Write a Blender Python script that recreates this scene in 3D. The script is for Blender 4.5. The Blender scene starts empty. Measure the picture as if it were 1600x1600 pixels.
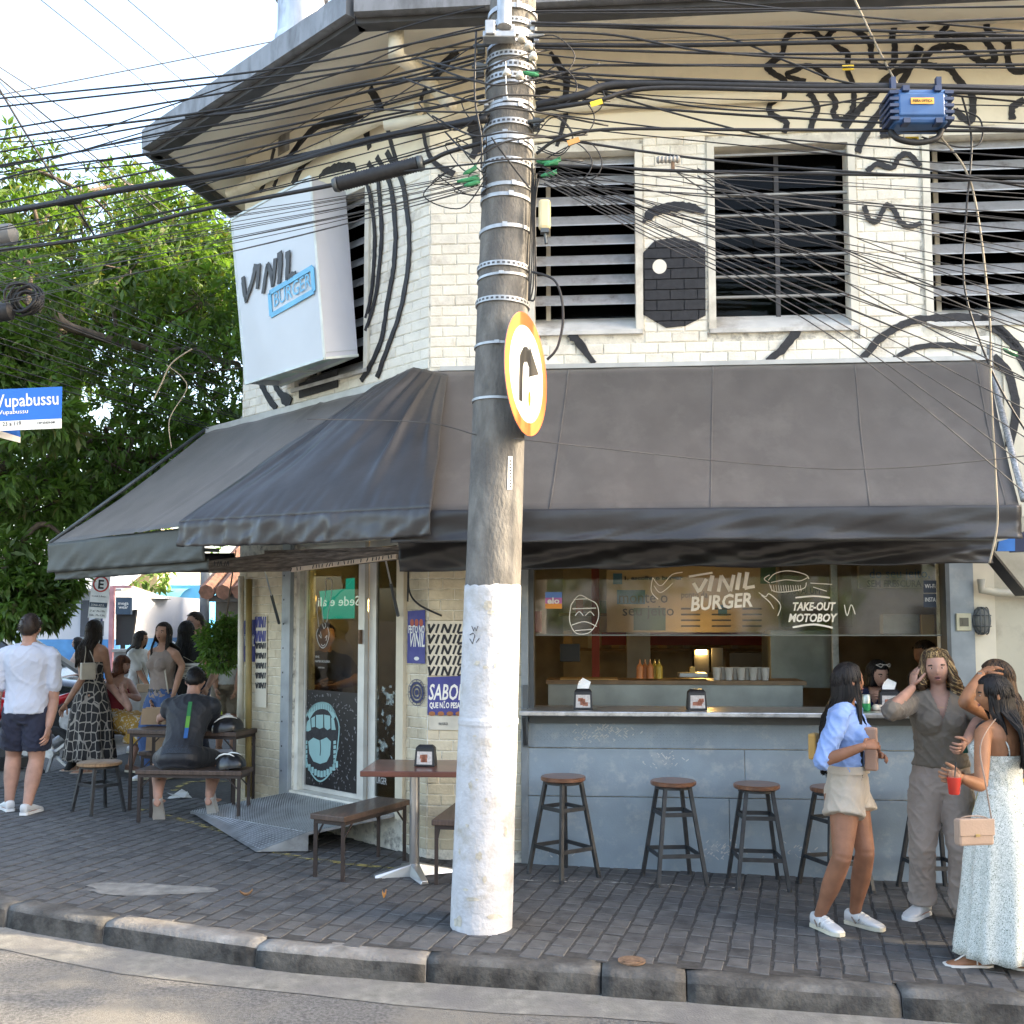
import bpy,bmesh,math,random
import numpy as np
from mathutils import Vector,Matrix,noise as mnoise
V=Vector
R=math.radians
rnd=random.Random(7)
C=bpy.context.scene.collection
SC=bpy.context.scene
# --- camera
PITCH=R(4.0);FPX=1600.0;CAMZ=1.79;SHY=68.1
cd=bpy.data.cameras.new('camera');cam=bpy.data.objects.new('camera',cd);C.objects.link(cam)
cd.sensor_width=36;cd.lens=36;cd.shift_y=SHY/1600;cd.clip_start=.05;cd.clip_end=3000
cam.location=(0,0,CAMZ);cam.rotation_euler=(R(90)+PITCH,0,0)
SC.camera=cam
# --- light
SUN_AZ=R(94.0)
SUN_EL=R(27)
w=bpy.data.worlds.new('World');SC.world=w;w.use_nodes=True
nt=w.node_tree;bg=nt.nodes['Background']
sky=nt.nodes.new('ShaderNodeTexSky');sky.sky_type='NISHITA';sky.sun_disc=False
sky.sun_elevation=SUN_EL;sky.sun_rotation=SUN_AZ
sky.air_density=1.0;sky.dust_density=3.4;sky.ozone_density=.6
nt.links.new(sky.outputs[0],bg.inputs[0]);bg.inputs[1].default_value=.15
sd=bpy.data.lights.new('sun','SUN');so=bpy.data.objects.new('sun',sd);C.objects.link(so)
sd.energy=2.0;sd.angle=R(.6);sd.color=(1,.86,.66)
sunv=V((math.sin(SUN_AZ)*math.cos(SUN_EL),math.cos(SUN_AZ)*math.cos(SUN_EL),math.sin(SUN_EL)))
so.rotation_euler=sunv.to_track_quat('Z','Y').to_euler()
SC.view_settings.view_transform='Standard';SC.view_settings.look='None'
SC.view_settings.gamma=1;SC.view_settings.use_curve_mapping=False
SC.view_settings.exposure=2.7
try:
 SC.view_settings.use_white_balance=True;SC.view_settings.white_balance_temperature=7050;SC.view_settings.white_balance_tint=10
except Exception:pass
SC.cycles.max_bounces=8;SC.cycles.transparent_max_bounces=16
# --- measuring helpers (photo pixel -> place)
def ray(px,py):
 x=(px-800)/FPX;y=(800+SHY-py)/FPX
 return V((x,math.cos(PITCH)-y*math.sin(PITCH),math.sin(PITCH)+y*math.cos(PITCH)))
CAM=V((0,0,CAMZ))
def hit(px,py,p0,n):
 d=ray(px,py);return CAM+d*((p0-CAM).dot(n)/d.dot(n))
def aty(px,py,Y):return hit(px,py,V((0,Y,0)),V((0,1,0)))
SLOPE=-.028
def gz(x,y=0):return SLOPE*x
GN=V((-SLOPE,0,1)).normalized()
def gnd(px,py,dz=0.0):return hit(px,py,V((0,0,dz)),GN)
class Fr:
 def __init__(s,o,u,n=None):
  s.o=V(o);s.u=V(u).normalized();s.v=V((0,0,1));s.n=s.u.cross(s.v).normalized() if n is None else V(n)
 def P(s,u,v,n=0.0):return s.o+s.u*u+s.v*v+s.n*n
 def px(s,x,y,n=0.0):
  p=hit(x,y,s.o+s.n*n,s.n)-s.o
  return p.dot(s.u),p.dot(s.v)
 def at(s,x,y,n=0.0):return hit(x,y,s.o+s.n*n,s.n)
YAW=R(4.5)
C1=V((-.66,8.0,0));C2=V((-2.66,9.95,0))
FAC=Fr(C1,(math.cos(YAW),-math.sin(YAW),0))
CHA=Fr(C1,(C1-C2))
CHL=(C1-C2).length
LDIR=V((.2,1,0)).normalized()
# --- materials
MATS={}
def nod(m,t,**k):
 n=m.node_tree.nodes.new(t)
 for a,b in k.items():setattr(n,a,b)
 return n
def mat(name,col,rough=.6,metal=0.0,var=.12,scale=6.0,bump=.0,bscale=40.0,dirt=None,dirtamt=.45,dscale=2.5,trans=0,spec=.5,emit=None,estr=0,alpha=1,ior=1.45,sheen=0,coat=0,stretch=None,aniso=0):
 """principled surface whose colour is broken up by two noises, with an optional dirt colour and fine relief"""
 if name in MATS:return MATS[name]
 m=bpy.data.materials.new(name);m.use_nodes=True;MATS[name]=m
 L=m.node_tree.links;b=m.node_tree.nodes['Principled BSDF']
 geo=nod(m,'ShaderNodeNewGeometry');src=geo.outputs['Position']
 if stretch:
  mp=nod(m,'ShaderNodeMapping');mp.inputs['Scale'].default_value=stretch;L.new(src,mp.inputs[0]);src=mp.outputs[0]
 n1=nod(m,'ShaderNodeTexNoise');n1.inputs['Scale'].default_value=scale;n1.inputs['Detail'].default_value=6
 L.new(src,n1.inputs['Vector'])
 rp=nod(m,'ShaderNodeValToRGB');L.new(n1.outputs['Fac'],rp.inputs[0])
 c=V(col[:3]);lo=c*(1-var*1.6);hi=c*(1+var)
 rp.color_ramp.elements[0].position=.3;rp.color_ramp.elements[1].position=.7
 rp.color_ramp.elements[0].color=(*lo,1);rp.color_ramp.elements[1].color=(min(hi.x,.95),min(hi.y,.95),min(hi.z,.95),1)
 out=rp.outputs[0]
 if dirt:
  n2=nod(m,'ShaderNodeTexNoise');n2.inputs['Scale'].default_value=dscale;n2.inputs['Detail'].default_value=9;n2.inputs['Roughness'].default_value=.68
  L.new(src,n2.inputs['Vector'])
  r2=nod(m,'ShaderNodeValToRGB');L.new(n2.outputs['Fac'],r2.inputs[0])
  r2.color_ramp.elements[0].position=.62-dirtamt*.35;r2.color_ramp.elements[1].position=.8-dirtamt*.25
  mx=nod(m,'ShaderNodeMixRGB');L.new(r2.outputs[0],mx.inputs[0]);L.new(out,mx.inputs[1]);mx.inputs[2].default_value=(*dirt,1)
  out=mx.outputs[0]
 L.new(out,b.inputs['Base Color'])
 b.inputs['Roughness'].default_value=rough;b.inputs['Metallic'].default_value=metal
 b.inputs['Specular IOR Level'].default_value=spec;b.inputs['IOR'].default_value=ior
 if trans:b.inputs['Transmission Weight'].default_value=trans
 if sheen:b.inputs['Sheen Weight'].default_value=sheen
 if coat:b.inputs['Coat Weight'].default_value=coat
 if aniso:b.inputs['Anisotropic'].default_value=aniso
 if alpha<1:b.inputs['Alpha'].default_value=alpha
 if emit:b.inputs['Emission Color'].default_value=(*emit,1);b.inputs['Emission Strength'].default_value=estr
 if bump:
  n3=nod(m,'ShaderNodeTexNoise');n3.inputs['Scale'].default_value=bscale;n3.inputs['Detail'].default_value=8
  L.new(src,n3.inputs['Vector'])
  bp=nod(m,'ShaderNodeBump');bp.inputs['Strength'].default_value=bump;bp.inputs['Distance'].default_value=.01
  L.new(n3.outputs['Fac'],bp.inputs['Height']);L.new(bp.outputs[0],b.inputs['Normal'])
 return m
 # --- objects
def tag(o,label,cat,group=None,kind=None):
 if label:o['label']=label
 if cat:o['category']=cat
 if group:o['group']=group
 if kind:o['kind']=kind
 return o
def thing(name,loc,label,cat,group=None):
 o=bpy.data.objects.new(name,None);C.objects.link(o);o.location=loc;o.empty_display_size=.1
 bpy.context.view_layer.update() if False else None
 return tag(o,label,cat,group)
def wmat(o):
 m=o.matrix_basis.copy();p=o.parent
 while p:m=p.matrix_basis@m;p=p.parent
 return m
def link(name,me,parent=None,mats=None,wl=False):
 """link a mesh given in WORLD coordinates; under a parent it is moved into the parent's space"""
 o=bpy.data.objects.new(name,me);C.objects.link(o)
 if mats:
  for m in (mats if isinstance(mats,(list,tuple)) else [mats]):me.materials.append(m)
 if parent:
  o.parent=parent
  if not wl:me.transform(wmat(parent).inverted())
 return o
class MB:
 def __init__(s):s.v=[];s.f=[];s.mi=[];s.m=0
 def add(s,vs,fs):
  k=len(s.v);s.v+=[tuple(p) for p in vs]
  for f in fs:s.f.append(tuple(i+k for i in f));s.mi.append(s.m)
  return k
 def quad(s,a,b,c,d):s.add([a,b,c,d],[(0,1,2,3)])
 def hexa(s,p):
  s.add(p,[(3,2,1,0),(4,5,6,7),(0,1,5,4),(1,2,6,5),(2,3,7,6),(3,0,4,7)])
 def box(s,c,sx,sy,sz,rz=0.0):
  c=V(c);cs,sn=math.cos(rz),math.sin(rz)
  P=lambda x,y,z:c+V((x*cs-y*sn,x*sn+y*cs,z))
  a,b,h=sx/2,sy/2,sz/2
  s.hexa([P(-a,-b,-h),P(a,-b,-h),P(a,b,-h),P(-a,b,-h),P(-a,-b,h),P(a,-b,h),P(a,b,h),P(-a,b,h)])
 def fbox(s,F,u0,u1,v0,v1,n0,n1):
  P=F.P
  s.hexa([P(u0,v0,n1),P(u1,v0,n1),P(u1,v0,n0),P(u0,v0,n0),P(u0,v1,n1),P(u1,v1,n1),P(u1,v1,n0),P(u0,v1,n0)])
 def bar(s,a,b,w,h=None,up=None):
  """square bar from a to b"""
  a,b=V(a),V(b);h=w if h is None else h
  d=(b-a).normalized();up=V((0,0,1)) if up is None else V(up)
  if abs(d.dot(up))>.95:up=V((0,1,0)) if abs(d.y)<.9 else V((1,0,0))
  x=d.cross(up).normalized();y=x.cross(d).normalized()
  q=[(-1,-1),(1,-1),(1,1),(-1,1)]
  s.hexa([a+x*(i*w/2)+y*(j*h/2) for i,j in q]+[b+x*(i*w/2)+y*(j*h/2) for i,j in q])
 def tube(s,pts,rad,n=8,cap=True,ref=None):
  pts=[V(p) for p in pts];m=len(pts)
  rad=[rad]*m if isinstance(rad,(int,float,tuple)) else rad
  t0=(pts[1]-pts[0]).normalized()
  ref=V(ref) if ref else (V((0,0,1)) if abs(t0.z)<.9 else V((1,0,0)))
  x=t0.cross(ref).normalized();vs=[]
  for i,p in enumerate(pts):
   t=(pts[min(i+1,m-1)]-pts[max(i-1,0)]).normalized()
   x=(x-t*x.dot(t)).normalized();y=t.cross(x)
   r=rad[i];ra,rb=(r if isinstance(r,tuple) else (r,r))
   for k in range(n):
    a=2*math.pi*k/n;vs.append(p+x*(math.cos(a)*ra)+y*(math.sin(a)*rb))
  fs=[(i*n+k,i*n+(k+1)%n,(i+1)*n+(k+1)%n,(i+1)*n+k) for i in range(m-1) for k in range(n)]
  if cap:fs+=[tuple(range(n-1,-1,-1)),tuple(range((m-1)*n,m*n))]
  s.add(vs,fs)
 def cyl(s,c,r,h,n=24,r2=None):c=V(c);s.tube([c,c+V((0,0,h))],[r,r if r2 is None else r2],n,ref=(0,1,0))
 def rings(s,rings,n=20,cap=True,pw=1.0):
  """loft: rings of (centre, u vector, v vector); superellipse power pw"""
  vs=[]
  for c,u,v in rings:
   c=V(c)
   for k in range(n):
    a=2*math.pi*k/n;ca,sa=math.cos(a),math.sin(a)
    ca=math.copysign(abs(ca)**pw,ca);sa=math.copysign(abs(sa)**pw,sa)
    vs.append(c+V(u)*ca+V(v)*sa)
  m=len(rings)
  fs=[(i*n+k,i*n+(k+1)%n,(i+1)*n+(k+1)%n,(i+1)*n+k) for i in range(m-1) for k in range(n)]
  if cap:fs+=[tuple(range(n-1,-1,-1)),tuple(range((m-1)*n,m*n))]
  s.add(vs,fs)
 def ell(s,c,rx,ry,rz,n=16,m=10,rot=None):
  c=V(c);vs=[]
  for i in range(m+1):
   t=math.pi*i/m
   for k in range(n):
    a=2*math.pi*k/n;p=V((rx*math.sin(t)*math.cos(a),ry*math.sin(t)*math.sin(a),-rz*math.cos(t)))
    vs.append(c+(rot@p if rot else p))
  fs=[(i*n+k,i*n+(k+1)%n,(i+1)*n+(k+1)%n,(i+1)*n+k) for i in range(m) for k in range(n)]
  s.add(vs,fs)
 def prism(s,F,poly,n0,n1):
  """polygon of (u, v) in frame F given ccw seen from outside, from depth n0 to n1"""
  k=len(poly)
  a=sum(poly[i][0]*poly[(i+1)%k][1]-poly[(i+1)%k][0]*poly[i][1] for i in range(k))
  if a<0:poly=poly[::-1]
  s.add([F.P(u,v,n1) for u,v in poly]+[F.P(u,v,n0) for u,v in poly],[tuple(range(k)),tuple(range(2*k-1,k-1,-1))]+[(i,i+k,(i+1)%k+k,(i+1)%k) for i in range(k)])
 def stroke(s,F,pts,w,n0=0.001,n1=.004,jit=0.0,sub=6,closed=False):
  """a painted brush line of width w along (u, v) points, smoothed, with uneven edges"""
  P=smooth(pts,sub,closed);m=len(P);vs=[]
  for i,p in enumerate(P):
   a=P[(i-1)%m] if closed else P[max(i-1,0)];b=P[(i+1)%m] if closed else P[min(i+1,m-1)]
   t=V((b[0]-a[0],b[1]-a[1]));t=t.normalized() if t.length>1e-9 else V((1,0));q=V((-t.y,t.x))
   ww=(w[min(int(i/max(1,m-1)*(len(w)-1)+.5),len(w)-1)] if isinstance(w,(list,tuple)) else w)/2
   l=ww*(1+rnd.uniform(-jit,jit));r=ww*(1+rnd.uniform(-jit,jit))
   for k,d in ((l,n1),(-r,n1),(l,n0),(-r,n0)):vs.append(F.P(p[0]+q.x*k,p[1]+q.y*k,d))
  fs=[]
  for i in range(m if closed else m-1):
   j=(i+1)%m;a,b=4*i,4*j
   fs+=[(a+1,b+1,b,a),(a,b,b+2,a+2),(b+1,a+1,a+3,b+3)]
  if not closed:fs+=[(1,0,2,3),(4*m-4,4*m-3,4*m-1,4*m-2)]
  s.add(vs,fs)
 def mesh(s,name,smooth=False):
  me=bpy.data.meshes.new(name);me.from_pydata(s.v,[],s.f)
  if any(s.mi):me.polygons.foreach_set('material_index',s.mi)
  if smooth:me.polygons.foreach_set('use_smooth',[True]*len(me.polygons))
  me.update();return me
 def build(s,name,mats,parent=None,smooth=False,bev=0,kind=None):
  o=link(name,s.mesh(name,smooth),parent,mats)
  if bev:
   b=o.modifiers.new('bevel','BEVEL');b.width=bev;b.segments=2;b.limit_method='ANGLE';b.angle_limit=R(50)
  if smooth=='a':
   o.data.set_sharp_from_angle(angle=R(40))
  if kind:o['kind']=kind
  return o
def smooth(pts,sub=6,closed=False):
 if sub<=1:return [tuple(p) for p in pts]
 out=[];m=len(pts);pts=[V(p) for p in pts]
 for i in range(m if closed else m-1):
  p0=pts[(i-1)%m] if closed else pts[max(i-1,0)];p1=pts[i];p2=pts[(i+1)%m]
  p3=pts[(i+2)%m] if closed else pts[min(i+2,m-1)]
  for k in range(sub):
   t=k/sub
   out.append(.5*((2*p1)+(p2-p0)*t+(2*p0-5*p1+4*p2-p3)*t*t+(3*p1-p0-3*p2+p3)*t**3))
 if not closed:out.append(pts[-1])
 return out
def clip_poly(poly,a,b):
 """keep the part of poly left of the line a->b"""
 out=[];f=lambda p:(b[0]-a[0])*(p[1]-a[1])-(b[1]-a[1])*(p[0]-a[0])
 for i in range(len(poly)):
  p,q=poly[i],poly[(i+1)%len(poly)];fp,fq=f(p),f(q)
  if fp>=0:out.append(p)
  if (fp>=0)!=(fq>=0):
   t=fp/(fp-fq);out.append((p[0]+(q[0]-p[0])*t,p[1]+(q[1]-p[1])*t))
 return out
def clip_convex(poly,conv):
 for i in range(len(conv)):
  poly=clip_poly(poly,conv[i],conv[(i+1)%len(conv)])
  if len(poly)<3:return []
 return poly
def copy_tree(o,parent=None):
 c=o.copy();C.objects.link(c)
 if parent:c.parent=parent
 for ch in [x for x in bpy.data.objects if x.parent==o]:copy_tree(ch,c)
 return c
LATER=[]
def text(F,s,u,v,size,m,name='lettering',n=.003,parent=None,wid=None,shear=0.0,align='LEFT',bold=0.0,flip=False,rot=0.0,depth=.0008,sx=1.0):
 cu=bpy.data.curves.new(name,'FONT');cu.body=s;cu.size=size;cu.shear=shear;cu.extrude=depth;cu.offset=bold
 cu.align_x=align;cu.resolution_u=2
 o=bpy.data.objects.new(name,cu);C.objects.link(o);cu.materials.append(m)
 M=Matrix((F.u,F.v,F.n)).transposed().to_4x4();M.translation=F.P(u,v,n)
 M=M@Matrix.Rotation(rot,4,'Z')@Matrix.Diagonal((-sx if flip else sx,1,1,1))
 LATER.append(('text',o,M,parent,wid,sx));return o
 # === GROUND
M_asph=mat('asphalt',(.145,.142,.137),.9,var=.32,scale=55,bump=.9,bscale=160,dirt=(.21,.195,.165),dirtamt=.45,dscale=1.3)
M_gut=mat('gutter_concrete',(.20,.195,.175),.9,var=.2,scale=14,bump=.5,bscale=90,dirt=(.14,.135,.13),dirtamt=.6,dscale=3)
M_tile=mat('paver_stone',(.088,.087,.086),.78,var=.3,scale=9,bump=.5,bscale=70,dirt=(.10,.10,.10),dirtamt=.5,dscale=1.6)
M_tile2=mat('paver_stone_light',(.10,.099,.097),.8,var=.28,scale=10,bump=.5,bscale=70,dirt=(.08,.08,.085),dirtamt=.5,dscale=2)
M_tile3=mat('paver_stone_dark',(.076,.075,.076),.72,var=.3,scale=8,bump=.5,bscale=70,dirt=(.09,.09,.09),dirtamt=.4,dscale=2)
M_joint=mat('joint_dirt',(.05,.048,.046),.95,var=.3,scale=30)
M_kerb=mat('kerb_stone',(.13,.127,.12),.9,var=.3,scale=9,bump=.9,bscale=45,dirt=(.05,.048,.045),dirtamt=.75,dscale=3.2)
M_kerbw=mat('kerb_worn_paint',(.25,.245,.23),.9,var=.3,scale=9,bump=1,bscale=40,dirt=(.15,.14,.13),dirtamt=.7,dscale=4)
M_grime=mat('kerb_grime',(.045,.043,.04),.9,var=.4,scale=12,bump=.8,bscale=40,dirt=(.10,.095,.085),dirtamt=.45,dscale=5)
M_conc=mat('concrete',(.30,.29,.27),.9,var=.2,scale=12,bump=.5,bscale=60)
kp=[(9.5,4.4),(6,4.85),(2.63,5.27),(.47,5.55),(-.7,5.70),(-1.42,5.83),(-2.4,6.15),(-3.24,6.50),(-4.1,7.1),(-4.75,7.95),(-5.2,9.2),(-5.4,11),(-5.2,13.5),(-3.8,22),(-1.2,38)]
KC=[V((p[0],p[1])) for p in smooth([(a,b,0) for a,b in kp],12)]
KS=[0.0]
for i in range(1,len(KC)):KS.append(KS[-1]+(KC[i]-KC[i-1]).length)
def kat(s):
 import bisect
 i=min(max(bisect.bisect(KS,s)-1,0),len(KC)-2);t=(s-KS[i])/(KS[i+1]-KS[i])
 p=KC[i].lerp(KC[i+1],t);d=(KC[i+1]-KC[i]).normalized()
 return p,V((-d.y,d.x))
def road_z(x,y):return gz(x)-.15
mb=MB()
xs=[-90,-50,-30,-20,-14,-10,-8,-6,-4,-2,0,2,4,6,10,14,20,30,50,90];ys=[-40,-20,-10,-4,0,2,4,6,8,10,14,20,30,50,90,140]
vs=[V((x,y,road_z(x,y))) for y in ys for x in xs];nx=len(xs)
mb.add(vs,[(j*nx+i,j*nx+i+1,(j+1)*nx+i+1,(j+1)*nx+i) for j in range(len(ys)-1) for i in range(nx-1)])
mb.build('road',M_asph,kind='structure')
mb=MB();n=90;vs=[]
for i in range(n+1):
 s=KS[-1]*i/n;p,q=kat(s)
 a=p-q*.05;b=p+q*(.30+.03*math.sin(i*1.7))
 vs+=[V((a.x,a.y,road_z(a.x,0)+.022)),V((b.x,b.y,road_z(b.x,0)+.004))]
mb.add(vs,[(2*i,2*i+1,2*i+3,2*i+2) for i in range(n)])
mb.build('gutter',M_gut,kind='structure')
mb=MB();m_line=mat('road_paint',(.6,.6,.57),.8,var=.3,scale=20)
for a,b in [((-12.5,12.6),(-6.6,12.9))]:
 a,b=V((*a,0)),V((*b,0));q=V((0,.07,0))
 mb.quad(*[V((p.x,p.y,road_z(p.x,0)+.004)) for p in (a-q,b-q,b+q,a+q)])
mb.build('road_marking',m_line,kind='structure')
side=MB();poly=[]
ring=[(p-kat(KS[i])[1]*.12) for i,p in enumerate(KC)]
ring=[V((p.x,p.y,gz(p.x)-.0032)) for p in ring]
back=[V((1.5,40,gz(1.5)-.012)),V((C2.x,C2.y,gz(C2.x)-.012)),V((C1.x,C1.y,gz(C1.x)-.012)),V((9.5,7.2,gz(9.5)-.012))]
k=len(ring)
vs=ring+[V((p.x+(.2 if p.y>9 else 0),p.y+.0,p.z)) for p in ring]
def inner(p):
 if p.x>-.66 and p.y<8:return FAC.P((p-C1).dot(FAC.u),0,-.1)
 if p.y<12.2 and p.x<0:
  t=min(max((p.x+.66)/-4.74 if p.y<9 else .75+.25*min(1,(p.y-9)/3.2),0),1);return C1.lerp(C2,t)
 return C2+LDIR*max(0,(p-C2).dot(LDIR))
vs=ring+[V((q.x,q.y,gz(q.x)-.0032)) for q in map(inner,ring)]
side.add(vs,[(i,i+1,k+i+1,k+i) for i in range(k-1)])
sidewalk=side.build('sidewalk',M_joint,kind='structure')
D=V((math.sin(R(15.7)),math.cos(R(15.7))));E=V((D.y,-D.x))
TW,TL,GAP=.122,.165,.0038
def in_side(p):
 best=None
 for i in range(0,len(KC)-1,2):
  d=(KC[i]-p).length
  if best is None or d<best[0]:best=(d,i)
 i=best[1];q=kat(KS[i])[1]
 if (p-KC[i]).dot(q)>-.165:return False
 P3=V((p.x,p.y,0))
 if (P3-C1).dot(FAC.n)<-.02 and (P3-C1).dot(CHA.n)<-.02:
  return False
 if p.y>9.9 and (P3-C2).cross(LDIR).z>-.02:return False
 return True
tiles=[]
for i in range(-75,75):
 for j in range(5,110):
  off=(.5 if i%2 else 0)*TL+rnd.uniform(-.01,.01)
  c=E*(i*TW)+D*(j*TL+off)
  if c.y<4.6 or c.y>15 or c.x<-6 or c.x>4.6 or not in_side(c):continue
  px=800+1600*c.x/c.y;py=980+1600*(CAMZ-gz(c.x))/c.y
  vis=-60<px<1660 and py<1660
  tiles.append((c.y if vis else c.y+50,c))
tiles.sort(key=lambda t:t[0])
def tile_geo(mb,c,w,l):
 z0=gz(c.x);dz=rnd.uniform(-.0012,.0012);tx,ty=rnd.uniform(-.012,.012),rnd.uniform(-.008,.008);b=.004
 rz=rnd.uniform(-.012,.012);e=E+D*rz;d=D-E*rz
 def P(i,j,z):
  q=c+e*i+d*j;return V((q.x,q.y,gz(q.x)+z+dz+tx*i+ty*j))
 a,h=w/2,l/2;ch=[rnd.uniform(0,.012) for _ in range(4)]
 lo=[P(-a,-h,-.02),P(a,-h,-.02),P(a,h,-.02),P(-a,h,-.02)]
 mi=[P(-a+ch[0],-h+ch[0],-.004),P(a-ch[1],-h+ch[1],-.004),P(a-ch[2],h-ch[2],-.004),P(-a+ch[3],h-ch[3],-.004)]
 a-=b;h-=b
 up=[P(-a+ch[0],-h+ch[0],0.001),P(a-ch[1],-h+ch[1],0.001),P(a-ch[2],h-ch[2],0.001),P(-a+ch[3],h-ch[3],0.001)]
 mb.add(lo+mi+up,[(0,1,5,4),(1,2,6,5),(2,3,7,6),(3,0,4,7),(4,5,9,8),(5,6,10,9),(6,7,11,10),(7,4,8,11),(8,9,10,11)])
rest=MB();tmesh=[]
for mtl in (M_tile,M_tile2,M_tile3,M_tile):
 t=MB();z=V((0,0));t_=MB();tile_geo(t_,z,TW-GAP,TL-GAP)
 me=t_.mesh('paver');me.materials.append(mtl);tmesh.append(me)
for q,(_,c) in enumerate(tiles):
 if q<298:
  o=bpy.data.objects.new('paver',rnd.choice(tmesh));C.objects.link(o);o.parent=sidewalk
  o.location=(c.x,c.y,gz(c.x)+rnd.uniform(-.0012,.0012));o.rotation_euler.z=rnd.uniform(-.012,.012)
 else:
  rest.m=rnd.choice((0,0,1,2));tile_geo(rest,c,TW-GAP,TL-GAP)
rest.build('far_pavers',[M_tile,M_tile2,M_tile3],sidewalk,kind='stuff')
m_patch=mat('cement_patch',(.20,.195,.18),.9,var=.2,scale=12,bump=.5)
mb=MB()
for cx,cy,rx,ry in [(228,1390,.42,.16)]:
 c=gnd(cx,cy);nn=26
 top=[];
 for a in range(nn):
  t=2*math.pi*a/nn;rr=1+.16*math.sin(3*t+1)+rnd.uniform(-.08,.08)
  x,y=c.x+rx*rr*math.cos(t),c.y+ry*rr*math.sin(t);top.append(V((x,y,gz(x)+.0035)))
 mb.add(top,[tuple(range(nn))])
mb.build('cement_patch',m_patch,sidewalk)
def worn(name,col,dens,rough=.8):
 m=bpy.data.materials.new(name);m.use_nodes=True;L=m.node_tree.links;b=m.node_tree.nodes['Principled BSDF']
 b.inputs['Base Color'].default_value=(*col,1);b.inputs['Roughness'].default_value=rough
 g=nod(m,'ShaderNodeNewGeometry');n=nod(m,'ShaderNodeTexNoise');n.inputs['Scale'].default_value=14;n.inputs['Detail'].default_value=8
 L.new(g.outputs['Position'],n.inputs['Vector']);r=nod(m,'ShaderNodeValToRGB');L.new(n.outputs['Fac'],r.inputs[0])
 r.color_ramp.elements[0].position=.6-dens*.3;r.color_ramp.elements[1].position=.72-dens*.2
 r.color_ramp.elements[1].color=(.8,.8,.8,1)
 L.new(r.outputs[0],b.inputs['Alpha']);return m
m_yel=worn('worn_yellow_paint',(.45,.36,.12),.55);m_whl=worn('worn_white_paint',(.4,.39,.36),.35)
def ground_line(name,px,wd,m):
 P=[gnd(*p) for p in px];mb=MB();vs=[]
 pts=smooth(P,8)
 for i,p in enumerate(pts):
  d=(V(pts[min(i+1,len(pts)-1)])-V(pts[max(0,i-1)])).normalized();q=V((-d.y,d.x,0))*wd/2
  for s in (1,-1):r=p+q*s;vs.append(V((r.x,r.y,gz(r.x)+.0045)))
 mb.add(vs,[(2*i+1,2*i+3,2*i+2,2*i) for i in range(len(pts)-1)])
 return mb.build(name,m,sidewalk)
ground_line('yellow_line',[(218,1264),(345,1299),(430,1332),(560,1352),(700,1364)],.07,m_yel)
ground_line('yellow_line',[(270,1236),(300,1222),(370,1222)],.07,m_yel)
ground_line('white_line',[(806,1376),(1000,1381),(1260,1394)],.03,m_whl)
kerb=bpy.data.objects.new('kerb',None);C.objects.link(kerb);kerb['kind']='structure'
cuts=[]
for px,py in [(1990,1570),(1600,1545),(1388,1530),(1082,1510),(942,1501),(668,1485),(412,1461),(180,1430),(35,1407)]:
 p=gnd(px,py);p2=V((p.x,p.y));s=min(((KC[i]-p2).length,KS[i]) for i in range(len(KC)))[1];cuts.append(s)
cuts=[0.3,1.6,2.9]+[c for c in cuts if c>3.2]
last=cuts[-1]
while last<13:last+=1.0;cuts.append(last)
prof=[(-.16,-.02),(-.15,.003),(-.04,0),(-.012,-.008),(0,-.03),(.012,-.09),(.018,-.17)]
for ci in range(len(cuts)-1):
 s0,s1=cuts[ci]+.004,cuts[ci+1]-.004
 mb=MB();nn=max(4,int((s1-s0)/.06));vs=[];K=len(prof)
 worn_pale=5<=ci and cuts[ci]>5.2 and ci in (8,9);dz=rnd.uniform(-.008,.004);dn=rnd.uniform(-.01,.012)  # picks the stones with worn pale paint
 for i in range(nn+1):
  s=s0+(s1-s0)*i/nn;p,q=kat(s);e=.009 if i in (0,nn) else 0
  for j,(a,z) in enumerate(prof):
   r=p+q*(a+dn-(e if j>1 else -e)*.7)
   nz=mnoise.noise(V((r.x*6,r.y*6,z*9+3)))*.006+mnoise.noise(V((r.x*22,r.y*22,z*30)))*.005 if 0<j<K-1 else 0
   r+=q*nz
   vs.append(V((r.x,r.y,gz(r.x)+z+dz-(e if j>0 else 0)*.6+nz)))
 fs=[(i*K+j,i*K+j+1,(i+1)*K+j+1,(i+1)*K+j) for i in range(nn) for j in range(K-1)]
 fs+=[tuple(range(K-1,-1,-1)),tuple(range(nn*K,nn*K+K))]
 mb.add(vs,fs)
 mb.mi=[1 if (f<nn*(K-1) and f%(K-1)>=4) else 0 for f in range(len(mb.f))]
 mb.build('kerb_stone',[M_kerbw if worn_pale else M_kerb,M_grime],kerb,smooth=True)
c=gnd(987,1503);mb=MB();mb.cyl((c.x,c.y,gz(c.x)+.002),.075,.008,28);mb.cyl((c.x,c.y,gz(c.x)+.010),.055,.003,28)
mb.build('kerb_cover',mat('rust_iron',(.22,.14,.09),.8,.3,var=.35,scale=30),kerb)
ml=[mat('dry_leaf_orange',(.42,.2,.06),.8,var=.3),mat('dry_leaf_brown',(.25,.14,.07),.85,var=.3)]
def leaf_mesh(l,w,curl):
 mb=MB();vs=[];n=6
 for i in range(n+1):
  t=i/n;x=(t-.5)*l;ww=w*math.sin(math.pi*(.05+.9*t))/2
  for s in (-1,0,1):vs.append((x,s*ww,curl*(4*(t-.5)**2+.5*abs(s))+.003))
 mb.add(vs,[(i*3+j,i*3+j+1,(i+1)*3+j+1,(i+1)*3+j) for i in range(n) for j in range(2)])
 return mb
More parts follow.
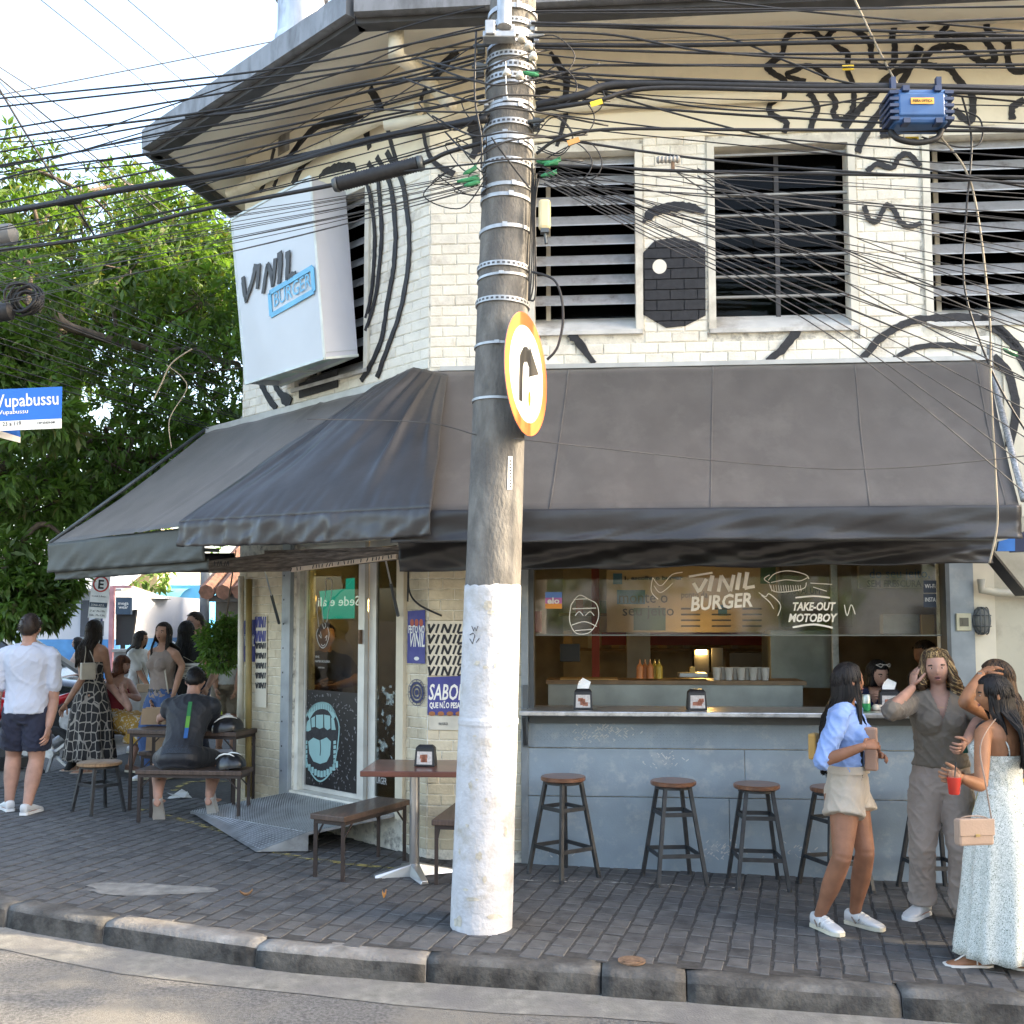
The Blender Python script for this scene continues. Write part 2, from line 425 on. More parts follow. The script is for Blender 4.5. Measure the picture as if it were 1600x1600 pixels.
for i,(px,py,rd,l) in enumerate([(1178,1562,0,.14),(1105,1560,0,.12),(1402,1578,0,.08),(1340,1572,0,.07),(1535,1592,0,.1),(985,1548,0,.1),(815,1539,0,.05),(385,1402,1,.08),(600,1402+4,1,.05),(18,1438,0,.09),(90,1450,0,.07),(390,1505,0,.06),(770,1546,0,.05),(1580,1596,0,.09)]):
 p=gnd(px,py,-.148 if not rd else .002)
 o=link('fallen_leaf',leaf_mesh(l,l*.42,.02+.02*rnd.random()).mesh('fallen_leaf'),None,ml[i%2])
 o.location=(p.x,p.y,p.z+.006);o.rotation_euler=(rnd.uniform(-.15,.15),rnd.uniform(-.15,.15),rnd.uniform(0,6))
 tag(o,'small dry leaf lying on the dark pavers' if rd else 'dry curled leaf lying in the gutter below the kerb','leaf','dry leaves on the pavers' if rd else 'dry leaves in the gutter')
p=gnd(280,1246);mb=MB()
for i in range(4):
 t=rnd.uniform(0,3);a=V((p.x+rnd.uniform(-.06,.06),p.y+rnd.uniform(-.1,.1),gz(p.x)+.012));u=V((math.cos(t),math.sin(t),.1))*.09;v=V((-math.sin(t),math.cos(t),.12))*.05
 mb.add([a-u-v,a+u-v*.8,a+u+v+V((0,0,.03)),a-u+v],[(0,1,2,3)])
tag(mb.build('paper_scrap',mat('scrap_white',(.75,.75,.73),.7)),'crumpled white paper scrap on pavers under the long bench','litter')
# === THE CORNER BUILDING
M_brick=mat('painted_brick',(.84,.80,.70),.7,var=.06,scale=8,bump=.55,bscale=55,dirt=(.58,.53,.44),dirtamt=.22,dscale=4)
M_brick2=mat('painted_brick_b',(.81,.77,.67),.7,var=.08,scale=9,bump=.55,bscale=55,dirt=(.50,.45,.37),dirtamt=.3,dscale=4)
M_mort=mat('painted_mortar',(.76,.72,.62),.8,var=.12,scale=14,bump=.5,bscale=80,dirt=(.12,.11,.1),dirtamt=.36,dscale=10)
M_plast=mat('cream_plaster',(.83,.76,.60),.7,var=.05,scale=1.6,bump=.12,bscale=30,dirt=(.66,.58,.44),dirtamt=.25,dscale=1.2)  # cream made yellower to put warm bounce light into the colour
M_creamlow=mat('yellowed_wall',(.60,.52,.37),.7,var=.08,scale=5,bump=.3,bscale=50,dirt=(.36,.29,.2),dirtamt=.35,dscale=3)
M_black=mat('black_mural_paint',(.022,.022,.026),.55,var=.25,scale=25,bump=.3,bscale=60)
M_soff=mat('soffit_paint',(.80,.745,.64),.75,var=.05,scale=1.2,dirt=(.45,.4,.34),dirtamt=.2,dscale=1.2)
M_fasc=mat('fascia_zinc',(.24,.245,.255),.55,.3,var=.15,scale=5,dirt=(.12,.12,.12),dirtamt=.45,dscale=6,stretch=(1,1,.35))
M_gutdark=mat('gutter_dark',(.07,.07,.075),.6,.2,var=.2)
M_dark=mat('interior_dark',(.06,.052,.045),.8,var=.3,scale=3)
M_frame=mat('window_frame_paint',(.72,.69,.6),.6,var=.08,dirt=(.4,.36,.3),dirtamt=.3)
M_alu=mat('aluminium',(.55,.56,.57),.4,.75,var=.12,scale=10,dirt=(.3,.3,.3),dirtamt=.3,dscale=9)
M_slat=mat('louvre_slat',(.45,.455,.465),.4,.35,var=.12,scale=7,dirt=(.22,.21,.2),dirtamt=.45,dscale=7)
M_panel=mat('grey_blue_panel',(.27,.335,.39),.5,.35,var=.08,scale=4,bump=.12,bscale=90,dirt=(.40,.43,.45),dirtamt=.28,dscale=7)
M_steel=mat('steel_grey_post',(.25,.28,.30),.5,.5,var=.12,scale=6,dirt=(.4,.4,.38),dirtamt=.25)
M_pipe=mat('cream_pipe',(.76,.71,.58),.5,var=.06,dirt=(.5,.44,.32),dirtamt=.3)
def glassy(name,tint=(1,1,1),rough=.0,refl=1.0,base=.0):
 m=bpy.data.materials.new(name);m.use_nodes=True;L=m.node_tree.links
 for n in list(m.node_tree.nodes):
  if n.type=='BSDF_PRINCIPLED':m.node_tree.nodes.remove(n)
 t=nod(m,'ShaderNodeBsdfTransparent');t.inputs[0].default_value=(*tint,1)
 g=nod(m,'ShaderNodeBsdfGlossy');g.inputs['Roughness'].default_value=rough;g.inputs[0].default_value=(refl,refl,refl,1)
 f=nod(m,'ShaderNodeFresnel');f.inputs[0].default_value=1.5
 a=nod(m,'ShaderNodeMath',operation='ADD');a.inputs[1].default_value=base;L.new(f.outputs[0],a.inputs[0])
 gb=nod(m,'ShaderNodeNewGeometry');fb=nod(m,'ShaderNodeMath',operation='SUBTRACT');fb.inputs[0].default_value=1;L.new(gb.outputs['Backfacing'],fb.inputs[1]);am=nod(m,'ShaderNodeMath',operation='MULTIPLY');L.new(a.outputs[0],am.inputs[0]);L.new(fb.outputs[0],am.inputs[1]);a=am
 x=nod(m,'ShaderNodeMixShader');L.new(a.outputs[0],x.inputs[0]);L.new(t.outputs[0],x.inputs[1]);L.new(g.outputs[0],x.inputs[2])
 L.new(x.outputs[0],m.node_tree.nodes['Material Output'].inputs[0]);return m
M_glass=glassy('window_glass',(.86,.9,.88),.05,1,.07)
M_glassd=glassy('dark_door_glass',(.44,.48,.465),.01,.5,.0);M_glassw=glassy('dim_window_glass',(.5,.52,.5),.03,.22,.0)
bld=thing('burger_bar',C1,'cream painted brick corner building with black line murals under a deep eave','building')
def holes_wall(mb,F,u0,u1,v0,v1,holes,n0,n1):
 us=sorted({u0,u1}|{h[i] for h in holes for i in (0,1) if u0<h[i]<u1});vs=sorted({v0,v1}|{h[i] for h in holes for i in (2,3) if v0<h[i]<v1})
 for a,b in zip(us,us[1:]):
  run=None
  for c,d in list(zip(vs,vs[1:]))+[(None,None)]:
   solid=c is not None and not any(h[0]<=(a+b)/2<=h[1] and h[2]<=(c+d)/2<=h[3] for h in holes)
   if solid:run=(run[0],d) if run else (c,d)
   elif run:mb.fbox(F,a,b,run[0],run[1],n0,n1);run=None
W1=(.806,1.672,4.11,5.606);W2=(2.221,3.318,4.10,5.606);W3=(3.866,5.03,4.11,5.63);SV=(.762,3.935,1.16,2.62)
W4=(5.6,6.7,4.11,5.63)
W0=(-1.9,-.80,3.98,5.62);DR=(-1.845,-.345,.30,2.62)
TOPV=6.47
fw=MB();holes_wall(fw,FAC,0,9.5,-.4,TOPV,[W1,W2,W3,W4,SV],-.24,-.012)
facade=fw.build('facade_wall',M_mort,bld)
cw=MB();holes_wall(cw,CHA,-CHL,0,-.4,TOPV,[W0,DR],-.24,-.012)
corner=cw.build('corner_wall',M_mort,bld)
sw=MB();SID=Fr(C2,LDIR*-1);sw.fbox(SID,-14,-.02,-.3,TOPV,-.24,0);sw.build('side_wall',M_plast,bld)
pl=MB()
holes_wall(pl,FAC,.0,9.5,5.66,TOPV-.003,[],-.012,.004)
pl.build('plaster_band',M_plast,bld)
pl=MB();pl.fbox(CHA,-CHL+.002,-.001,5.66,TOPV-.003,-.012,.004);pl.build('plaster_band',M_plast,bld)
pl=MB();holes_wall(pl,FAC,4.40,9.4,2.62,5.66,[W3,W4],-.012,.0035);pl.build('plaster_band',M_plast,bld)
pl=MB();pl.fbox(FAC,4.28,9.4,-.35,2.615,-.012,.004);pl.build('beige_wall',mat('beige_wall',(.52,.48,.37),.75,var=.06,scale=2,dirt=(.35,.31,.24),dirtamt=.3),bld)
pl=MB();pl.fbox(FAC,4.125,4.277,-.35,2.40,-.012,.02);pl.build('cream_pilaster',mat('cream_trim',(.66,.6,.47),.7,var=.06),bld)
# ---- bricks
BL,BH,BG=.212,.0835,.005
pup=[FAC.px(1000+x/2.667,y/2.667) for x,y in [(14,1052),(60,1005),(140,990),(225,1008),(272,1040),(273,1315),(190,1357),(110,1366),(14,1310)]]
if sum(pup[i][0]*pup[(i+1)%9][1]-pup[(i+1)%9][0]*pup[i][1] for i in range(9))<0:pup=pup[::-1]
bm_mesh=[]
for i in range(5):
 mb=MB();a,h,d=(BL-BG)/2,(BH-BG)/2,.007;c=.006
 j=lambda:rnd.uniform(-.0022,.0022)
 lo=[V((x,0,z)) for x,z in ((-a,-h),(a,-h),(a,h),(-a,h))]
 up=[V((x+j(),-d+j()*.6,z+j())) for x,z in ((-a+c,-h+c),(0,-h+c),(a-c,-h+c),(a-c,h-c),(0,h-c),(-a+c,h-c))]
 mb.add(lo+up,[(4,5,8,9),(5,6,7,8),(0,1,6,5,4),(1,2,7,6),(2,3,9,8,7),(3,0,4,9)])
 me=mb.mesh('brick');me.materials.append(M_brick if i%3 else M_brick2);bm_mesh.append(me)
cand=[]
def bricks(F,parent,u0,u1,v0,v1,holes,prio):
 r0,r1=int(math.floor(v0/BH)),int(math.ceil(v1/BH))
 for r in range(r0,r1):
  vc=(r+.5)*BH
  if vc-BH/2<v0-.001 or vc+BH/2>v1+.03:continue
  off=(r%2)*BL/2+rnd.uniform(-.012,.012);spans=[(u0,u1)]
  for h in holes:
   if h[2]<vc+BH/2 and h[3]>vc-BH/2:
    ns=[]
    for a,b in spans:
     if h[1]<=a or h[0]>=b:ns.append((a,b));continue
     if h[0]-a>.03:ns.append((a,h[0]))
     if b-h[1]>.03:ns.append((h[1],b))
    spans=ns
  for a,b in spans:
   k=math.floor((a-off)/BL)
   while k*BL+off<b:
    x0,x1=max(a,k*BL+off),min(b,k*BL+off+BL);k+=1
    if x1-x0<.03:continue
    cand.append((prio+rnd.random()*.2,F,parent,(x0+x1)/2,vc,x1-x0))
e=.03
bricks(FAC,facade,.004,4.40,3.83,5.655,[(w_[0]-e,w_[1]+e,w_[2]-.03,w_[3]+e) for w_ in (W1,W2,W3)],0)
bricks(CHA,corner,-CHL+.004,-.004,3.83,5.655,[(W0[0]-e,W0[1]+e,W0[2]-.03,W0[3]+e)],1)
bricks(FAC,facade,.004,.74,.02,2.45,[],2)
bricks(CHA,corner,-.30,-.004,.02,2.45,[],2)
bricks(CHA,corner,-CHL+.004,-2.02,.06,2.45,[],2)
cand.sort(key=lambda t:t[0])
counts={};restb={}
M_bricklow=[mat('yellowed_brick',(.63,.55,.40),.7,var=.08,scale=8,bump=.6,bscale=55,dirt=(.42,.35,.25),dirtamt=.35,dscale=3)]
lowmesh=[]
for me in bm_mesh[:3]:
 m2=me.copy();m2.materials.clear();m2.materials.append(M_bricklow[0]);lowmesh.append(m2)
over=MB()
for pr,F,parent,uc,vc,wd in cand:
 o=None;k=counts.get(parent.name,0)
 if k<(170 if parent is facade else 125):
  counts[parent.name]=k+1
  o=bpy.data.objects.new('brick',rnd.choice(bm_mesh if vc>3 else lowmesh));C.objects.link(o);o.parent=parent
  M=Matrix((F.u,-F.n,F.v)).transposed().to_4x4();M.translation=F.P(uc,vc,-.012)
  o.matrix_basis=wmat(parent).inverted()@M@Matrix.Diagonal(((wd-BG)/(BL-BG),rnd.uniform(.75,1.25),1,1))
 else:
  rb=restb.setdefault((parent.name,vc>3),MB())
  me=bm_mesh[0];s=(wd-BG)/(BL-BG);d_=rnd.uniform(.75,1.25)
  rb.m=rnd.choice((0,0,1)) if vc>3 else 0
  rb.add([F.P(uc+v.co.x*s+rnd.uniform(-.001,.001),vc+v.co.z,-.012-v.co.y*d_) for v in me.vertices],[tuple(p.vertices) for p in me.polygons])
 if F is FAC and vc>4:
  c=clip_convex([(uc-wd/2+.004,vc-BH/2+.004),(uc+wd/2-.004,vc-BH/2+.004),(uc+wd/2-.004,vc+BH/2-.004),(uc-wd/2+.004,vc+BH/2-.004)],pup)
  if len(c)>2:over.prism(F,c,-.01,.0065)
for (pn,hi),rb in restb.items():
 rb.build('other_bricks',[M_brick,M_brick2] if hi else M_bricklow,facade if pn==facade.name else corner,kind='stuff')
over.prism(FAC,pup,-.011,-.006)
over.build('mural_pupil',M_black,bld)
def disc(mb,F,u,v,ru,rv,n0,n1,k=24):mb.prism(F,[(u+ru*math.cos(2*math.pi*i/k),v+rv*math.sin(2*math.pi*i/k)) for i in range(k)],n0,n1)
mb=MB();u,v=FAC.px(1030.5,417);disc(mb,FAC,u,v,.055,.058,.005,.0085);mb.build('mural_highlight',M_brick,bld)
# ---- mural lines (paint a hair proud of the wall)
def c4(l):return [FAC.px(1000+x/2.667,y/2.667) for x,y in l]
mur=MB()
for l,wd in [([(600,555),(608,510),(550,480),(540,440),(600,395),(605,345),(545,300),(530,275),(590,230),(605,165),(650,130),(720,135),(765,165),(815,120),(870,115),(930,150),(960,190),(965,250),(1000,280),(1050,270),(1062,200),(1050,150),(1070,100),(1130,95),(1180,115),(1215,80)],.045),([(790,390),(815,430),(805,475),(835,500),(870,480),(890,430),(885,350),(865,300),(865,230),(830,205),(800,175),(770,150)],.042),([(780,330),(730,285),(690,275),(650,295),(610,310),(640,330),(690,340)],.035),([(710,545),(720,500),(740,460),(720,410),(700,390)],.045),([(850,535),(900,470),(960,410),(1030,330),(1110,270),(1165,195)],.06),([(905,635),(930,580),(975,500),(1060,400),(1110,310),(1170,200)],.055),([(1230,160),(1270,120),(1300,75)],.04),([(1250,165),(1290,145),(1350,155),(1420,160),(1460,200),(1475,250),(1430,265),(1390,240),(1340,205),(1280,195),(1220,210),(1180,265),(1230,280),(1290,290),(1330,340),(1380,400),(1385,460),(1370,510),(1310,460)],.05),([(1445,65),(1445,120),(1470,150),(1530,180),(1530,240),(1545,290),(1600,300),(1680,270)],.05),([(1550,500),(1550,450),(1600,420)],.05),([(1000,570),(1060,560),(1110,540),(1150,500)],.03),([(945,715),(990,685),(1050,700),(1080,655),(1120,645),(1165,695)],.04),([(935,860),(950,910),(985,925),(1010,880),(1030,855),(1060,880),(1080,920),(1120,945),(1170,930)],.036),([(14,925),(60,882),(130,862),(200,865),(270,885)],[.03,.07,.08,.07,.04]),([(655,1375),(600,1450),(530,1505)],[.08,.06,.05]),([(-285,1390),(-240,1450),(-190,1515)],[.075,.06,.045]),([(925,1500),(980,1430),(1060,1370),(1150,1335),(1270,1325),(1400,1325),(1480,1370),(1560,1450),(1620,1560)],.055),([(1060,1495),(1150,1450),(1270,1438),(1400,1455)],.04)]:
 mur=MB();mur.stroke(FAC,c4(l),wd,.001,.0125,.22,6);mur.build('mural_line',M_black,bld)
for l,wd in [([(270,170),(330,230),(355,290),(375,420),(345,590)],.06),([(210,-8),(300,40),(380,120),(430,190)],.055)]:
 mur=MB();mur.stroke(FAC,[FAC.px(1460+x/2.964,500+y/2.964) for x,y in l],wd,.001,.0125,.1);mur.build('mural_line',M_black,bld)
for l,wd in [([(840,330),(900,420),(940,500),(937,600),(935,720),(880,920)],[.03,.05,.055,.05,.04,.03]),([(260,325),(150,420),(80,540),(32,640),(60,900),(120,1020),(240,1090)],[.05,.04,.045,.03,.03,.04,.05]),([(250,720),(330,760),(380,830),(390,900),(350,990)],[.06,.08,.12,.1,.05]),([(720,610),(780,570),(900,562)],[.05,.06,.02])]:
 mur=MB();mur.stroke(FAC,[FAC.px(650+x/4,y/4) for x,y in l],wd,.001,.0125,.1);mur.build('mural_line',M_black,bld)
for l,wd in [([(905,120),(945,215),(970,350),(985,520),(980,700),(960,900),(930,1030)],.035),([(945,60),(1000,150),(1018,300),(1028,500),(1015,700),(990,900),(930,1110)],.04),([(1000,20),(1070,160),(1100,300),(1115,500),(1105,700),(1070,900),(1030,1150),(960,1320),(900,1420)],.045),([(1060,-10),(1150,160),(1178,300),(1200,500),(1190,740),(1140,1000),(1060,1230),(1000,1400)],.045),([(270,1430),(310,1510),(370,1595)],.06),([(345,1390),(380,1480),(460,1560)],[.05,.06,.11]),([(640,145),(700,105),(770,85),(840,80),(870,110)],[.03,.06,.08,.06,.03])]:
 mur=MB();mur.stroke(CHA,[CHA.px(340+x/4,240+y/4) for x,y in l],wd,.001,.0125,.22);mur.build('mural_line',M_black,bld)
for l,wd in [([(690,640),(730,585),(790,530),(880,502),(960,500),(990,530),(1010,620)],[.05,.06,.07,.08,.09,.07,.05]),([(660,680),(700,620),(720,590)],.06),([(690,770),(740,680),(830,620),(930,560)],[.08,.07,.06,.05]),([(610,780),(625,730),(600,690),(612,620)],.045),([(553,800),(570,760),(545,730)],.05),([(1010,370),(1045,430),(1075,500),(1100,600),(1130,700)],[.07,.07,.05,.04,.035]),([(1370,215),(1310,290),(1255,360)],[.05,.06,.03])]:
 mur=MB();mur.stroke(CHA,[CHA.px(200+x/2.667,y/2.667) for x,y in l],wd,.001,.0125,.1);mur.build('mural_line',M_black,bld)
mur=MB();mur.prism(CHA,[CHA.px(340+x/4,240+y/4) for x,y in [(512,1440),(755,1345),(755,1460),(515,1530)]],.001,.0115);mur.build('mural_patch',M_black,bld)
# ---- windows
M_bar=mat('painted_bar',(.30,.30,.29),.6,.1,var=.15)
def window(F,W,kind,nb,glass=True):
 u0,u1,v0,v1=W
 f=MB();t=.035
 for a,b,c,d in ((u0-.02,u0+t,v0,v1),(u1-t,u1+.02,v0,v1),(u0+t,u1-t,v1-t*1.3,v1+.02)):f.fbox(F,a,b,c,d,-.16,.012)
 fr=f.build('window',M_frame,bld)
 s=MB();P=F.P;z0,z1=v0-.03,v0+.16
 s.hexa([P(u0-.015,z0,.02),P(u1+.015,z0,.02),P(u1+.015,z0,-.23),P(u0-.015,z0,-.23),P(u0-.015,z0+.03,.02),P(u1+.015,z0+.03,.02),P(u1+.015,z1,-.2),P(u0-.015,z1,-.2)])
 s.build('sill',mat('window_sill',(.62,.62,.6),.7,var=.1,dirt=(.3,.28,.25),dirtamt=.4),fr)
 step=(v1-v0-.2)/nb
 for i in range(nb):
  z=v0+.21+(i+.35)*step;b=MB()
  if kind=='louvre':
   a0,a1=(-.04,z-.045),(-.11,z+.050);h=.010
   b.hexa([P(u0+t,a0[1],a0[0]),P(u1-t,a0[1],a0[0]),P(u1-t,a1[1],a1[0]),P(u0+t,a1[1],a1[0]),P(u0+t,a0[1]+h,a0[0]),P(u1-t,a0[1]+h,a0[0]),P(u1-t,a1[1]+h,a1[0]),P(u0+t,a1[1]+h,a1[0])])
   b.build('louvre',M_slat,fr)
  else:
   b.fbox(F,u0+t,u1-t,z-.008,z+.008,-.06,-.035);b.build('window_bar',M_bar,fr)
 g=MB();g.fbox(F,u0+.02,u1-.02,v0+.05,v1-.02,-.205,-.2)
 g.build('pane',M_glassw,fr)
 g=MB();
 for x in ([(u0+u1)/2-.02] if kind!='louvre' else [u0+.12]):g.fbox(F,x,x+.035,v0+.1,v1,-.198,-.175)
 g.build('mullion',M_frame if kind=='louvre' else M_gutdark,fr)
window(FAC,W1,'louvre',8);window(FAC,W2,'bars',8);window(FAC,W3,'louvre',8);window(FAC,W4,'louvre',8);window(CHA,W0,'louvre',8)
# ---- inside rooms (upper store room and the bar)
rm=MB()
def room(mb,v0,v1,dep):
 a=FAC.P(-.0,v0,-.245);pts=[FAC.P(5.2,0,-.245),C1+(FAC.n+CHA.n)*-.14,C2-CHA.n*.245+CHA.u*.25,C2-CHA.n*dep+CHA.u*.5,FAC.P(5.2,0,-dep)]
 lo=[V((p.x,p.y,v0)) for p in pts];hi=[V((p.x,p.y,v1)) for p in pts];k=len(pts)
 return lo,hi
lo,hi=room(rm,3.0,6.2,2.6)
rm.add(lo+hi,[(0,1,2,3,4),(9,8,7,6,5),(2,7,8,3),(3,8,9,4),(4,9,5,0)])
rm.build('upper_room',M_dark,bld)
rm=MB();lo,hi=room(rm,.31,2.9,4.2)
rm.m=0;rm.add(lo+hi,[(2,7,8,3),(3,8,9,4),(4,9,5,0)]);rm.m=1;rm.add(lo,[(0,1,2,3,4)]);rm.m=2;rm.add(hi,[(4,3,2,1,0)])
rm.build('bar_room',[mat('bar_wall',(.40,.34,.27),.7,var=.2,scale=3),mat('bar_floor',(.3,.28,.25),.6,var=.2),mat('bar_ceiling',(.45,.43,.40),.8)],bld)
mb=MB();mb.box(FAC.P(2.9,5.0,-2.2),1.5,.03,.7,-YAW);mb.build('storage_board',mat('greenish_board',(.16,.22,.17),.6,var=.2),bld)
mb=MB();mb.box(FAC.P(2.5,4.4,-1.6),.5,.4,.9,-YAW);mb.build('storage_box',mat('carton',(.2,.16,.1),.8,var=.2),bld)
# ---- roof: soffit, fascia, gutter line, slab
OV=.9;ZE=6.2
def out_pt(a,b,c):
 pass
eo=[FAC.P(9.5,0,OV),V((-1.13,7.17,0)),V((-3.36,9.26,0)),V((-2.96,10.74,0)),V((-2.96,10.74,0))+LDIR*12]
ei=[FAC.P(9.5,0,-.1),C1,C2,C2+LDIR*.6,C2+LDIR*12]
so_=MB();k=len(eo)
so_.add([V((p.x,p.y,ZE)) for p in eo]+[V((p.x,p.y,TOPV+.01)) for p in ei],[(i,i+k,i+1+k,i+1) for i in range(k-1)])
so_.build('soffit',M_soff,bld)
fa=MB();fd=MB()
for i in range(k-1):
 a,b=eo[i],eo[i+1];d=(b-a).normalized();n_=V((-d.y,d.x,0))*1.0
 if n_.dot(FAC.n+CHA.n)<0 and i<2:n_=-n_
 if i>=2 and n_.x>0:n_=-n_
 q=[a+n_*.02,b+n_*.02,b+n_*.10,a+n_*.10]
 P4=lambda z0,z1,s=(0,0):[V((p.x,p.y,z0)) for p in q]+[V((p.x,p.y,z1)) for p in q]
 fa.hexa(P4(ZE+.005,ZE+.185));
 q=[a-n_*.09,b-n_*.09,b+n_*.018,a+n_*.018];fd.hexa(P4(ZE-.035,ZE+.03))
fa.build('fascia',M_fasc,bld);fd.build('gutter_edge',M_gutdark,bld)
rf=MB();rf.add([V((p.x,p.y,ZE+.19)) for p in eo]+[V((9,12,ZE+1.3)),V((0,12,ZE+1.3)),V((0,22,ZE+1.3))],[(0,1,6,5),(1,2,6),(2,3,6),(3,4,7,6)])
rf.build('roof',mat('roof_sheet',(.3,.27,.25),.8,var=.2),bld)
def wallpipe(name,F,px,r,n,m=M_pipe):
 mb=MB();pts=[F.at(x,y,n) for x,y in px];mb.tube(pts,r,14);
 return mb.build(name,m,bld,smooth=True)
p_=MB();a=CHA.at(372,298,.10);b=CHA.at(590,185,.10);c=CHA.at(655,168,.10)
p_.tube([CHA.at(360,302,.10),a,b,c],.058,16);
for f in (.14,.28,.72):q=a.lerp(b,f);d=(b-a).normalized();p_.tube([q-d*.02,q+d*.02],.066,16)
p_.build('drain_pipe',M_pipe,bld,smooth='a')
wallpipe('drain_pipe',FAC,[(600,196),(700,183),(980,160),(1220,150)],.042,.06)
pa=V((-.86,7.32,6.22));p_=MB();p_.tube([pa,pa-V((0,0,.22))],.058,14);p_.tube([pa-V((0,0,.2)),CHA.at(655,110,.25),CHA.at(690,150,.06),CHA.at(705,165,.1)],.05,14)
p_.build('down_pipe',M_pipe,bld,smooth=True)
t=V((-2.18,9.0,0));mb=MB();q=hit(470,60,V((0,9.6,0)),V((0,1,0)))
zf=q.z-.08;mb.cyl((q.x,9.6,6.3),.20,zf-6.3,24);mb.cyl((q.x,9.6,zf),.25,.06,28);mb.cyl((q.x,9.6,zf+.06),.225,.42,28);mb.cyl((q.x,9.6,zf+.48),.26,.05,28);mb.cyl((q.x,9.6,zf+.53),.225,.8,28);mb.cyl((q.x,9.6,zf+1.45),.3,.25,28,.1)
mb.build('flue',mat('stained_steel',(.5,.5,.5),.35,.8,var=.3,scale=5,dirt=(.1,.08,.06),dirtamt=.5,dscale=4,stretch=(1,1,.3)),bld,smooth='a')
# ---- street counter cladding
pn=MB
def panel(u0,u1,v0,v1,name='cladding_panel',n=.016,m=M_panel):
 b=MB();b.fbox(FAC,u0+.002,u1-.002,v0+.002,v1-.002,-.011,n);return b.build(name,m,bld,bev=.002)
for a,b in ((.772,2.42),(2.42,3.93)):
 panel(a,b,.509,.869)
for a,b in ((.772,2.30),(2.30,3.93)):panel(a,b,-.15,.506)
tp=panel(.772,3.93,.872,1.10,n=.013)
ck=MB()
for r in range(9):
 for c_ in range(128):
  u=.79+c_*.0245;v=.885+r*.0235;s=1 if (r+c_)%2 else -1
  d=V((.0105,.0105*s));q=V((-.0022*s,.0022))
  if u+.012>3.92:continue
  ck.add([FAC.P(u+d.x,v+d.y,.0132),FAC.P(u+q.x,v+q.y,.0150),FAC.P(u-d.x,v-d.y,.0132),FAC.P(u-q.x,v-q.y,.0150)],[(0,1,2,3)])
ck.build('tread_pattern',M_panel,bld,kind='stuff')
sc_=MB()
for cx,cy,nn_,rx,ry in ((945,1143,70,50,20),(1040,1186,26,40,18),(1135,1328,60,45,16),(870,1330,20,30,10),(1250,1330,24,50,14),(905,1150,20,20,12)):
 for i in range(nn_):
  x,y=cx+rnd.gauss(0,.45)*rx,cy+rnd.gauss(0,.45)*ry;n__=.0165 if y>1172 else .0152;L_=rnd.uniform(1.5,5);s_=rnd.choice((-1,1))
  sc_.stroke(FAC,[FAC.px(x,y,n__),FAC.px(x+L_,y+s_*L_*rnd.uniform(.5,1.2),n__)],rnd.uniform(.003,.008),n__,n__+.0006,.3,1)
sc_.build('scuff_marks',mat('scuff_white',(.55,.55,.53),.7,var=.1),bld,kind='stuff')
b=MB();b.fbox(FAC,3.937,4.122,-.3,2.42,-.011,.035);b.build('steel_post',M_steel,bld,bev=.004)
b=MB();b.fbox(FAC,3.915,3.945,1.2,2.45,-.1,.045);b.build('steel_post',mat('steel_dark',(.1,.11,.115),.5,.5),bld)
b=MB();b.fbox(FAC,.735,.79,.0,2.45,-.2,.03);b.build('steel_post',M_steel,bld,bev=.004)
b=MB();b.fbox(FAC,.79,.83,1.17,2.45,-.2,-.0);b.build('steel_post',mat('steel_dark',(.1,.11,.115),.5,.5),bld)
sh=MB();sh.fbox(FAC,.74,3.98,1.135,1.17,-.3,.30);sf=sh.build('counter_shelf',mat('shelf_steel',(.62,.63,.63),.35,.85,var=.15,scale=12,dirt=(.3,.3,.3),dirtamt=.4,dscale=9),bld,bev=.006)
for u in (.77,3.9):
 b=MB();b.fbox(FAC,u-.02,u+.02,.88,1.35,.04,.07);b.bar(FAC.P(u,.9,.06),FAC.P(u,1.13,.28),.025);b.build('bracket',mat('steel_dark',(.1,.11,.115),.5,.5),sf)
b=MB();b.fbox(FAC,.8,3.93,1.06,1.132,.018,.05);b.build('shelf_rail',mat('steel_dark',(.1,.11,.115),.5,.5),sf)
gl=MB();gl.fbox(FAC,.84,3.91,1.735,2.6,-.06,-.054);pane=gl.build('pane',M_glass,bld)
gl=MB();gl.fbox(FAC,.84,3.91,1.724,1.733,-.064,-.050);gl.build('pane_rail',mat('glass_edge',(.16,.17,.15),.4,.2),bld)
# === AWNINGS
M_canv=mat('brown_canvas',(.082,.075,.072),.62,var=.12,scale=2.2,bump=.08,bscale=220,sheen=.15,dirt=(.105,.097,.092),dirtamt=.35,dscale=1.6,stretch=(2.2,2.2,.5))
M_tarp=mat('black_tarp',(.044,.042,.042),.36,var=.15,scale=3,bump=.25,bscale=14,spec=.6)
M_val=mat('black_vinyl',(.028,.028,.031),.4,var=.2,scale=4,bump=.25,bscale=12,spec=.6)
M_valg=mat('green_black_canvas',(.050,.054,.048),.6,var=.15,scale=3,bump=.15,bscale=20)
M_sd=MATS['steel_dark']
def cloth(mb,A,B,Cc,Dd,nu,nv,f,thick=.003):
 """grid sheet A-B (top) to D-C (bottom); f(s, t) = offset vector"""
 vs=[]
 for j in range(nv+1):
  t=j/nv
  for i in range(nu+1):
   s=i/nu;p=(A.lerp(B,s)).lerp(Dd.lerp(Cc,s),t);vs.append(p+f(s,t))
 w=nu+1
 mb.add(vs,[(j*w+i,(j+1)*w+i,(j+1)*w+i+1,j*w+i+1) for j in range(nv) for i in range(nu)])
def sheet(name,m,parent,*a,**k):
 mb=MB();cloth(mb,*a);o=mb.build(name,m,parent,smooth=True)
 so=o.modifiers.new('solid','SOLIDIFY');so.thickness=.004;so.offset=0
 return o
def fold(s,c,w,h):return h*math.exp(-((s-c)/w)**2)
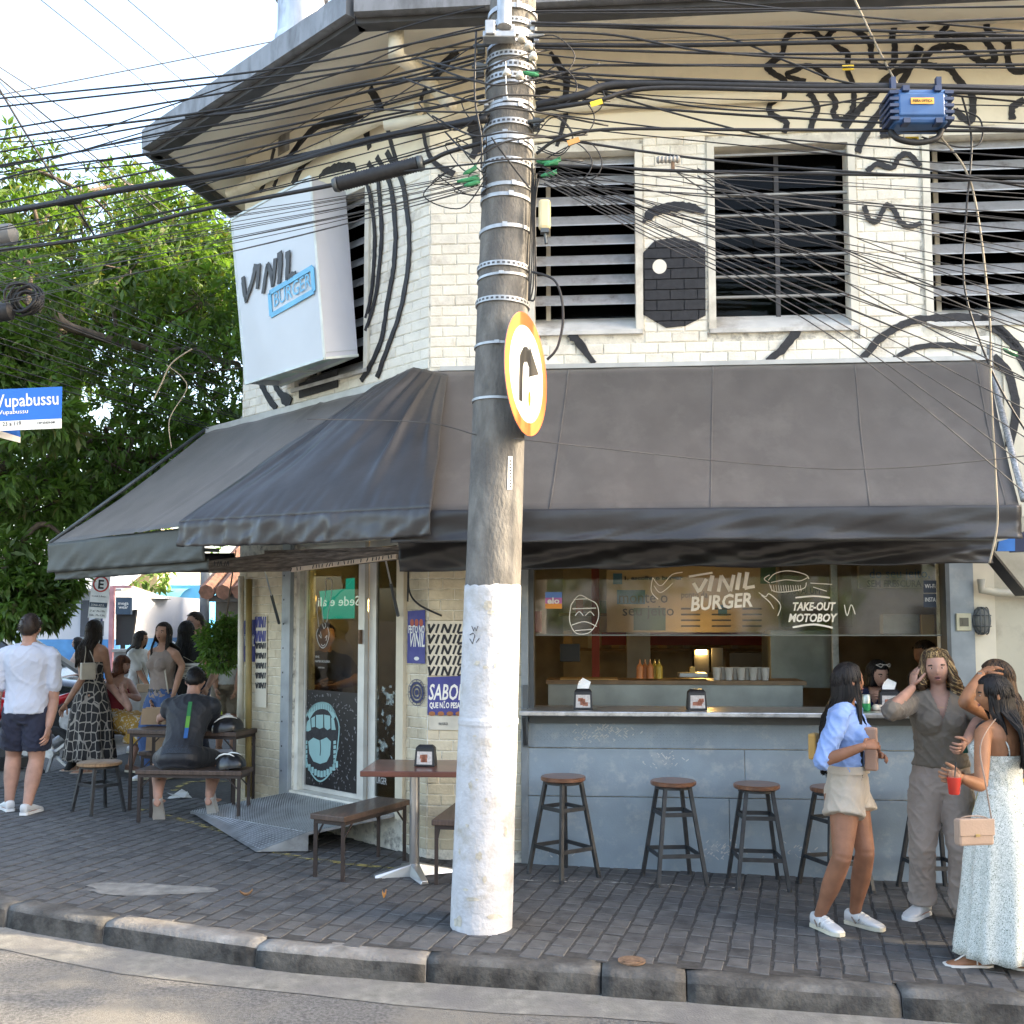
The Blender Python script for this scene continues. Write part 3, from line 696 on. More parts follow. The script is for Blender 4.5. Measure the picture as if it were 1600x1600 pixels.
aw=thing('awning',FAC.P(2.1,2.6,.1),'wide dark brown street awning above the serving window','awning','awnings')
A,B=FAC.P(.0,3.80,.05),FAC.P(4.27,3.80,.05);Dd,Cc=FAC.P(-.05,2.56,1.2),FAC.P(4.0,2.56,1.2)
nrm=(Dd-A).cross(B-A).normalized();nrm=nrm if nrm.y<0 else -nrm
sheet('canvas',M_canv,aw,A,B,Cc,Dd,60,20,lambda s,t:nrm*(-.03*math.sin(math.pi*t)+.010*mnoise.noise(V((s*9,t*2.5,0)))+.006*mnoise.noise(V((s*3,t*8,4)))+sum(fold(s,c,.003,.004) for c in (.26,.52,.77))))
for s in (.02,.26,.52,.77,.98):
 mb=MB();mb.tube([A.lerp(B,s).lerp(Dd.lerp(Cc,s),t/8)+nrm*(-.03*math.sin(math.pi*t/8)+.010*mnoise.noise(V((s*9,t/8*2.5,0)))+.006*mnoise.noise(V((s*3,t,4)))+.004) for t in range(9)],(.006,.003),6);mb.build('seam',M_canv,aw,smooth=True)
mb=MB();mb.tube([Dd+V((0,0,-.02)),Cc+V((0,0,-.02))],.028,12);mb.build('front_bar',M_sd,aw,smooth=True)
def vwave(k,amp,seed,drop=1):
 return lambda s,t:FAC.n*(amp*t*(mnoise.noise(V((s*k,t*1.2,seed)))+.5*mnoise.noise(V((s*k*3+t*4,t*2,seed+5))))+.004*math.sin(t*7))+V((0,0,.012*t*mnoise.noise(V((s*k,3,seed)))))
D2,C2_=Dd+FAC.n*.032+V((0,0,.005)),Cc+FAC.n*.032+V((0,0,.005))
sheet('valance',M_val,aw,D2,C2_,C2_+V((0,0,-.215)),D2+V((0,0,-.215)),110,12,vwave(7,.05,1))
mb=MB();mb.fbox(FAC,.10,4.27,3.80,3.835,.0,.07);mb.build('flashing',mat('flashing_zinc',(.5,.5,.48),.5,.4,var=.1),aw)
mb=MB();mb.tube([B+V((.02,0,.12)),B+FAC.u*.02+V((0,0,-.05)),B.lerp(Cc,.5)+FAC.u*.025,Cc+FAC.u*.03+V((0,0,.04))],.022,10);mb.build('side_trim',mat('silver_braid',(.32,.33,.34),.5,.4,var=.35,scale=60),aw,smooth=True)
for u in (.6,3.6):
 mb=MB();a=FAC.P(u,2.52,.05);mb.bar(a,FAC.P(u+.12,2.5,.62),.035);mb.bar(FAC.P(u+.12,2.5,.62),FAC.P(u,2.52,1.18),.03);mb.build('folding_arm',M_sd,aw)
rc=thing('roll_curtain',FAC.P(2.1,2.3,.5),'wrinkled black roll curtain hanging below the street awning','curtain')
p=[FAC.at(622,846,.72),FAC.at(1556,843,.72),FAC.at(1552,880,.72),FAC.at(624,893,.72)]
sheet('curtain_cloth',M_val,rc,p[0],p[1],p[2],p[3],150,14,lambda s,t:FAC.n*((.04*mnoise.noise(V((s*11+t*2.2,t*1.6,9)))+.012*mnoise.noise(V((s*26-t*3,t*2.4,19))))*(.3+t))+V((0,0,.014*t*mnoise.noise(V((s*9,1,2))))))
mb=MB();mb.tube([p[0]+V((0,0,.01)),p[1]+V((0,0,.01))],.022,10);mb.build('roller',M_sd,rc,smooth=True)
mb=MB();mb.bar(FAC.P(4.02,2.33,.55),FAC.P(4.34,2.02,.35),.10,.02);mb.build('side_flap',M_val,rc)
aw2=thing('awning',CHA.P(-1.8,2.6,.1),'sloping dark brown door awning at the left corner','awning','awnings')
A,B=CHA.P(-3.36,3.775,.05),CHA.P(-.5,3.775,.05);Dd,Cc=V((-4.22,9.35,2.55)),V((-2.52,7.74,2.55))
nrm=(Dd-A).cross(B-A).normalized();nrm=nrm if nrm.y<0 else -nrm
sheet('canvas',M_canv,aw2,A,B,Cc,Dd,50,20,lambda s,t:nrm*(-.03*math.sin(math.pi*t)+.012*mnoise.noise(V((s*7,t*2.5,30)))+sum(fold(s,c,.003,.010) for c in (.35,.7))))
q=(CHA.n*.03);Cc=V((-2.26,7.60,2.545))
vw2=lambda s,t:CHA.n*(.05*t*(mnoise.noise(V((s*6,t,41)))+.5*mnoise.noise(V((s*15+t*3,t*2,44)))))
sheet('valance',M_valg,aw2,Dd+q,Cc+q,Cc+q+V((0,0,-.265)),Dd+q+V((0,0,-.265)),70,10,vw2)
sheet('valance',M_valg,aw2,Dd-q*.2+V((.06,-.06,-.24)),Cc-q*.2+V((0,0,-.24)),Cc-q*.2+V((0,0,-.33)),Dd-q*.2+V((.06,-.06,-.335)),70,5,vw2)
mb=MB();mb.tube([Dd+V((0,0,-.02)),Cc+V((0,0,-.02))],.028,12);mb.build('front_bar',M_sd,aw2,smooth=True)
mb=MB();mb.bar(A,A+CHA.u*3.3,.05,.07);mb.build('flashing',MATS['flashing_zinc'],aw2)
mb=MB();mb.tube([A+V((-.01,0,.03)),Dd+V((-.01,0,.01))],.018,8);mb.build('side_trim',M_sd,aw2,smooth=True)
for u in (-3.1,-1.5):
 mb=MB();mb.bar(CHA.P(u,2.55,.05),CHA.P(u+.2,2.52,.8),.035);mb.bar(CHA.P(u+.2,2.52,.8),CHA.P(u-.1,2.54,1.46),.03);mb.build('folding_arm',M_sd,aw2)
sheet('back_curtain',M_val,aw2,CHA.P(-3.2,2.48,.9),CHA.P(-2.45,2.48,.25),CHA.P(-2.45,2.30,.25),CHA.P(-3.2,2.30,.9),12,4,lambda s,t:V((0,0,0)))
tp_=thing('tarpaulin',V((-1.2,7.3,2.6)),'creased black tarpaulin covering the corner between the two awnings','tarpaulin')
aL,aM,aR=CHA.at(588,604,.10),CHA.P(0,3.80,.13)+FAC.n*.05,FAC.at(702,588,.10)
bL,bR=hit(291,818,V((0,0,2.55)),V((0,0,1)))+V((-.02,-.05,0)),hit(678,797,V((0,0,2.565)),V((0,0,1)))+V((0,-.08,0))
def tarp(s,t):
 top=aL.lerp(aM,s/.5) if s<.5 else aM.lerp(aR,(s-.5)/.5)
 bot=bL.lerp(bR,s);p=top.lerp(bot,t)
 n=V((-.5,-.75,.45))
 h=.05*math.sin(math.pi*t)*math.sin(math.pi*s)
 for c0,c1,wd,a in ((.30,.12,.035,.03),(.42,.22,.03,.02),(.80,.72,.022,.045),(.62,.45,.06,-.03),(.92,.97,.02,.02),(.15,.03,.02,.025)):
  h+=fold(s,c0+(c1-c0)*t,wd*(.5+t),a*math.sin(math.pi*min(1,t*1.02+.05)))
 h+=(.03*mnoise.noise(V((s*5,t*2.2,2.2)))+.014*mnoise.noise(V((s*14+t*4,t*5,7))))*math.sin(math.pi*min(1,t+.08))+.02
 if t>.82:h+=(.018*mnoise.noise(V((s*30,t*6,17))))*(t-.82)*5
 return p+n*h
mb=MB();nu,nv=90,40;vs=[tarp(i/nu,j/nv) for j in range(nv+1) for i in range(nu+1)]
mb.add(vs,[(j*(nu+1)+i,(j+1)*(nu+1)+i,(j+1)*(nu+1)+i+1,j*(nu+1)+i+1) for j in range(nv) for i in range(nu)])
o=mb.build('tarp_sheet',M_tarp,tp_,smooth=True);o.modifiers.new('solid','SOLIDIFY').thickness=.003
eL,eR=tarp(0,1),tarp(1,1);fn=V((-.5,-.86,0))
mb=MB();nu,nv=110,10;vs=[]
for j in range(nv+1):
 t=j/nv
 for i in range(nu+1):
  s=i/nu;p=tarp(s,1)+V((0,0,-.185*t-.02*math.sin(s*3.1)*t))+fn*(.012*math.sin(min(1,t*4)*1.57)+.035*t*(mnoise.noise(V((s*9,t*1.5,60)))+.6*mnoise.noise(V((s*26+t*3,t,63))))+fold(s,.62+t*.04,.03,.03)+fold(s,.38-t*.05,.03,.025))
  vs.append(p)
mb.add(vs,[(j*(nu+1)+i,(j+1)*(nu+1)+i,(j+1)*(nu+1)+i+1,j*(nu+1)+i+1) for j in range(nv) for i in range(nu)])
o=mb.build('tarp_flap',M_tarp,tp_,smooth=True);o.modifiers.new('solid','SOLIDIFY').thickness=.003
M_wood=mat('weathered_wood',(.24,.20,.165),.85,var=.35,scale=5,bump=.6,bscale=24,stretch=(1.2,1.2,14),dirt=(.08,.065,.05),dirtamt=.5,dscale=3)
bm_=thing('door_beam',CHA.P(-1.2,2.4,.4),'weathered timber beam with stencilled marks above the door','beam')
n_=.42;mb=MB();mb.prism(CHA,[CHA.px(x,y,n_) for x,y in [(326,876),(425,864),(623,861),(623,873),(456,892),(326,895)]],n_-.06,n_);mb.build('plank',M_wood,bm_)
mb=MB();mb.prism(CHA,[CHA.px(x,y,n_) for x,y in [(410,860),(623,853),(623,860),(410,868)]],n_-.1,n_-.02);mb.build('plank',M_wood,bm_)
mb=MB();mb.prism(CHA,[CHA.px(x,y,n_) for x,y in [(458,894),(622,873),(622,866),(458,887)]],n_+.002,n_+.02);mb.build('pale_strip',mat('pale_strip',(.62,.5,.38),.6,var=.2),bm_)
mk=MB()
for i in range(34):
 x=455+i*4.9+rnd.uniform(-1,1);y=889.5-(x-458)*.128
 if rnd.random()<.3:continue
 a=CHA.px(x,y+2.6,n_+.02);b=CHA.px(x+rnd.uniform(-1.5,2.5),y-2.6,n_+.02);mk.stroke(CHA,[a,b],.010,n_+.02,n_+.022,0,1)
for i in range(7):
 x=336+i*3.6;mk.stroke(CHA,[CHA.px(x,884,n_),CHA.px(x+(2 if i%3 else -1),877,n_)],.011,n_,n_+.002,0,1)
mk.build('stencil_marks',M_black,bm_,kind='stuff')
# === LIGHT-BOX SIGN ON THE CORNER WALL
M_sgn=mat('sign_vinyl',(.62,.65,.67),.45,var=.03,scale=2,spec=.4)
sb=thing('shop_sign',CHA.P(-1.6,4.0,0),'white wedge-shaped lightbox sign on the corner reading VINIL BURGER','sign')
N1=.43
TL,TR,BR,BL_=CHA.at(362,343,N1),CHA.at(485,276,N1),CHA.at(507,560,N1),CHA.at(384,600,N1)
rT,rB=CHA.at(540,299,.05),CHA.at(559,555,.05)
off=(rT-TR+rB-BR)/2
lT,lB=TL+off,BL_+off
mb=MB();nu,nv=24,24;vs=[]
for j in range(nv+1):
 for i in range(nu+1):
  s,t=i/nu,j/nv;p=TL.lerp(TR,s).lerp(BL_.lerp(BR,s),t)
  h=.012*mnoise.noise(V((s*3,t*2,80)))*math.sin(math.pi*s)*math.sin(math.pi*t)+fold(s-.2*t,.05+.35*max(0,t-.55),.09,.02*max(0,t-.5)*(1-t)*5)
  vs.append(p+CHA.n*h)
w_=nu+1;mb.add(vs,[(j*w_+i,(j+1)*w_+i,(j+1)*w_+i+1,j*w_+i+1) for j in range(nv) for i in range(nu)])
mb.build('front_face',M_sgn,sb,smooth=True)
mb=MB();mb.quad(TR,BR,rB,rT);mb.build('side_face',mat('sign_side',(.48,.51,.58),.5,var=.03,scale=2),sb)
mb=MB();mb.quad(TL,lT,lB,BL_);mb.quad(TL,TR,rT,lT);mb.quad(lT,rT,rB,lB);mb.build('box_back',mat('sign_side',(.7,.72,.78)),sb)
mb=MB()
for a,b in ((BL_,BR),(BR,rB),(BL_.lerp(BR,.5),lB.lerp(rB,.5)),(lB,rB),(TL,TR),(TR,BR),(TL,BL_)):mb.bar(a,b,.02)
mb.build('sign_frame',mat('sign_frame',(.6,.66,.64),.5,.2),sb)
mb=MB();mb.quad(BL_+V((0,0,.05)),BR+V((0,0,.05)),rB+V((0,0,.05)),lB+V((0,0,.05)));mb.build('diffuser',mat('sign_diffuser',(.55,.72,.66),.5),sb)
SF=Fr(BL_,(BR-BL_));SF.n=(BR-BL_).cross(TL-BL_).normalized();SF.v=SF.n.cross(SF.u).normalized()
def sp(x,y):return SF.px(340+x/4,240+y/4,.012)
M_let=mat('brush_black',(.05,.047,.045),.5)
M_cyan=mat('sign_blue',(.16,.50,.74),.5)
mb=MB();kn=(.010,.018)
for l,wd in [([(160,770),(165,840),(180,930)],[.05,.055,.04]),([(240,690),(220,790),(178,920)],[.06,.05,.04]),([(258,690),(255,760),(248,845)],[.06,.05,.04]),([(285,875),(298,780),(315,690)],[.045,.045,.05]),([(312,690),(335,750),(345,830)],[.05,.05,.04]),([(345,830),(355,740),(362,655)],[.04,.05,.05]),([(388,615),(392,700),(384,815)],[.07,.06,.05]),([(440,610),(440,700),(434,790)],[.07,.06,.05]),([(434,785),(455,765),(490,745)],[.05,.05,.035])]:
 mb.stroke(SF,[sp(*q) for q in l],wd,kn[0],kn[1],.12,5)
mb.build('brush_letters',M_let,sb)
mb=MB();bx=[(325,872),(592,712),(602,860),(335,1013)];bxs=[sp(*q) for q in bx]
for i in range(4):mb.stroke(SF,[bxs[i],bxs[(i+1)%4]],.045,kn[0],kn[1],0,1)
mb.build('letter_frame',M_cyan,sb)
a,b=sp(350,962),sp(578,832)
text(SF,'BURGER',a[0],a[1],.185,M_cyan,'sign_letters',kn[0]+.002,sb,wid=math.dist(a,b),rot=math.atan2(b[1]-a[1],b[0]-a[0]),bold=.0)
# === UTILITY POLE
M_pole=mat('pole_concrete',(.175,.166,.15),.92,var=.22,scale=14,bump=1.0,bscale=60,dirt=(.10,.095,.09),dirtamt=.55,dscale=5,stretch=(1,1,.45))
M_polw=mat('pole_white_paint',(.50,.50,.515),.75,var=.08,scale=10,bump=.7,bscale=35,dirt=(.34,.31,.26),dirtamt=.32,dscale=5.5)
M_strap=mat('strap_steel',(.42,.43,.44),.5,.75,var=.12,scale=20)
PB,PT=V((-.185,6.27,0)),V((.005,6.27,5.7))
def pc(z):return PB.lerp(PT,z/5.7)
def pr(z):return .183-.0065*z
pole=thing('utility_pole',PB,'tall concrete utility pole with white painted base standing at the kerb','utility pole')
def shaft(z0,z1,extra,nz,n=64,rag=0):
 mb=MB();vs=[]
 for j in range(nz+1):
  for k in range(n):
   a=2*math.pi*k/n;z=z0+(z1-z0)*j/nz
   if rag and j==nz:z+=rag*mnoise.noise(V((math.cos(a)*3,math.sin(a)*3,1)))
   r=pr(z)+extra+.0022*mnoise.noise(V((math.cos(a)*2.2,math.sin(a)*2.2,z*2.5)))+.0012*mnoise.noise(V((math.cos(a)*8,math.sin(a)*8,z*9)))
   c=pc(z);vs.append(V((c.x+r*math.cos(a),c.y+r*math.sin(a),z)))
 mb.add(vs,[(j*n+k,j*n+(k+1)%n,(j+1)*n+(k+1)%n,(j+1)*n+k) for j in range(nz) for k in range(n)]+[tuple(range(nz*n,nz*n+n))])
 return mb
shaft(-.1,8.6,0,120).build('shaft',M_pole,pole,smooth=True)
z_of=lambda y:aty(770,y,6.12).z
shaft(-.05,z_of(914),.0035,60,rag=.02).build('painted_base',M_polw,pole,smooth=True)
mb=MB();zz=z_of(1130)
for i in range(48):
 a0,a1=2*math.pi*i/48,2*math.pi*(i+1)/48
 c=pc(zz);r0=pr(zz)+.003;r1=r0+.006
 f=lambda a,r,z:V((c.x+r*math.cos(a),c.y+r*math.sin(a),z))
 mb.add([f(a0,r0,zz-.03),f(a1,r0,zz-.03),f(a1,r1,zz-.012),f(a0,r1,zz-.012),f(a0,r1,zz+.012),f(a1,r1,zz+.012),f(a0,r0,zz+.03),f(a1,r0,zz+.03)],[(0,1,2,3),(3,2,5,4),(4,5,7,6)])
mb.build('paint_ridge',M_polw,pole)
m_fl=mat('bare_concrete',(.50,.46,.38),.9,var=.2,scale=25,bump=.5)
def polept(px,py,extra):
 d=ray(px,py);z=aty(px,py,6.1).z;c=pc(z);r=pr(z)+extra
 o2=V((CAM.x-c.x,CAM.y-c.y));dd=V((d.x,d.y));A_=dd.dot(dd);B_=o2.dot(dd);C_=o2.dot(o2)-r*r;t=(-B_-math.sqrt(max(B_*B_-A_*C_,0)))/A_
 return CAM+d*t
def flake(px,py,sx,sy):
 mb=MB();k=14;pts=[]
 for i in range(k):
  a=2*math.pi*i/k;rr=rnd.uniform(.6,1.1);pts.append(polept(px+sx*rr*math.cos(a),py+sy*rr*math.sin(a),.0062))
 ce=polept(px,py,.0064);mb.add([ce]+pts,[(0,1+i,1+(i+1)%k) for i in range(k)]);return mb
fl=MB()
for px,py,sx,sy in [(762,945,8,8),(768,957,7,4),(745,1036,5,5),(758,1043,5,3),(735,1228,4,8),(748,1338,6,8),(757,1375,4,6),(740,1405,12,4),(716,1440,8,10),(772,1432,14,5),(730,1290,3,3),(775,1040,3,5),(718,1330,2,6),(790,1300,3,9),(760,1250,2,4),(752,1200,2,2),(742,1150,3,2),(780,1020,2,3),(745,1218,3,2),(727,1390,5,3)]:
 m_=flake(px,py,sx,sy);fl.add(m_.v,m_.f)
fl.build('paint_flakes',m_fl,pole,kind='stuff')
mb=MB()
for pts in ([(737,978),(740,986),(742,980),(744,986),(747,978)],[(734,992),(739,989),(742,993),(738,1006),(734,998)],[(744,1004),(749,997)]):
 P_=[polept(x,y,.007) for x,y in pts];mb.tube(P_,.0022,5)
mb.build('scrawl',M_black,pole)
mb=MB();q=[polept(x,y,.006) for x,y in ((794,713),(801,713),(800,765),(793,765))];mb.add(q,[(0,1,2,3)]);mb.build('number_plate',mat('plate_white',(.8,.8,.78),.5),pole)
mb=MB()
for i in range(9):
 y=719+i*5;q=[polept(x,yy,.0075) for x,yy in ((796,y),(799,y),(798.8,y+2.4),(795.8,y+2.4))];mb.add(q,[(0,1,2,3)])
mb.build('plate_print',M_black,pole,kind='stuff')
def strap(y,hgt,holes=False,m=M_strap,ext=.004,tilt=0.0):
 z=z_of(y);h=hgt*6.1/1600/2;mb=MB();n=40;vs=[]
 for j,(dz,e) in enumerate(((-h,0),(-h,ext+.003),(h,ext+.003),(h,0))):
  for k in range(n):
   a=2*math.pi*k/n;zz=z+dz+tilt*math.cos(a);c=pc(zz);r=pr(zz)+.002+e;vs.append(V((c.x+r*math.cos(a),c.y+r*math.sin(a),zz)))
 mb.add(vs,[(j*n+k,j*n+(k+1)%n,(j+1)*n+(k+1)%n,(j+1)*n+k) for j in range(3) for k in range(n)])
 o=mb.build('strap',m,pole,smooth='a')
 if holes:
  hb=MB();c=pc(z);r=pr(z)+ext+.006
  for k in range(-8,9):
   a=-math.pi/2+k*.19;t=V((-math.sin(a),math.cos(a),0));nn=V((math.cos(a),math.sin(a),0));p=c+nn*r;p.z=z+tilt*math.cos(a)
   hb.add([p-t*.009+V((0,0,-h*.4)),p+t*.009+V((0,0,-h*.4)),p+t*.009+V((0,0,h*.4)),p-t*.009+V((0,0,h*.4))],[(0,1,2,3)])
  hb.build('strap_hole',M_gutdark,o,kind='stuff')
 else:
  c=pc(z);hb=MB();a=-1.4+rnd.uniform(-.5,.5);p=c+V((math.cos(a),math.sin(a),0))*(pr(z)+ext+.009);hb.box((p.x,p.y,z),.03,.014,h*2.6,a+math.pi/2);hb.build('buckle',m,o)
for y,h,ho in [(8,8,0),(30,9,1),(48,12,0),(62,5,0),(82,9,1),(99,11,1),(116,10,1),(126,4,0),(156,5,0),(163,5,0),(188,9,1),(211,11,0),(220,5,0),(249,9,1),(286,6,0),(303,6,0),(352,6,0),(411,8,1),(427,4,0),(466,8,1),(535,4,0),(621,4,0)]:
 strap(y,h,ho,ext=.004 if h<8 else .007,tilt=rnd.uniform(-.008,.008))
def pole_part(name,px,py,w_,h_,d_,m,Y=6.07,rz=0):
 p=aty(px,py,Y);mb=MB();mb.box(p,w_,d_,h_,rz);return mb.build(name,m,pole,bev=.006)
mb=MB();q_=aty(788,42,6.08);mb.tube([q_,q_+V((0,0,.4))],.045,16);mb.build('bracket_tube',M_strap,pole,smooth='a');pole_part('bracket',780,58,.2,.04,.08,M_strap);pole_part('clamp',766,50,.06,.09,.12,M_strap)
for x,y in [(832,45),(838,62),(826,78),(822,100),(752,78),(750,110),(835,118),(838,195),(760,165)]:
 p=aty(x,y,6.2);mb=MB();mb.box(p,rnd.uniform(.03,.07),.08,rnd.uniform(.04,.07));mb.tube([p+V((-.05,-.04,0)),p+V((.05,-.04,.01))],.012,8);mb.build('insulator_clamp',rnd.choice([M_sd,M_strap,M_sd]),pole,bev=.006)
for x,y in [(815,63),(792,118),(826,75),(812,122),(833,92)]:
 p=aty(x,y,6.05);mb=MB();mb.cyl(p,.028,.03,14,.02);mb.ell(p+V((0,0,.03)),.02,.02,.014);mb.build('insulator',mat('porcelain',(.7,.66,.58),.25,var=.08),pole,smooth=True)
 # ---- right-turn sign on the pole
ts=thing('turn_sign',V((.09,6.08,2.9)),'round turn-right traffic sign with orange-red rim strapped to the pole','traffic sign')
n_=V((.935,-.355,0)).normalized();TF=Fr(aty(823,585,6.08),V((-n_.y,n_.x,0)),n_);Rs=.37
mb=MB();disc(mb,TF,0,0,Rs,Rs,-.004,0,56);mb.build('plate',mat('sign_back',(.3,.3,.3),.5,.4),ts)
def annulus(mb,F,r0,r1,n0,k=64):
 vs=[F.P(r*math.cos(2*math.pi*i/k),r*math.sin(2*math.pi*i/k),n0) for r in (r0,r1) for i in range(k)]
 mb.add(vs,[(i,(i+1)%k,k+(i+1)%k,k+i)[::-1] for i in range(k)])
mb=MB();annulus(mb,TF,Rs*.79,Rs,.0015);mb.build('rim',mat('sign_orange',(.85,.17,.05),.4,var=.08),ts)
mb=MB();disc(mb,TF,0,0,Rs*.79,Rs*.79,0,.0012,56);mb.build('face',mat('sign_white',(.8,.8,.77),.4,var=.03),ts)
mb=MB();k=Rs
mb.stroke(TF,[(-.30*k,-.50*k),(-.28*k,0),(-.22*k,.22*k),(0,.33*k),(.16*k,.25*k)],[.15*k,.16*k,.2*k,.24*k,.25*k],.0012,.003,0,6)
mb.prism(TF,[(.13*k,.50*k),(.58*k,.13*k),(.10*k,-.02*k)],.0012,.0031);mb.build('arrow',mat('sign_black',(.035,.033,.03),.5),ts)
mb=MB();disc(mb,TF,.12*k,-.38*k,.055*k,.12*k,.0012,.0025,14);mb.build('sticker',mat('amber',(.8,.4,.02),.5),ts)
for dz in (.32,-.3):
 mb=MB();p=TF.P(0,dz*.5,-.01);c=pc(p.z);mb.bar(p,V((c.x,c.y,p.z))+n_*.15,.03,.03);mb.build('sign_clamp',M_strap,ts)
 # === CABLES
M_cab=mat('cable_black',(.022,.022,.024),.55,var=.2,scale=30);M_cabg=mat('cable_grey',(.075,.072,.07),.55,var=.2);M_cabw=mat('cord_pale',(.32,.27,.2),.7,var=.2)
def cable(pts,r,label,group=None,m=None,name='cable',cat='cable',n=5,sub=8):
 P_=[aty(x,y,Y) for x,y,Y in pts];mb=MB();Q=smooth(P_,sub) if len(P_)>2 else P_
 mb.tube(Q,r,n);o=mb.build(name,m or M_cab,None,smooth=True);return tag(o,label,cat,group)
G1='overhead cables strung to the pole'
cable([(762,186,6.15),(600,214,6.5),(400,262,7),(172,300,7.6),(60,322,8),(-60,340,8.4)],.024,'thickest black cable bundle crossing from the pole below the eave tip to the left edge',G1,n=8)
cable([(765,178,6.15),(690,196,6.3),(580,218,6.5),(400,268,7),(250,292,7.4)],.013,'black cable lashed under the thickest bundle left of the pole',G1,n=6)
cable([(760,222,6.12),(700,238,6.2),(652,258,6.25),(530,287,6.4),(300,331,6.9),(140,372,7.2),(-60,397,7.6)],.014,'sagging black cable that carries the ribbed splice tube',G1,n=7)
for pts,r,lab in [([(758,82,6.15),(560,130,6.5),(300,178,7),(120,201,7.5),(-60,226,8)],.0085,'black cable from the steel pole brackets to the left edge above the tree'),([(758,95,6.15),(400,185,6.9),(260,206,7.2),(80,246,7.6),(-60,272,8)],.007,'black cable passing just under the fascia corner of the eave'),([(756,118,6.15),(600,164,6.5),(430,200,6.9),(240,240,7.3),(70,262,7.6),(-60,300,8)],.008,'black cable crossing the middle of the soffit to the treetop'),([(756,40,6.15),(640,70,6.4),(520,118,6.6),(260,196,7.1),(70,252,7.6)],.005,'thin black cable from the pole top down across the fascia'),([(758,138,6.15),(600,172,6.4),(400,214,6.8),(250,252,7.2),(90,266,7.6)],.006,'black cable running to the lower tip of the eave'),([(758,10,6.15),(640,40,6.4),(420,112,6.9),(250,170,7.3),(100,216,7.7),(-60,222,8)],.005,'thin cable over the fascia joining the upper left cables'),([(757,148,6.15),(690,165,6.3),(560,190,6.5),(330,258,7),(240,256,7.2)],.007,'black cable lying over the soffit above the drain pipe'),([(757,60,6.15),(620,150,6.4),(500,222,6.6),(300,296,7),(235,320,7.2),(150,352,7.4)],.004,'thin wire slanting across the eave from pole to tree'),([(756,128,6.15),(700,122,6.25),(590,130,6.5),(505,146,6.7),(400,172,6.9),(290,183,7.1)],.011,'stiff black cable with a grey joint in front of the soffit'),]:cable(pts,r,lab,G1)
ORD='first second third fourth fifth sixth seventh eighth ninth tenth eleventh twelfth thirteenth fourteenth fifteenth sixteenth seventeenth eighteenth nineteenth twentieth twenty-first twenty-second twenty-third twenty-fourth twenty-fifth twenty-sixth'.split()
for i in range(13):
 y0=268+i*2.2;y1=384+i*8+rnd.uniform(-6,6);xm=rnd.uniform(420,520)
 cable([(750,y0,6.15),(xm,y0+(750-xm)*(y1-y0)/750+rnd.uniform(0,8),6.6),(-60,y1+8,7.6)],.0028,f'thin drop wire {ORD[i]} from the top in the fan left of the pole','thin drop wires left of the pole',M_cabg,'drop_wire','wire',4)
for k,(x0,x1,y1) in enumerate([(64,292,182),(134,335,168),(204,372,150)]):
 cable([(x0-60,-48,12),(x1+40,y1+32,13.5)],.006,['bare wire crossing the sky nearest the left edge','bare wire crossing the middle of the sky','bare wire crossing the sky nearest the flue'][k],'bare wires high over the roof',M_cabg,'power_wire','wire',5,1)
cable([(-40,156,10),(200,110,10.5),(460,58,11)],.006,'single wire rising across the sky to the flue',None,M_cabg,'power_wire','wire')
for k,pts in enumerate([[(-30,98,9),(100,205,10),(260,338,12)],[(-20,108,9),(66,250,9.3),(106,305,9.5),(150,372,10)],[(-20,128,9),(150,276,10),(230,350,11)],[(-20,92,9),(160,212,10.5),(310,330,12.5)],[(-10,118,9),(40,168,9.2),(120,232,9.8),(285,340,12)]]):
 cable(pts,[.008,.011,.005,.006,.005][k],f'slanting wire descending from the upper left edge into the tree, {ORD[k]} from the left','slanting wires before the tree',M_cabg if k!=1 else M_cab,'power_wire','wire')
for i in range(15):
 y0=396+i*13+rnd.uniform(-5,5);y1=560+i*9.5+rnd.uniform(-10,10)
 cable([(-40,y0-12,8),(170,y0+(y1-y0)*.4+rnd.uniform(4,10),9.3),(380,y1,10.6)],rnd.choice([.004,.005,.009 if i in (3,6) else .004]),f'wire sloping across the tree, {ORD[i]} from the top at the left edge','wires sloping before the tree',rnd.choice([M_cab,M_cabg]),'drop_wire','wire',4)
G2='overhead cables strung right of the pole'
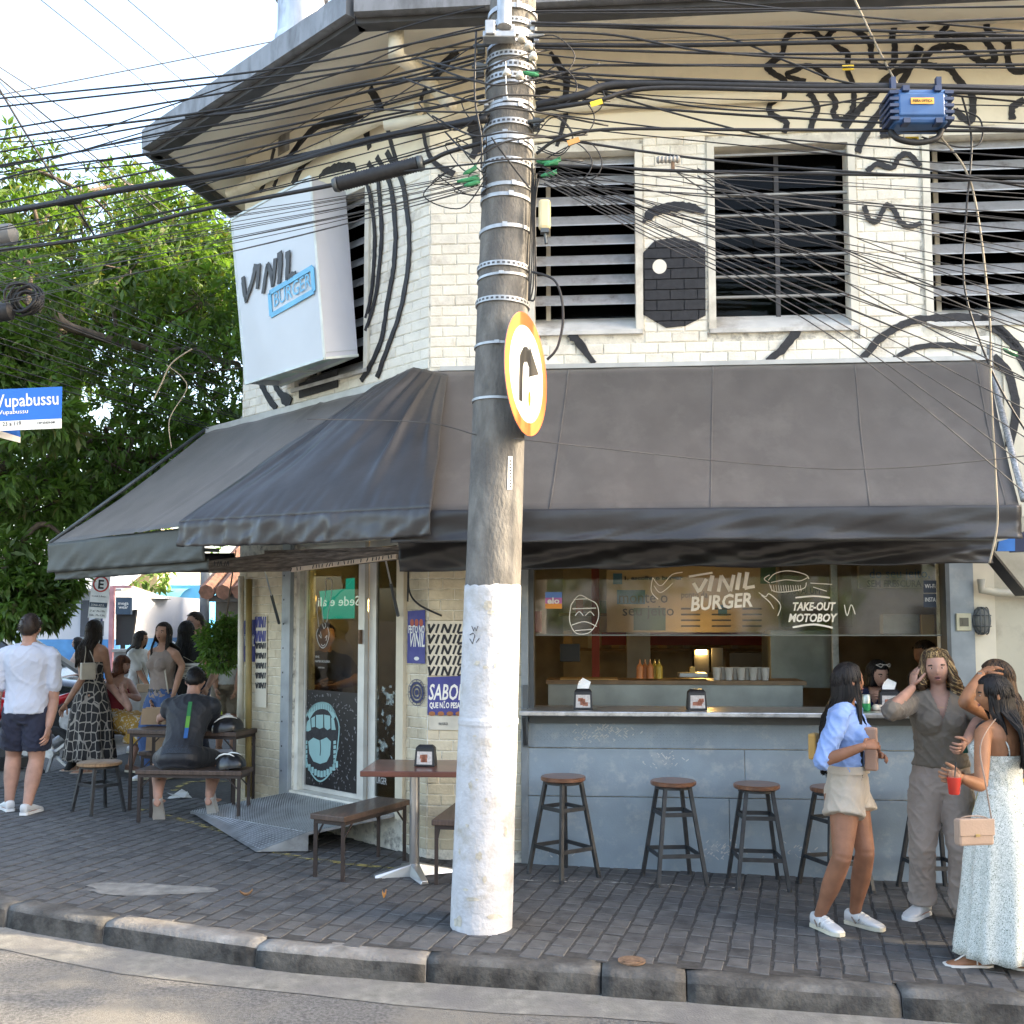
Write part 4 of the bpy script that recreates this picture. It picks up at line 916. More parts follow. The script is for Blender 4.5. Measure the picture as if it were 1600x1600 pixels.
for pts,r,lab in [([(830,18,6.15),(1000,16,6.1),(1660,10,5.9)],.006,'uppermost taut black cable right of the pole'),([(800,-30,6.15),(1100,0,6.1),(1300,22,6),(1660,54,5.9)],.006,'black cable entering at the top and descending to the right edge'),([(830,36,6.15),(1000,40,6.1),(1300,46,6),(1660,58,5.9)],.009,'twisted black cable third from the top right of the pole'),([(836,70,6.15),(1050,71,6.1),(1300,66,6),(1660,60,5.9)],.013,'thick taut cable crossing the upper mural scrolls'),([(835,50,6.15),(960,55,6.1),(1120,82,6),(1370,93,5.95),(1660,80,5.9)],.007,'black cable with a small square clamp near the pole'),([(838,102,6.15),(1000,102,6.1),(1660,101,5.9)],.008,'straight cable starting at the ribbed tension clamp'),([(838,165,6.15),(905,150,6.1),(980,132,6.1),(1260,136,6),(1400,137,5.95),(1660,142,5.9)],.026,'thickest black bundle on the right that carries the blue splice box'),([(838,172,6.15),(930,158,6.05),(1020,138,6.05),(1260,142,5.95),(1400,142,5.9),(1660,148,5.85)],.014,'black cable lashed beneath the thickest right bundle'),([(838,118,6.15),(1000,128,6.1),(1200,130,6.05),(1660,150,5.9)],.009,'black cable just above the thickest right bundle'),([(836,38,6.15),(1110,55,6.1),(1240,100,6),(1340,132,5.95),(1600,160,5.9),(1660,168,5.9)],.006,'cable slanting down over the left mural scrolls'),([(838,124,6.15),(1000,152,6.1),(1110,169,6.05),(1230,172,6),(1368,150,5.95)],.006,'drooping cable that rises into the blue splice box'),([(838,110,6.15),(1000,162,6.1),(1260,228,6),(1600,292,5.9),(1660,304,5.9)],.006,'slanting cable over the top of the barred window'),([(838,240,6.15),(880,214,6.1),(960,202,6.1),(1200,203,6),(1660,205,5.9)],.010,'taut cable tied with an orange tag beside the pole'),([(838,258,6.15),(960,262,6.1),(1100,268,6.05),(1660,278,5.9)],.010,'taut cable below the striped insulator'),]:cable(pts,r,lab,G2,n=7)
for i in range(26):
 x0=rnd.choice([842,850,870,1050,1090]);y0=rnd.uniform(246,300) if x0<1000 else rnd.uniform(258,282);y1=282+i*13+rnd.uniform(-8,8)
 xm=rnd.uniform(1180,1350);ym=y0+(xm-x0)/(1600-x0)*(y1-y0)+rnd.uniform(2,12)
 cable([(x0,y0,6.15),(xm,ym,5.9),(1690,y1+26,5.6)],rnd.choice([.0022,.003,.003,.004]),f'thin drop wire {ORD[i]} from the top in the fan reaching the right edge','thin drop wires right of the pole',rnd.choice([M_cab,M_cabg,M_cabg]),'drop_wire','wire',4)
for i in range(5):
 y1=430+i*50
 cable([(850,262+i*6,6.1),(1000,340+i*6,6),(1300,470+i*14,5.8),(1660,y1+190,5.6)],.0035,f'steep pale drop wire crossing the painted eye, {ORD[i]} from the top','steep pale drop wires',M_cabg,'drop_wire','wire',4)
cable([(480,655,6.1),(660,660,6.1),(745,680,6.08)],.0035,'thin grey wire tied to the pole in front of the tarpaulin',None,M_cabg,'drop_wire','wire')
cable([(805,685,6.08),(845,690,6.05),(1200,727,6),(1400,731,5.95),(1660,706,5.9)],.0035,'thin grey wire sagging across the street awning',None,M_cabg,'drop_wire','wire')
cable([(1330,-12,6),(1400,128,5.95),(1465,208,5.95),(1518,290,5.95),(1545,480,5.95),(1548,600,5.95),(1556,750,5.95),(1558,820,5.95),(1546,880,5.95)],.006,'pale frayed cord hanging over the right end of the awning',None,M_cabw,'cord','cord',6)
cable([(1503,150,5.95),(1518,220,5.95),(1510,330,5.95),(1506,440,5.95),(1530,530,5.95),(1570,620,5.95),(1640,730,5.9)],.006,'black hanging cable beside the pale cord',None,M_cab,'cable','cable',6)
cable([(1490,170,5.95),(1530,185,5.95),(1532,222,5.95),(1500,230,5.95),(1440,214,5.95)],.005,'black cable loop below the blue splice box',None,M_cab,'cable','cable',6)
cable([(832,425,6.15),(868,440,6.1),(880,490,6.1),(872,540,6.1),(855,562,6.1)],.008,'black looped cable right of the pole beside the round sign',None,M_cab,'cable','cable',6)
cable([(768,215,6.07),(790,245,6.06),(828,295,6.1)],.006,'black wire slanting across the front of the pole',None,M_cab,'cable','cable',6)
cable([(744,50,6.12),(742,150,6.1),(752,215,6.1),(752,262,6.1)],.007,'black cable hanging down the left side of the pole','cables down the pole',M_cab,'cable','cable',6)
cable([(790,95,6.04),(792,150,6.04),(800,155,6.05)],.004,'pale wire looped over the pole straps',None,MATS['plate_white'],'cable','wire',6)
for i in range(4):cable([(832+i*3,255+i*8,6.2),(830+i*2,330,6.22),(828+i*3,400+i*18,6.2),(826+i,470,6.2)],.006,f'black cable running down the right side of the pole, {ORD[i]} from the top','cables down the pole',M_cab,'cable','cable',6)
for i in range(9):
 x,y=rnd.uniform(700,752),rnd.uniform(120,290)
 cable([(x,y,6.2),(x-rnd.uniform(10,50),y+rnd.uniform(-10,40),6.25),(x+rnd.uniform(-10,30),y+rnd.uniform(20,60),6.2),(760,y+rnd.uniform(-20,40),6.15)],.004,f'loose looping wire left of the pole, {ORD[i]} of the tangle','loose wire loops',M_cab,'cable','wire',5)
for i in range(8):
 x,y=rnd.uniform(838,930),rnd.uniform(40,250)
 cable([(835,y+rnd.uniform(-20,20),6.15),(x,y-20,6.1),(x+30,y+10,6.1),(x+10,y+40,6.1),(840,y+30,6.15)],.004,f'loose looping wire right of the pole, {ORD[i]} of the tangle','loose wire loops',M_cab,'cable','wire',5)
for i in range(14):
 y0=46+i*13+rnd.uniform(-6,6);y1=170+i*19+rnd.uniform(-25,25);xm=rnd.uniform(330,560)
 cable([(757,y0,6.15+.01*i),(xm,y0+(757-xm)*(y1-y0)/800+rnd.uniform(0,16),6.7),(-60,y1,7.8)],rnd.choice([.004,.005,.007]),f'sagging black line left of the pole, {ORD[i]} from the top where it leaves the straps','sagging black lines left of the pole',M_cab,'cable','cable',5)
for i in range(12):
 y0=20+i*17+rnd.uniform(-6,6);y1=6+i*26+rnd.uniform(-14,14);xm=rnd.uniform(1050,1350)
 cable([(836,y0,6.15),(xm,y0+(xm-836)*(y1-y0)/800+rnd.uniform(2,14),6.05),(1680,y1,5.85)],rnd.choice([.004,.005,.008]),f'sagging black line right of the pole, {ORD[i]} from the top where it leaves the straps','sagging black lines right of the pole',M_cab,'cable','cable',5)
for i in range(7):
 x0,x1=rnd.uniform(560,700),rnd.uniform(850,960);y=90+i*26
 cable([(x0,y+rnd.uniform(-20,30),6.3),(740,y+rnd.uniform(-8,24),6.05),(800,y+rnd.uniform(-4,16),6.02),(x1,y+rnd.uniform(-30,30),6.2)],.006,f'black jumper cable crossing the front of the pole, {ORD[i]} from the top','jumper cables over the pole',M_cab,'cable','cable',5)
sp_=thing('splice_tube',aty(590,272,6.3),'ribbed black splice tube hanging on a cable left of the pole','splice tube')
a,b=aty(528,288,6.35),aty(654,256,6.25);mb=MB();K=60;mb.tube([a.lerp(b,i/K) for i in range(K+1)],[.043+(.005 if i%2 else 0)-(.012 if i in (0,K) else 0) for i in range(K+1)],16);mb.build('ribbed_body',M_cab,sp_,smooth=True)
mb=MB();d=(b-a).normalized();mb.tube([b,b+d*.03],[.05,.045],16);mb.tube([a-d*.03,a],[.04,.05],16);mb.build('end_cap',M_sd,sp_,smooth=True)
M_blue=mat('splice_blue',(.03,.10,.26),.45,var=.12,scale=6)
bx_=thing('splice_box',aty(1431,205,5.92),'blue plastic splice box clipped to the thick right bundle','splice box')
a,b=aty(1383,205,5.92),aty(1480,146,5.92);c=(a+b)/2;W_,H_=b.x-a.x,b.z-a.z
mb=MB();mb.box(c,W_*.86,.16,H_*.9);mb.build('body',M_blue,bx_,bev=.02)
mb=MB()
for s in (-1,1):
 for i in range(5):mb.box(c+V((s*W_*(.43+.0),0,(i-2)*H_*.17)),W_*.14,.18,H_*.08)
mb.build('ribbed_end',mat('splice_dark',(.02,.04,.10),.5),bx_,kind='stuff')
mb=MB();mb.box(c+V((0,-.075,H_*.02)),W_*.74,.03,H_*.62);mb.build('lid',M_blue,bx_,bev=.012)
mb=MB();mb.box(c+V((0,-.094,H_*.09)),W_*.36,.004,H_*.16);mb.build('tag_plate',mat('orange_tag',(.75,.36,.06),.5),bx_)
LF=Fr(c+V((0,-.096,H_*.06)),(1,0,0));text(LF,'FIBRA OPTICA',0,0,.022,M_black,'tag_print',.0015,bx_,wid=W_*.3,align='LEFT')
LATER[-1][2].translation.x-=W_*.15
for s in (-1,1):
 mb=MB();mb.box(c+V((s*W_*.25,-.07,H_*.42)),.04,.06,.03);mb.box(c+V((s*W_*.25,-.07,-H_*.42)),.04,.06,.03);mb.bar(c+V((s*W_*.36,0,H_*.4)),c+V((s*W_*.36,0,H_*.4+.12)),.03);mb.build('latch',MATS['splice_dark'],bx_)
mb=MB();mb.tube(smooth([c+V((-W_*.4,.02,-H_*.45)),c+V((-W_*.3,.0,-H_*.7)),c+V((0,0,-H_*.8)),c+V((W_*.3,0,-H_*.7)),c+V((W_*.4,0,-H_*.45))],6),.018,8);mb.build('cable_tail',M_cab,bx_,smooth=True)
M_yt=mat('yellow_tag',(.72,.50,.03),.5)
for i,(x,y,w_,rz) in enumerate([(1325,106,.07,.05),(1425,218,.08,.03),(932,161,.075,.3),(896,221,.075,.35)]):
 p=aty(x,y,5.98 if i<2 else 6.02);F_=Fr(p,V((math.cos(rz),0,math.sin(rz))));F_.n=V((0,-1,0));F_.v=F_.n.cross(F_.u);mb=MB();mb.prism(F_,[(-w_/2,-.016),(w_/2,-.016),(w_/2,.016),(-w_/2,.016)],0,.004)
 tag(mb.build('cable_tag',M_yt if i<3 else mat('orange_brown_tag',(.5,.26,.08),.6)),['yellow tag on a cable over the mural scrolls','yellow tag hanging under the blue splice box','yellow tag on the thick bundle just right of the pole','orange brown tag tied to a taut cable beside the pole'][i],'cable tag','cable tags')
 if i<2:text(F_,'VIVO FIBRA',-w_*.42,-.002,.014,M_black,'tag_print',.005,None,wid=w_*.8);LATER[-1][1]['label']=['black print on the yellow tag over the mural scrolls','black print on the yellow tag under the blue splice box'][i];LATER[-1][1]['category']='lettering'
M_green=mat('green_clip',(.02,.17,.075),.45,var=.15)
for i,(x0,y0,x1,y1) in enumerate([(724,272,745,262),(714,284,748,278),(725,290,750,284),(838,252,872,256),(850,258,876,250),(815,113,842,118),(845,275,870,270),(1567,545,1590,556)]):
 a,b=aty(x0,y0,6.1),aty(x1,y1,6.12);mb=MB();mb.tube([a,a.lerp(b,.25),a.lerp(b,.75),b],[.006,.014,.014,.008],8);mb.bar(a,b+V((0,0,.02)),.006)
 tag(mb.build('wire_clip',M_green),['topmost green wire clip left of the pole','middle green wire clip left of the pole','lowest green wire clip left of the pole','green wire clip right of the pole just above another','green wire clip right of the pole in the middle of three','high green wire clip on the steel straps of the pole','lowest green wire clip right of the pole','green wire clip alone on a wire over the awning end'][i],'wire clip',None if i==7 else ('green clips left of the pole' if i<3 else 'green clips right of the pole'))
jb=thing('junction_box',aty(851,360,6.12),'yellowed plastic junction box hanging right of the pole','junction box')
a=aty(851,336,6.12);mb=MB();mb.box(a,.075,.06,.19);mb.build('case',mat('yellowed_plastic',(.62,.52,.30),.5,var=.12),jb,bev=.02)
mb=MB();mb.box(a+V((0,0,-.1)),.05,.045,.03);mb.tube([a+V((0,0,-.1)),a+V((.01,0,-.18))],.01,8);mb.build('gland',M_sd,jb)
ins=thing('insulator',aty(1045,252,6.08),'striped grey spool insulator on a rusty bracket beside the window','insulator')
a,b=aty(1026,250,6.08),aty(1062,249,6.08);mb=MB();mb.tube([a.lerp(b,i/12) for i in range(13)],[.024 if i%2 else .016 for i in range(13)],12);mb.build('spool',mat('insulator_grey',(.3,.29,.27),.4),ins)
mb=MB();mb.bar(a.lerp(b,.7)+V((0,0,-.07)),a.lerp(b,.7)+V((0,0,.0)),.02);mb.build('rusty_bracket',MATS['rust_iron'],ins)
for k,(x,y,w_,h_,lab) in enumerate([(-4,372,.30,.17,'grey splice closure at the left edge before the treetop'),(108,318,.20,.06,'black bracket clamp on the thick bundle at left'),(40,470,.24,.2,'coiled black cable slung before the tree'),(2,492,.2,.14,'black splice closure at the left edge above the street sign')]):
 p=aty(x,y,7.9);t_=thing('splice_closure' if k!=2 else 'cable_coil',p,lab,'splice closure' if k!=2 else 'cable coil')
 mb=MB()
 if k==2:
  for j in range(9):
   r_=.09+rnd.uniform(-.02,.03);o2=V((rnd.uniform(-.03,.03),rnd.uniform(-.04,.04),rnd.uniform(-.03,.03)));mb.tube([p+o2+V((r_*1.1*math.cos(a_),.02*math.sin(a_*2),r_*math.sin(a_))) for a_ in [i*.35 for i in range(19)]],.01,6)
  mb.build('coil',M_cab,t_,smooth=True)
 else:
  mb.tube([p-V((w_/2,0,0)),p-V((w_/2-.03,0,-.005)),p+V((w_/2-.03,0,.03)),p+V((w_/2,0,.03))],[h_*.3,h_*.5,h_*.5,h_*.25],12);mb.build('body',M_cab if k else mat('closure_grey',(.16,.165,.17),.6),t_,smooth='a')
  b2=MB()
  for s in (-1,0,1):b2.box(p+V((s*w_*.3,0,h_*.5)),.03,.05,.05)
  b2.build('clasp',M_sd,t_)
cable([(300,545,8.5),(268,568,8.5),(252,600,8.5),(240,625,8.5)],.006,'pale frayed rope end dangling before the tree',None,M_cabw,'cord','cord',6)
cable([(260,570,8.5),(285,590,8.5),(291,610,8.5),(265,655,8.5),(268,700,8.5)],.004,'long pale rope strand dangling before the tree',None,M_cabw,'cord','cord',6)
# === DOOR, POSTERS, GLASS DECALS
M_white=mat('print_white',(.78,.77,.72),.6,var=.03)
M_cream=mat('decal_cream',(.88,.84,.74),.6,var=.05,emit=None)
M_pblue=mat('poster_blue',(.055,.06,.24),.6,var=.08,dirt=(.1,.1,.28),dirtamt=.3)
M_paper=mat('poster_paper',(.66,.60,.48),.7,var=.05)
door=thing('glass_door',CHA.P(-1.1,.3,-.1),'two leaf glass door with mint open mouth sticker in aluminium frame','door')
ND=-.10
b=MB()
for a,c in ((-1.845,-1.79),(-.36,-.345)):b.fbox(CHA,a,c,.33,2.6,-.16,-.03)
b.fbox(CHA,-1.845,-.345,2.52,2.62,-.16,-.03);b.build('door_frame',M_frame,door)
for nm,a,c,dn in (('door_leaf',-1.785,-.90,0),('door_leaf',-.90,-.362,-.045)):
 b=MB();t=.045
 b.fbox(CHA,a,a+(.03 if dn==0 else .10),.345,2.52,ND-.02+dn,ND+.02+dn);b.fbox(CHA,c-(.085 if dn==0 else .03),c,.345,2.52,ND-.02+dn,ND+.02+dn)
 b.fbox(CHA,a+.02,c-.02,.345,.385,ND-.018+dn,ND+.018+dn);b.fbox(CHA,a+.02,c-.02,2.47,2.52,ND-.018+dn,ND+.018+dn)
 lf=b.build(nm,mat('door_alu',(.62,.61,.57),.45,.45,var=.08),door)
 b=MB();b.fbox(CHA,a+.03,c-.03,.385,2.47,ND-.003+dn,ND+.003+dn);b.build('pane',M_glassd,lf)
b=MB();u,v=CHA.px(556,995,ND);b.fbox(CHA,-.945,-.925,v-.06,v+.06,ND+.02,ND+.05);b.build('handle',MATS['rust_iron'],door)
b=MB();b.fbox(CHA,-1.845,-.345,.29,.34,-.24,.02);b.build('threshold',M_frame,door)
def cp(x,y,n=ND+.004):return CHA.px(440+x/4.105,870+y/4.105,n)
b=MB();u0,v1=cp(92,845);u1,_=cp(440,900);b.fbox(CHA,u0-.02,-1.0,.387,v1,ND+.0035,ND+.0045);b.build('black_film',mat('black_film',(.012,.012,.014),.35),door)
b=MB()
for i in range(330):
 u,v=rnd.uniform(u0,-1.02),rnd.uniform(.40,v1-.02);s=rnd.uniform(.008,.02)
 b.stroke(CHA,[(u,v),(u+rnd.uniform(-s,s),v+rnd.uniform(-s,s)),(u+rnd.uniform(-s,s),v+rnd.uniform(-s,s))],.005,ND+.0045,ND+.0052,0,2)
b.build('film_print',mat('film_print',(.22,.22,.23),.6),door,kind='stuff')
M_mint=mat('mint_sticker',(.27,.45,.44),.5,var=.04)
z=ND+.0055
def ring(pts):return [cp(*p) for p in pts]
outl=[(150,1075),(165,1010),(205,955),(260,935),(315,955),(350,1020),(370,1090),(362,1200),(345,1300),(310,1390),(250,1440),(200,1400),(165,1320),(148,1220)]
b=MB();b.prism(CHA,[cp(*p) for p in smooth([(x,y,0) for x,y in outl],4,True) for p in [(p[0],p[1])]],z-.001,z);b.build('mouth_sticker',M_black,door)
b=MB()
b.stroke(CHA,ring(outl),.014,z,z+.001,0,5,True)
top=[(172,1020),(210,965),(260,948),(308,965),(342,1025)]
b.stroke(CHA,[cp(x,y+6) for x,y in top],.06,z,z+.001,0,5)
for pg in ([(158,1118),(164,1060),(185,1035),(190,1110),(172,1120)],[(194,1095),(192,1035),(215,1022),(216,1090)],[(222,1092),(222,1015),(268,1012),(268,1095),(245,1104)],[(276,1095),(274,1012),(312,1020),(314,1100),(295,1112)],[(322,1110),(320,1030),(338,1045),(348,1110)],[(172,1185),(205,1160),(245,1178),(290,1158),(318,1185),(312,1270),(290,1315),(248,1328),(205,1312),(180,1262)]):
 b.prism(CHA,[cp(*p) for p in pg],z,z+.001)
for i in range(11):
 t=i/10;x=160+t*195;y=1345+62*math.sin(math.pi*t)-10;h=24
 b.prism(CHA,[cp(x-7,y-h),cp(x+7,y-h),cp(x+8,y+h*.7),cp(x-8,y+h*.7)],z,z+.001)
for i in range(5):
 for sx in (158,342):b.prism(CHA,[cp(sx-8,1180+i*30),cp(sx+8,1178+i*30),cp(sx+8,1200+i*30),cp(sx-8,1203+i*30)],z,z+.001)
b.build('mouth_print',M_mint,door,kind='stuff')
b=MB()
b.stroke(CHA,[cp(248,1175),cp(252,1230),cp(248,1275)],.010,z+.001,z+.002,0,4)
for i in range(16):x=176+i*11;yy=965-24*math.sin(math.pi*(i+.5)/16)+14;b.stroke(CHA,[cp(x,yy-10),cp(x+(i-8)*.3,yy+26)],.004,z+.001,z+.002,0,1)
b.build('mouth_lines',M_black,door,kind='stuff')
b=MB();z2=ND+.0045
for pts in ([(285,150),(310,138),(325,170),(318,250),(305,330),(290,420)],[(285,150),(282,240),(262,330),(268,420)],[(230,250),(228,340),(240,450)],[(235,460),(225,500),(240,560),(265,585),(290,560),(305,500),(295,450)],[(240,500),(255,520),(250,480)],[(280,520),(292,505),(285,540)],[(255,560),(265,572),(280,560)],[(262,430),(272,460),(284,440),(276,422)]):
 b.stroke(CHA,ring(pts),.008,z2,z2+.001,0,5)
b.build('line_figure_decal',mat('dim_white_print',(.42,.42,.41),.6),door)
for s,y,sz in (('VINIL',640,.03),('HAMBURGUERIA',668,.03),('DESDE 2016',706,.018)):
 u,v=cp(235 if sz<.03 else 215,y+8);text(CHA,s,u,v,sz,MATS['dim_white_print'],'door_print',z2,door)
b=MB();zz=ND-.045+.0045
def cpr(x,y):return CHA.px(440+x/4.105,870+y/4.105,zz)
for i in range(46):
 x,y=rnd.uniform(560,725),rnd.uniform(860,1260);pts=[cpr(x,y)]
 a=rnd.uniform(0,6.28)
 for k in range(3):a+=rnd.uniform(-.8,.8);x+=24*math.cos(a);y+=30*math.sin(a);x=min(max(x,530),735);pts.append(cpr(x,y))
 b.stroke(CHA,pts,rnd.uniform(.012,.04),zz,zz+.0006,.3,4)
for pg in ([(545,800),(590,795),(610,850),(575,870),(548,840)],[(600,860),(650,830),(690,880),(720,880),(720,940),(640,930)],[(570,1220),(660,1215),(650,1250),(590,1250)]):b.prism(CHA,[cpr(*p) for p in pg],zz,zz+.0007)
mch=worn('chalk_drawing',(.34,.39,.37),.45);b.build('chalk_drawing',mch,door,kind='stuff')
u,v=cpr(540,1440);text(CHA,'VINIL BURGER',u,v,.08,MATS['dim_white_print'],'door_print',zz+.001,door,wid=.28)
M_refl=mat('door_reflection',(.02,.26,.20),.6,var=.1,emit=(.01,.22,.16),estr=.7);bn=thing('door_reflection',CHA.P(-1.2,2.0,-.2),'glowing green sheet with mirrored words standing in for a reflection in the door glass','banner')  # glowing sheet behind the glass stands in for a street sign's reflection
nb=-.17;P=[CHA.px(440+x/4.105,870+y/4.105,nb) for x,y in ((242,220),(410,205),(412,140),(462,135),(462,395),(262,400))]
b=MB();b.prism(CHA,P,nb-.012,nb);b.build('reflection_sheet',M_refl,bn)
a=CHA.px(440+238/4.105,870+318/4.105,nb);text(CHA,'Sede e ali',a[0]+.62,a[1],.12,mat('reflected_white',(.8,.8,.78),.6,emit=(.8,.85,.8),estr=.45),'reflection_letters',nb+.003,bn,wid=.62,flip=True)  # mirrored letters glow as part of the same painted reflection
def posterq(F,px,n,m,label,name='poster'):
 q=[F.px(x,y,n) for x,y in px];b=MB();b.prism(F,q,n-.003,n);o=b.build(name,m);return tag(o,label,'poster')
def at_px(F,x,y,n):return F.px(x,y,n)
np_=.0045
p1_=posterq(CHA,[(637,955),(664,953),(664,1037),(636,1036)],np_,M_pblue,'narrow blue poster reading FEITO NO VINIL right of the door')
def ptext(F,s,x,y,x2,h,m,n,parent,shear=0,bold=.0):
 a=F.px(x,y,n);c=F.px(x2,y,n);text(F,s,a[0],a[1],h,m,'poster_letters',n,parent,wid=c[0]-a[0],shear=shear,bold=bold)
ptext(CHA,'FEITO NO',638,989,663,.085,M_white,np_+.001,p1_,0,.002)
ptext(CHA,'VINIL',639,1010,662,.15,M_white,np_+.001,p1_,.25,.002)
b=MB();u,v=CHA.px(651,973,np_)
for k in (-1,0,1):disc(b,CHA,u+k*.055,v,.022,.03,np_,np_+.002,12)
b.build('burger_print',mat('burger_red',(.42,.1,.06),.6),p1_,kind='stuff')
b=MB();u,v=CHA.px(651,1029,np_);disc(b,CHA,u,v,.03,.015,np_,np_+.002,12);b.build('logo_print',M_white,p1_)
p2_=posterq(FAC,[(668,970),(729,970),(729,1056),(668,1055)],np_,M_paper,'cream poster with the word VINIL brushed five times beside the pole')
b=MB()
for r in range(5):
 y=983+r*16.6
 for L_ in ([[(670,-8),(672,6)],[(679,-8),(671,6)]],[[(686,-8),(681,6)]],[[(690,6),(694,-8)],[(694,-8),(700,6)],[(700,6),(705,-8)]],[[(713,-8),(708,6)]],[[(720,-8),(715,6)],[(715,6),(724,5)]]):
  for s in L_:b.stroke(FAC,[FAC.px(x,y+dy,np_) for x,dy in s],.018,np_,np_+.0015,.2,1)
b.build('brush_print',M_black,p2_,kind='stuff')
p3_=posterq(FAC,[(668,1058),(728,1056),(728,1118),(668,1117)],np_+.002,M_pblue,'blue poster reading SABOR QUE NAO PESA beside the pole')
ptext(FAC,'SABOR',669,1093,726,.17,M_white,np_+.003,p3_,.2,.003);ptext(FAC,'QUE NÃO PESA.',671,1106,720,.06,M_white,np_+.003,p3_,0,.002)
b=MB()
for k in range(4):u,v=FAC.px(675+k*14,1115,np_);disc(b,FAC,u,v,.026,.018,np_+.002,np_+.006,12)
b.build('burger_print',mat('burger_brown',(.35,.14,.06),.6),p3_,kind='stuff')
p4_=posterq(FAC,[(669,1119),(718,1119),(717,1141),(671,1140)],np_+.001,mat('paper_tail',(.6,.57,.48),.7),'blank lower paper flap under the blue SABOR poster');ptext(FAC,'VINIL BURGER',685,1133,700,.03,M_black,np_+.0015,p4_)
b=MB();u,v=CHA.px(651,1082,.004)
for r0,r1 in ((.0,.022),(.034,.052),(.064,.085),(.10,.105)):annulus(b,CHA,r0,r1,.0045,30)
for k in range(12):a=2*math.pi*k/12;b.stroke(CHA,[(.086*math.cos(a),.086*math.sin(a)),(.096*math.cos(a),.096*math.sin(a))],.008,.004,.005,0,1)
b.v=[tuple(V(p)+CHA.u*u+CHA.v*v) for p in b.v];em=b.build('record_emblem',mat('emblem_navy',(.03,.035,.10),.6),bld,kind='stuff')
pb=posterq(CHA,[(379,970),(399,968),(398,1034),(377,1034)],np_,M_pblue,'torn blue poster on the cream pillar left of the door')
ptext(CHA,'FEITO NO',381,998,397,.06,M_white,np_+.001,pb);ptext(CHA,'VINIL',381,1009,397,.13,M_white,np_+.001,pb,.2,.002)
pc_=posterq(CHA,[(400,964),(417,962),(416,1106),(398,1104)],np_+.001,M_paper,'cream poster with VINI brushed in rows on the left pillar')
b=MB()
for r in range(7):
 y=978+r*15.5 if r>1 else 972+r*22
 hgt=9 if r>1 else 17
 for s in ([(400,-.5),(401.5,.5)],[(403.5,-.5),(401.5,.5)],[(405.5,-.5),(405,.5)],[(407,.5),(408,-.5)],[(408,-.5),(411,.5)],[(411,.5),(412,-.5)],[(415,-.5),(414,.5)]):
  m_=r<=1;b.m=1 if m_ else 0;b.stroke(CHA,[CHA.px(x,y+dy*hgt,np_) for x,dy in s],.022,np_+.001,np_+.003,.2,1)
b.build('brush_print',[M_black,M_pblue],pc_,kind='stuff')
b=MB();b.fbox(CHA,-1.99,-1.855,-.1,2.55,-.011,.03);cl=b.build('steel_column',mat('column_grey',(.34,.37,.39),.5,.4,var=.1),bld,bev=.004)
b=MB()
for y in range(9):u,v=-1.955,.5+y*.22;disc(b,CHA,u,v,.009,.009,.03,.032,10)
b.build('rivet',M_gutdark,cl,kind='stuff')
b=MB();b.fbox(CHA,-.345,-.255,.28,2.45,-.011,.03);b.build('door_jamb',mat('jamb_cream',(.62,.55,.42),.6,var=.06),bld)
b=MB();b.tube([CHA.at(388,1245,.05),CHA.at(389,905,.05)],.030,10);b.build('conduit',mat('mustard_pipe',(.30,.22,.08),.5,var=.15),bld,smooth=True)
b=MB();b.tube([CHA.at(376,1140,.05),CHA.at(377,900,.05)],.03,8);b.build('conduit',M_pipe,bld,smooth=True)
for (x0,y0,x1,y1),lab in (((414,893,436,974),'dark gas strut left of the door'),((601,868,622,962),'dark gas strut right of the door')):
 st=thing('gas_strut',CHA.at(x0,y0,.4),lab,'strut','struts under the door awning');a_,c_=CHA.at(x0,y0,.40),CHA.at(x1,y1,.06)
 b=MB();b.tube([a_,a_.lerp(c_,.5)],.007,8);b.build('rod',M_alu,st);b=MB();b.tube([a_.lerp(c_,.45),c_],.014,8);b.build('cylinder',M_sd,st)
b=MB()
for pts in ([(638,893),(640,925),(655,945),(690,962)],[(638,893),(637,940)]):
 b.tube(smooth([FAC.at(x,y,.06) if x>668 else CHA.at(x,y,.05) for x,y in pts],8),.008,6)
tag(b.build('hanging_cable',M_cab,smooth=True),'black cable drooping on the brick jamb above the posters','cable')
wl=thing('wall_lamp',FAC.at(1533,970,.03),'oval grey bulkhead lamp on the cream pilaster right of the window','wall lamp')
c=FAC.px(1533,970,.03);b=MB();disc(b,FAC,c[0],c[1],.065,.105,.02,.05,28);b.build('lamp_base',M_sd,wl)
b=MB()
for i in range(6):
 t=i/5;a0=math.cos(t*math.pi/2);b.prism(FAC,[(c[0]+.05*a0*math.cos(2*math.pi*k/20),c[1]+.088*a0*math.sin(2*math.pi*k/20)) for k in range(20)],.05+.035*math.sin(t*1.3),.057+.035*math.sin(t*1.3))
b.build('lamp_glass',mat('lamp_glass',(.2,.21,.2),.2,var=.15),wl)
b=MB()
for s in (-.03,0,.03):b.tube(smooth([FAC.P(c[0]+s,c[1]-.1,.05),FAC.P(c[0]+s,c[1]-.07,.1),FAC.P(c[0]+s,c[1]+.07,.1),FAC.P(c[0]+s,c[1]+.1,.05)],4),.005,6)
for s in (-.04,.04):b.tube(smooth([FAC.P(c[0]-.06,c[1]+s,.05),FAC.P(c[0]-.04,c[1]+s,.095),FAC.P(c[0]+.04,c[1]+s,.095),FAC.P(c[0]+.06,c[1]+s,.05)],4),.005,6)
b.build('cage',M_sd,wl)
sw_=thing('wall_socket',FAC.at(1505,972,.04),'square beige wall socket on the grey steel post','socket')
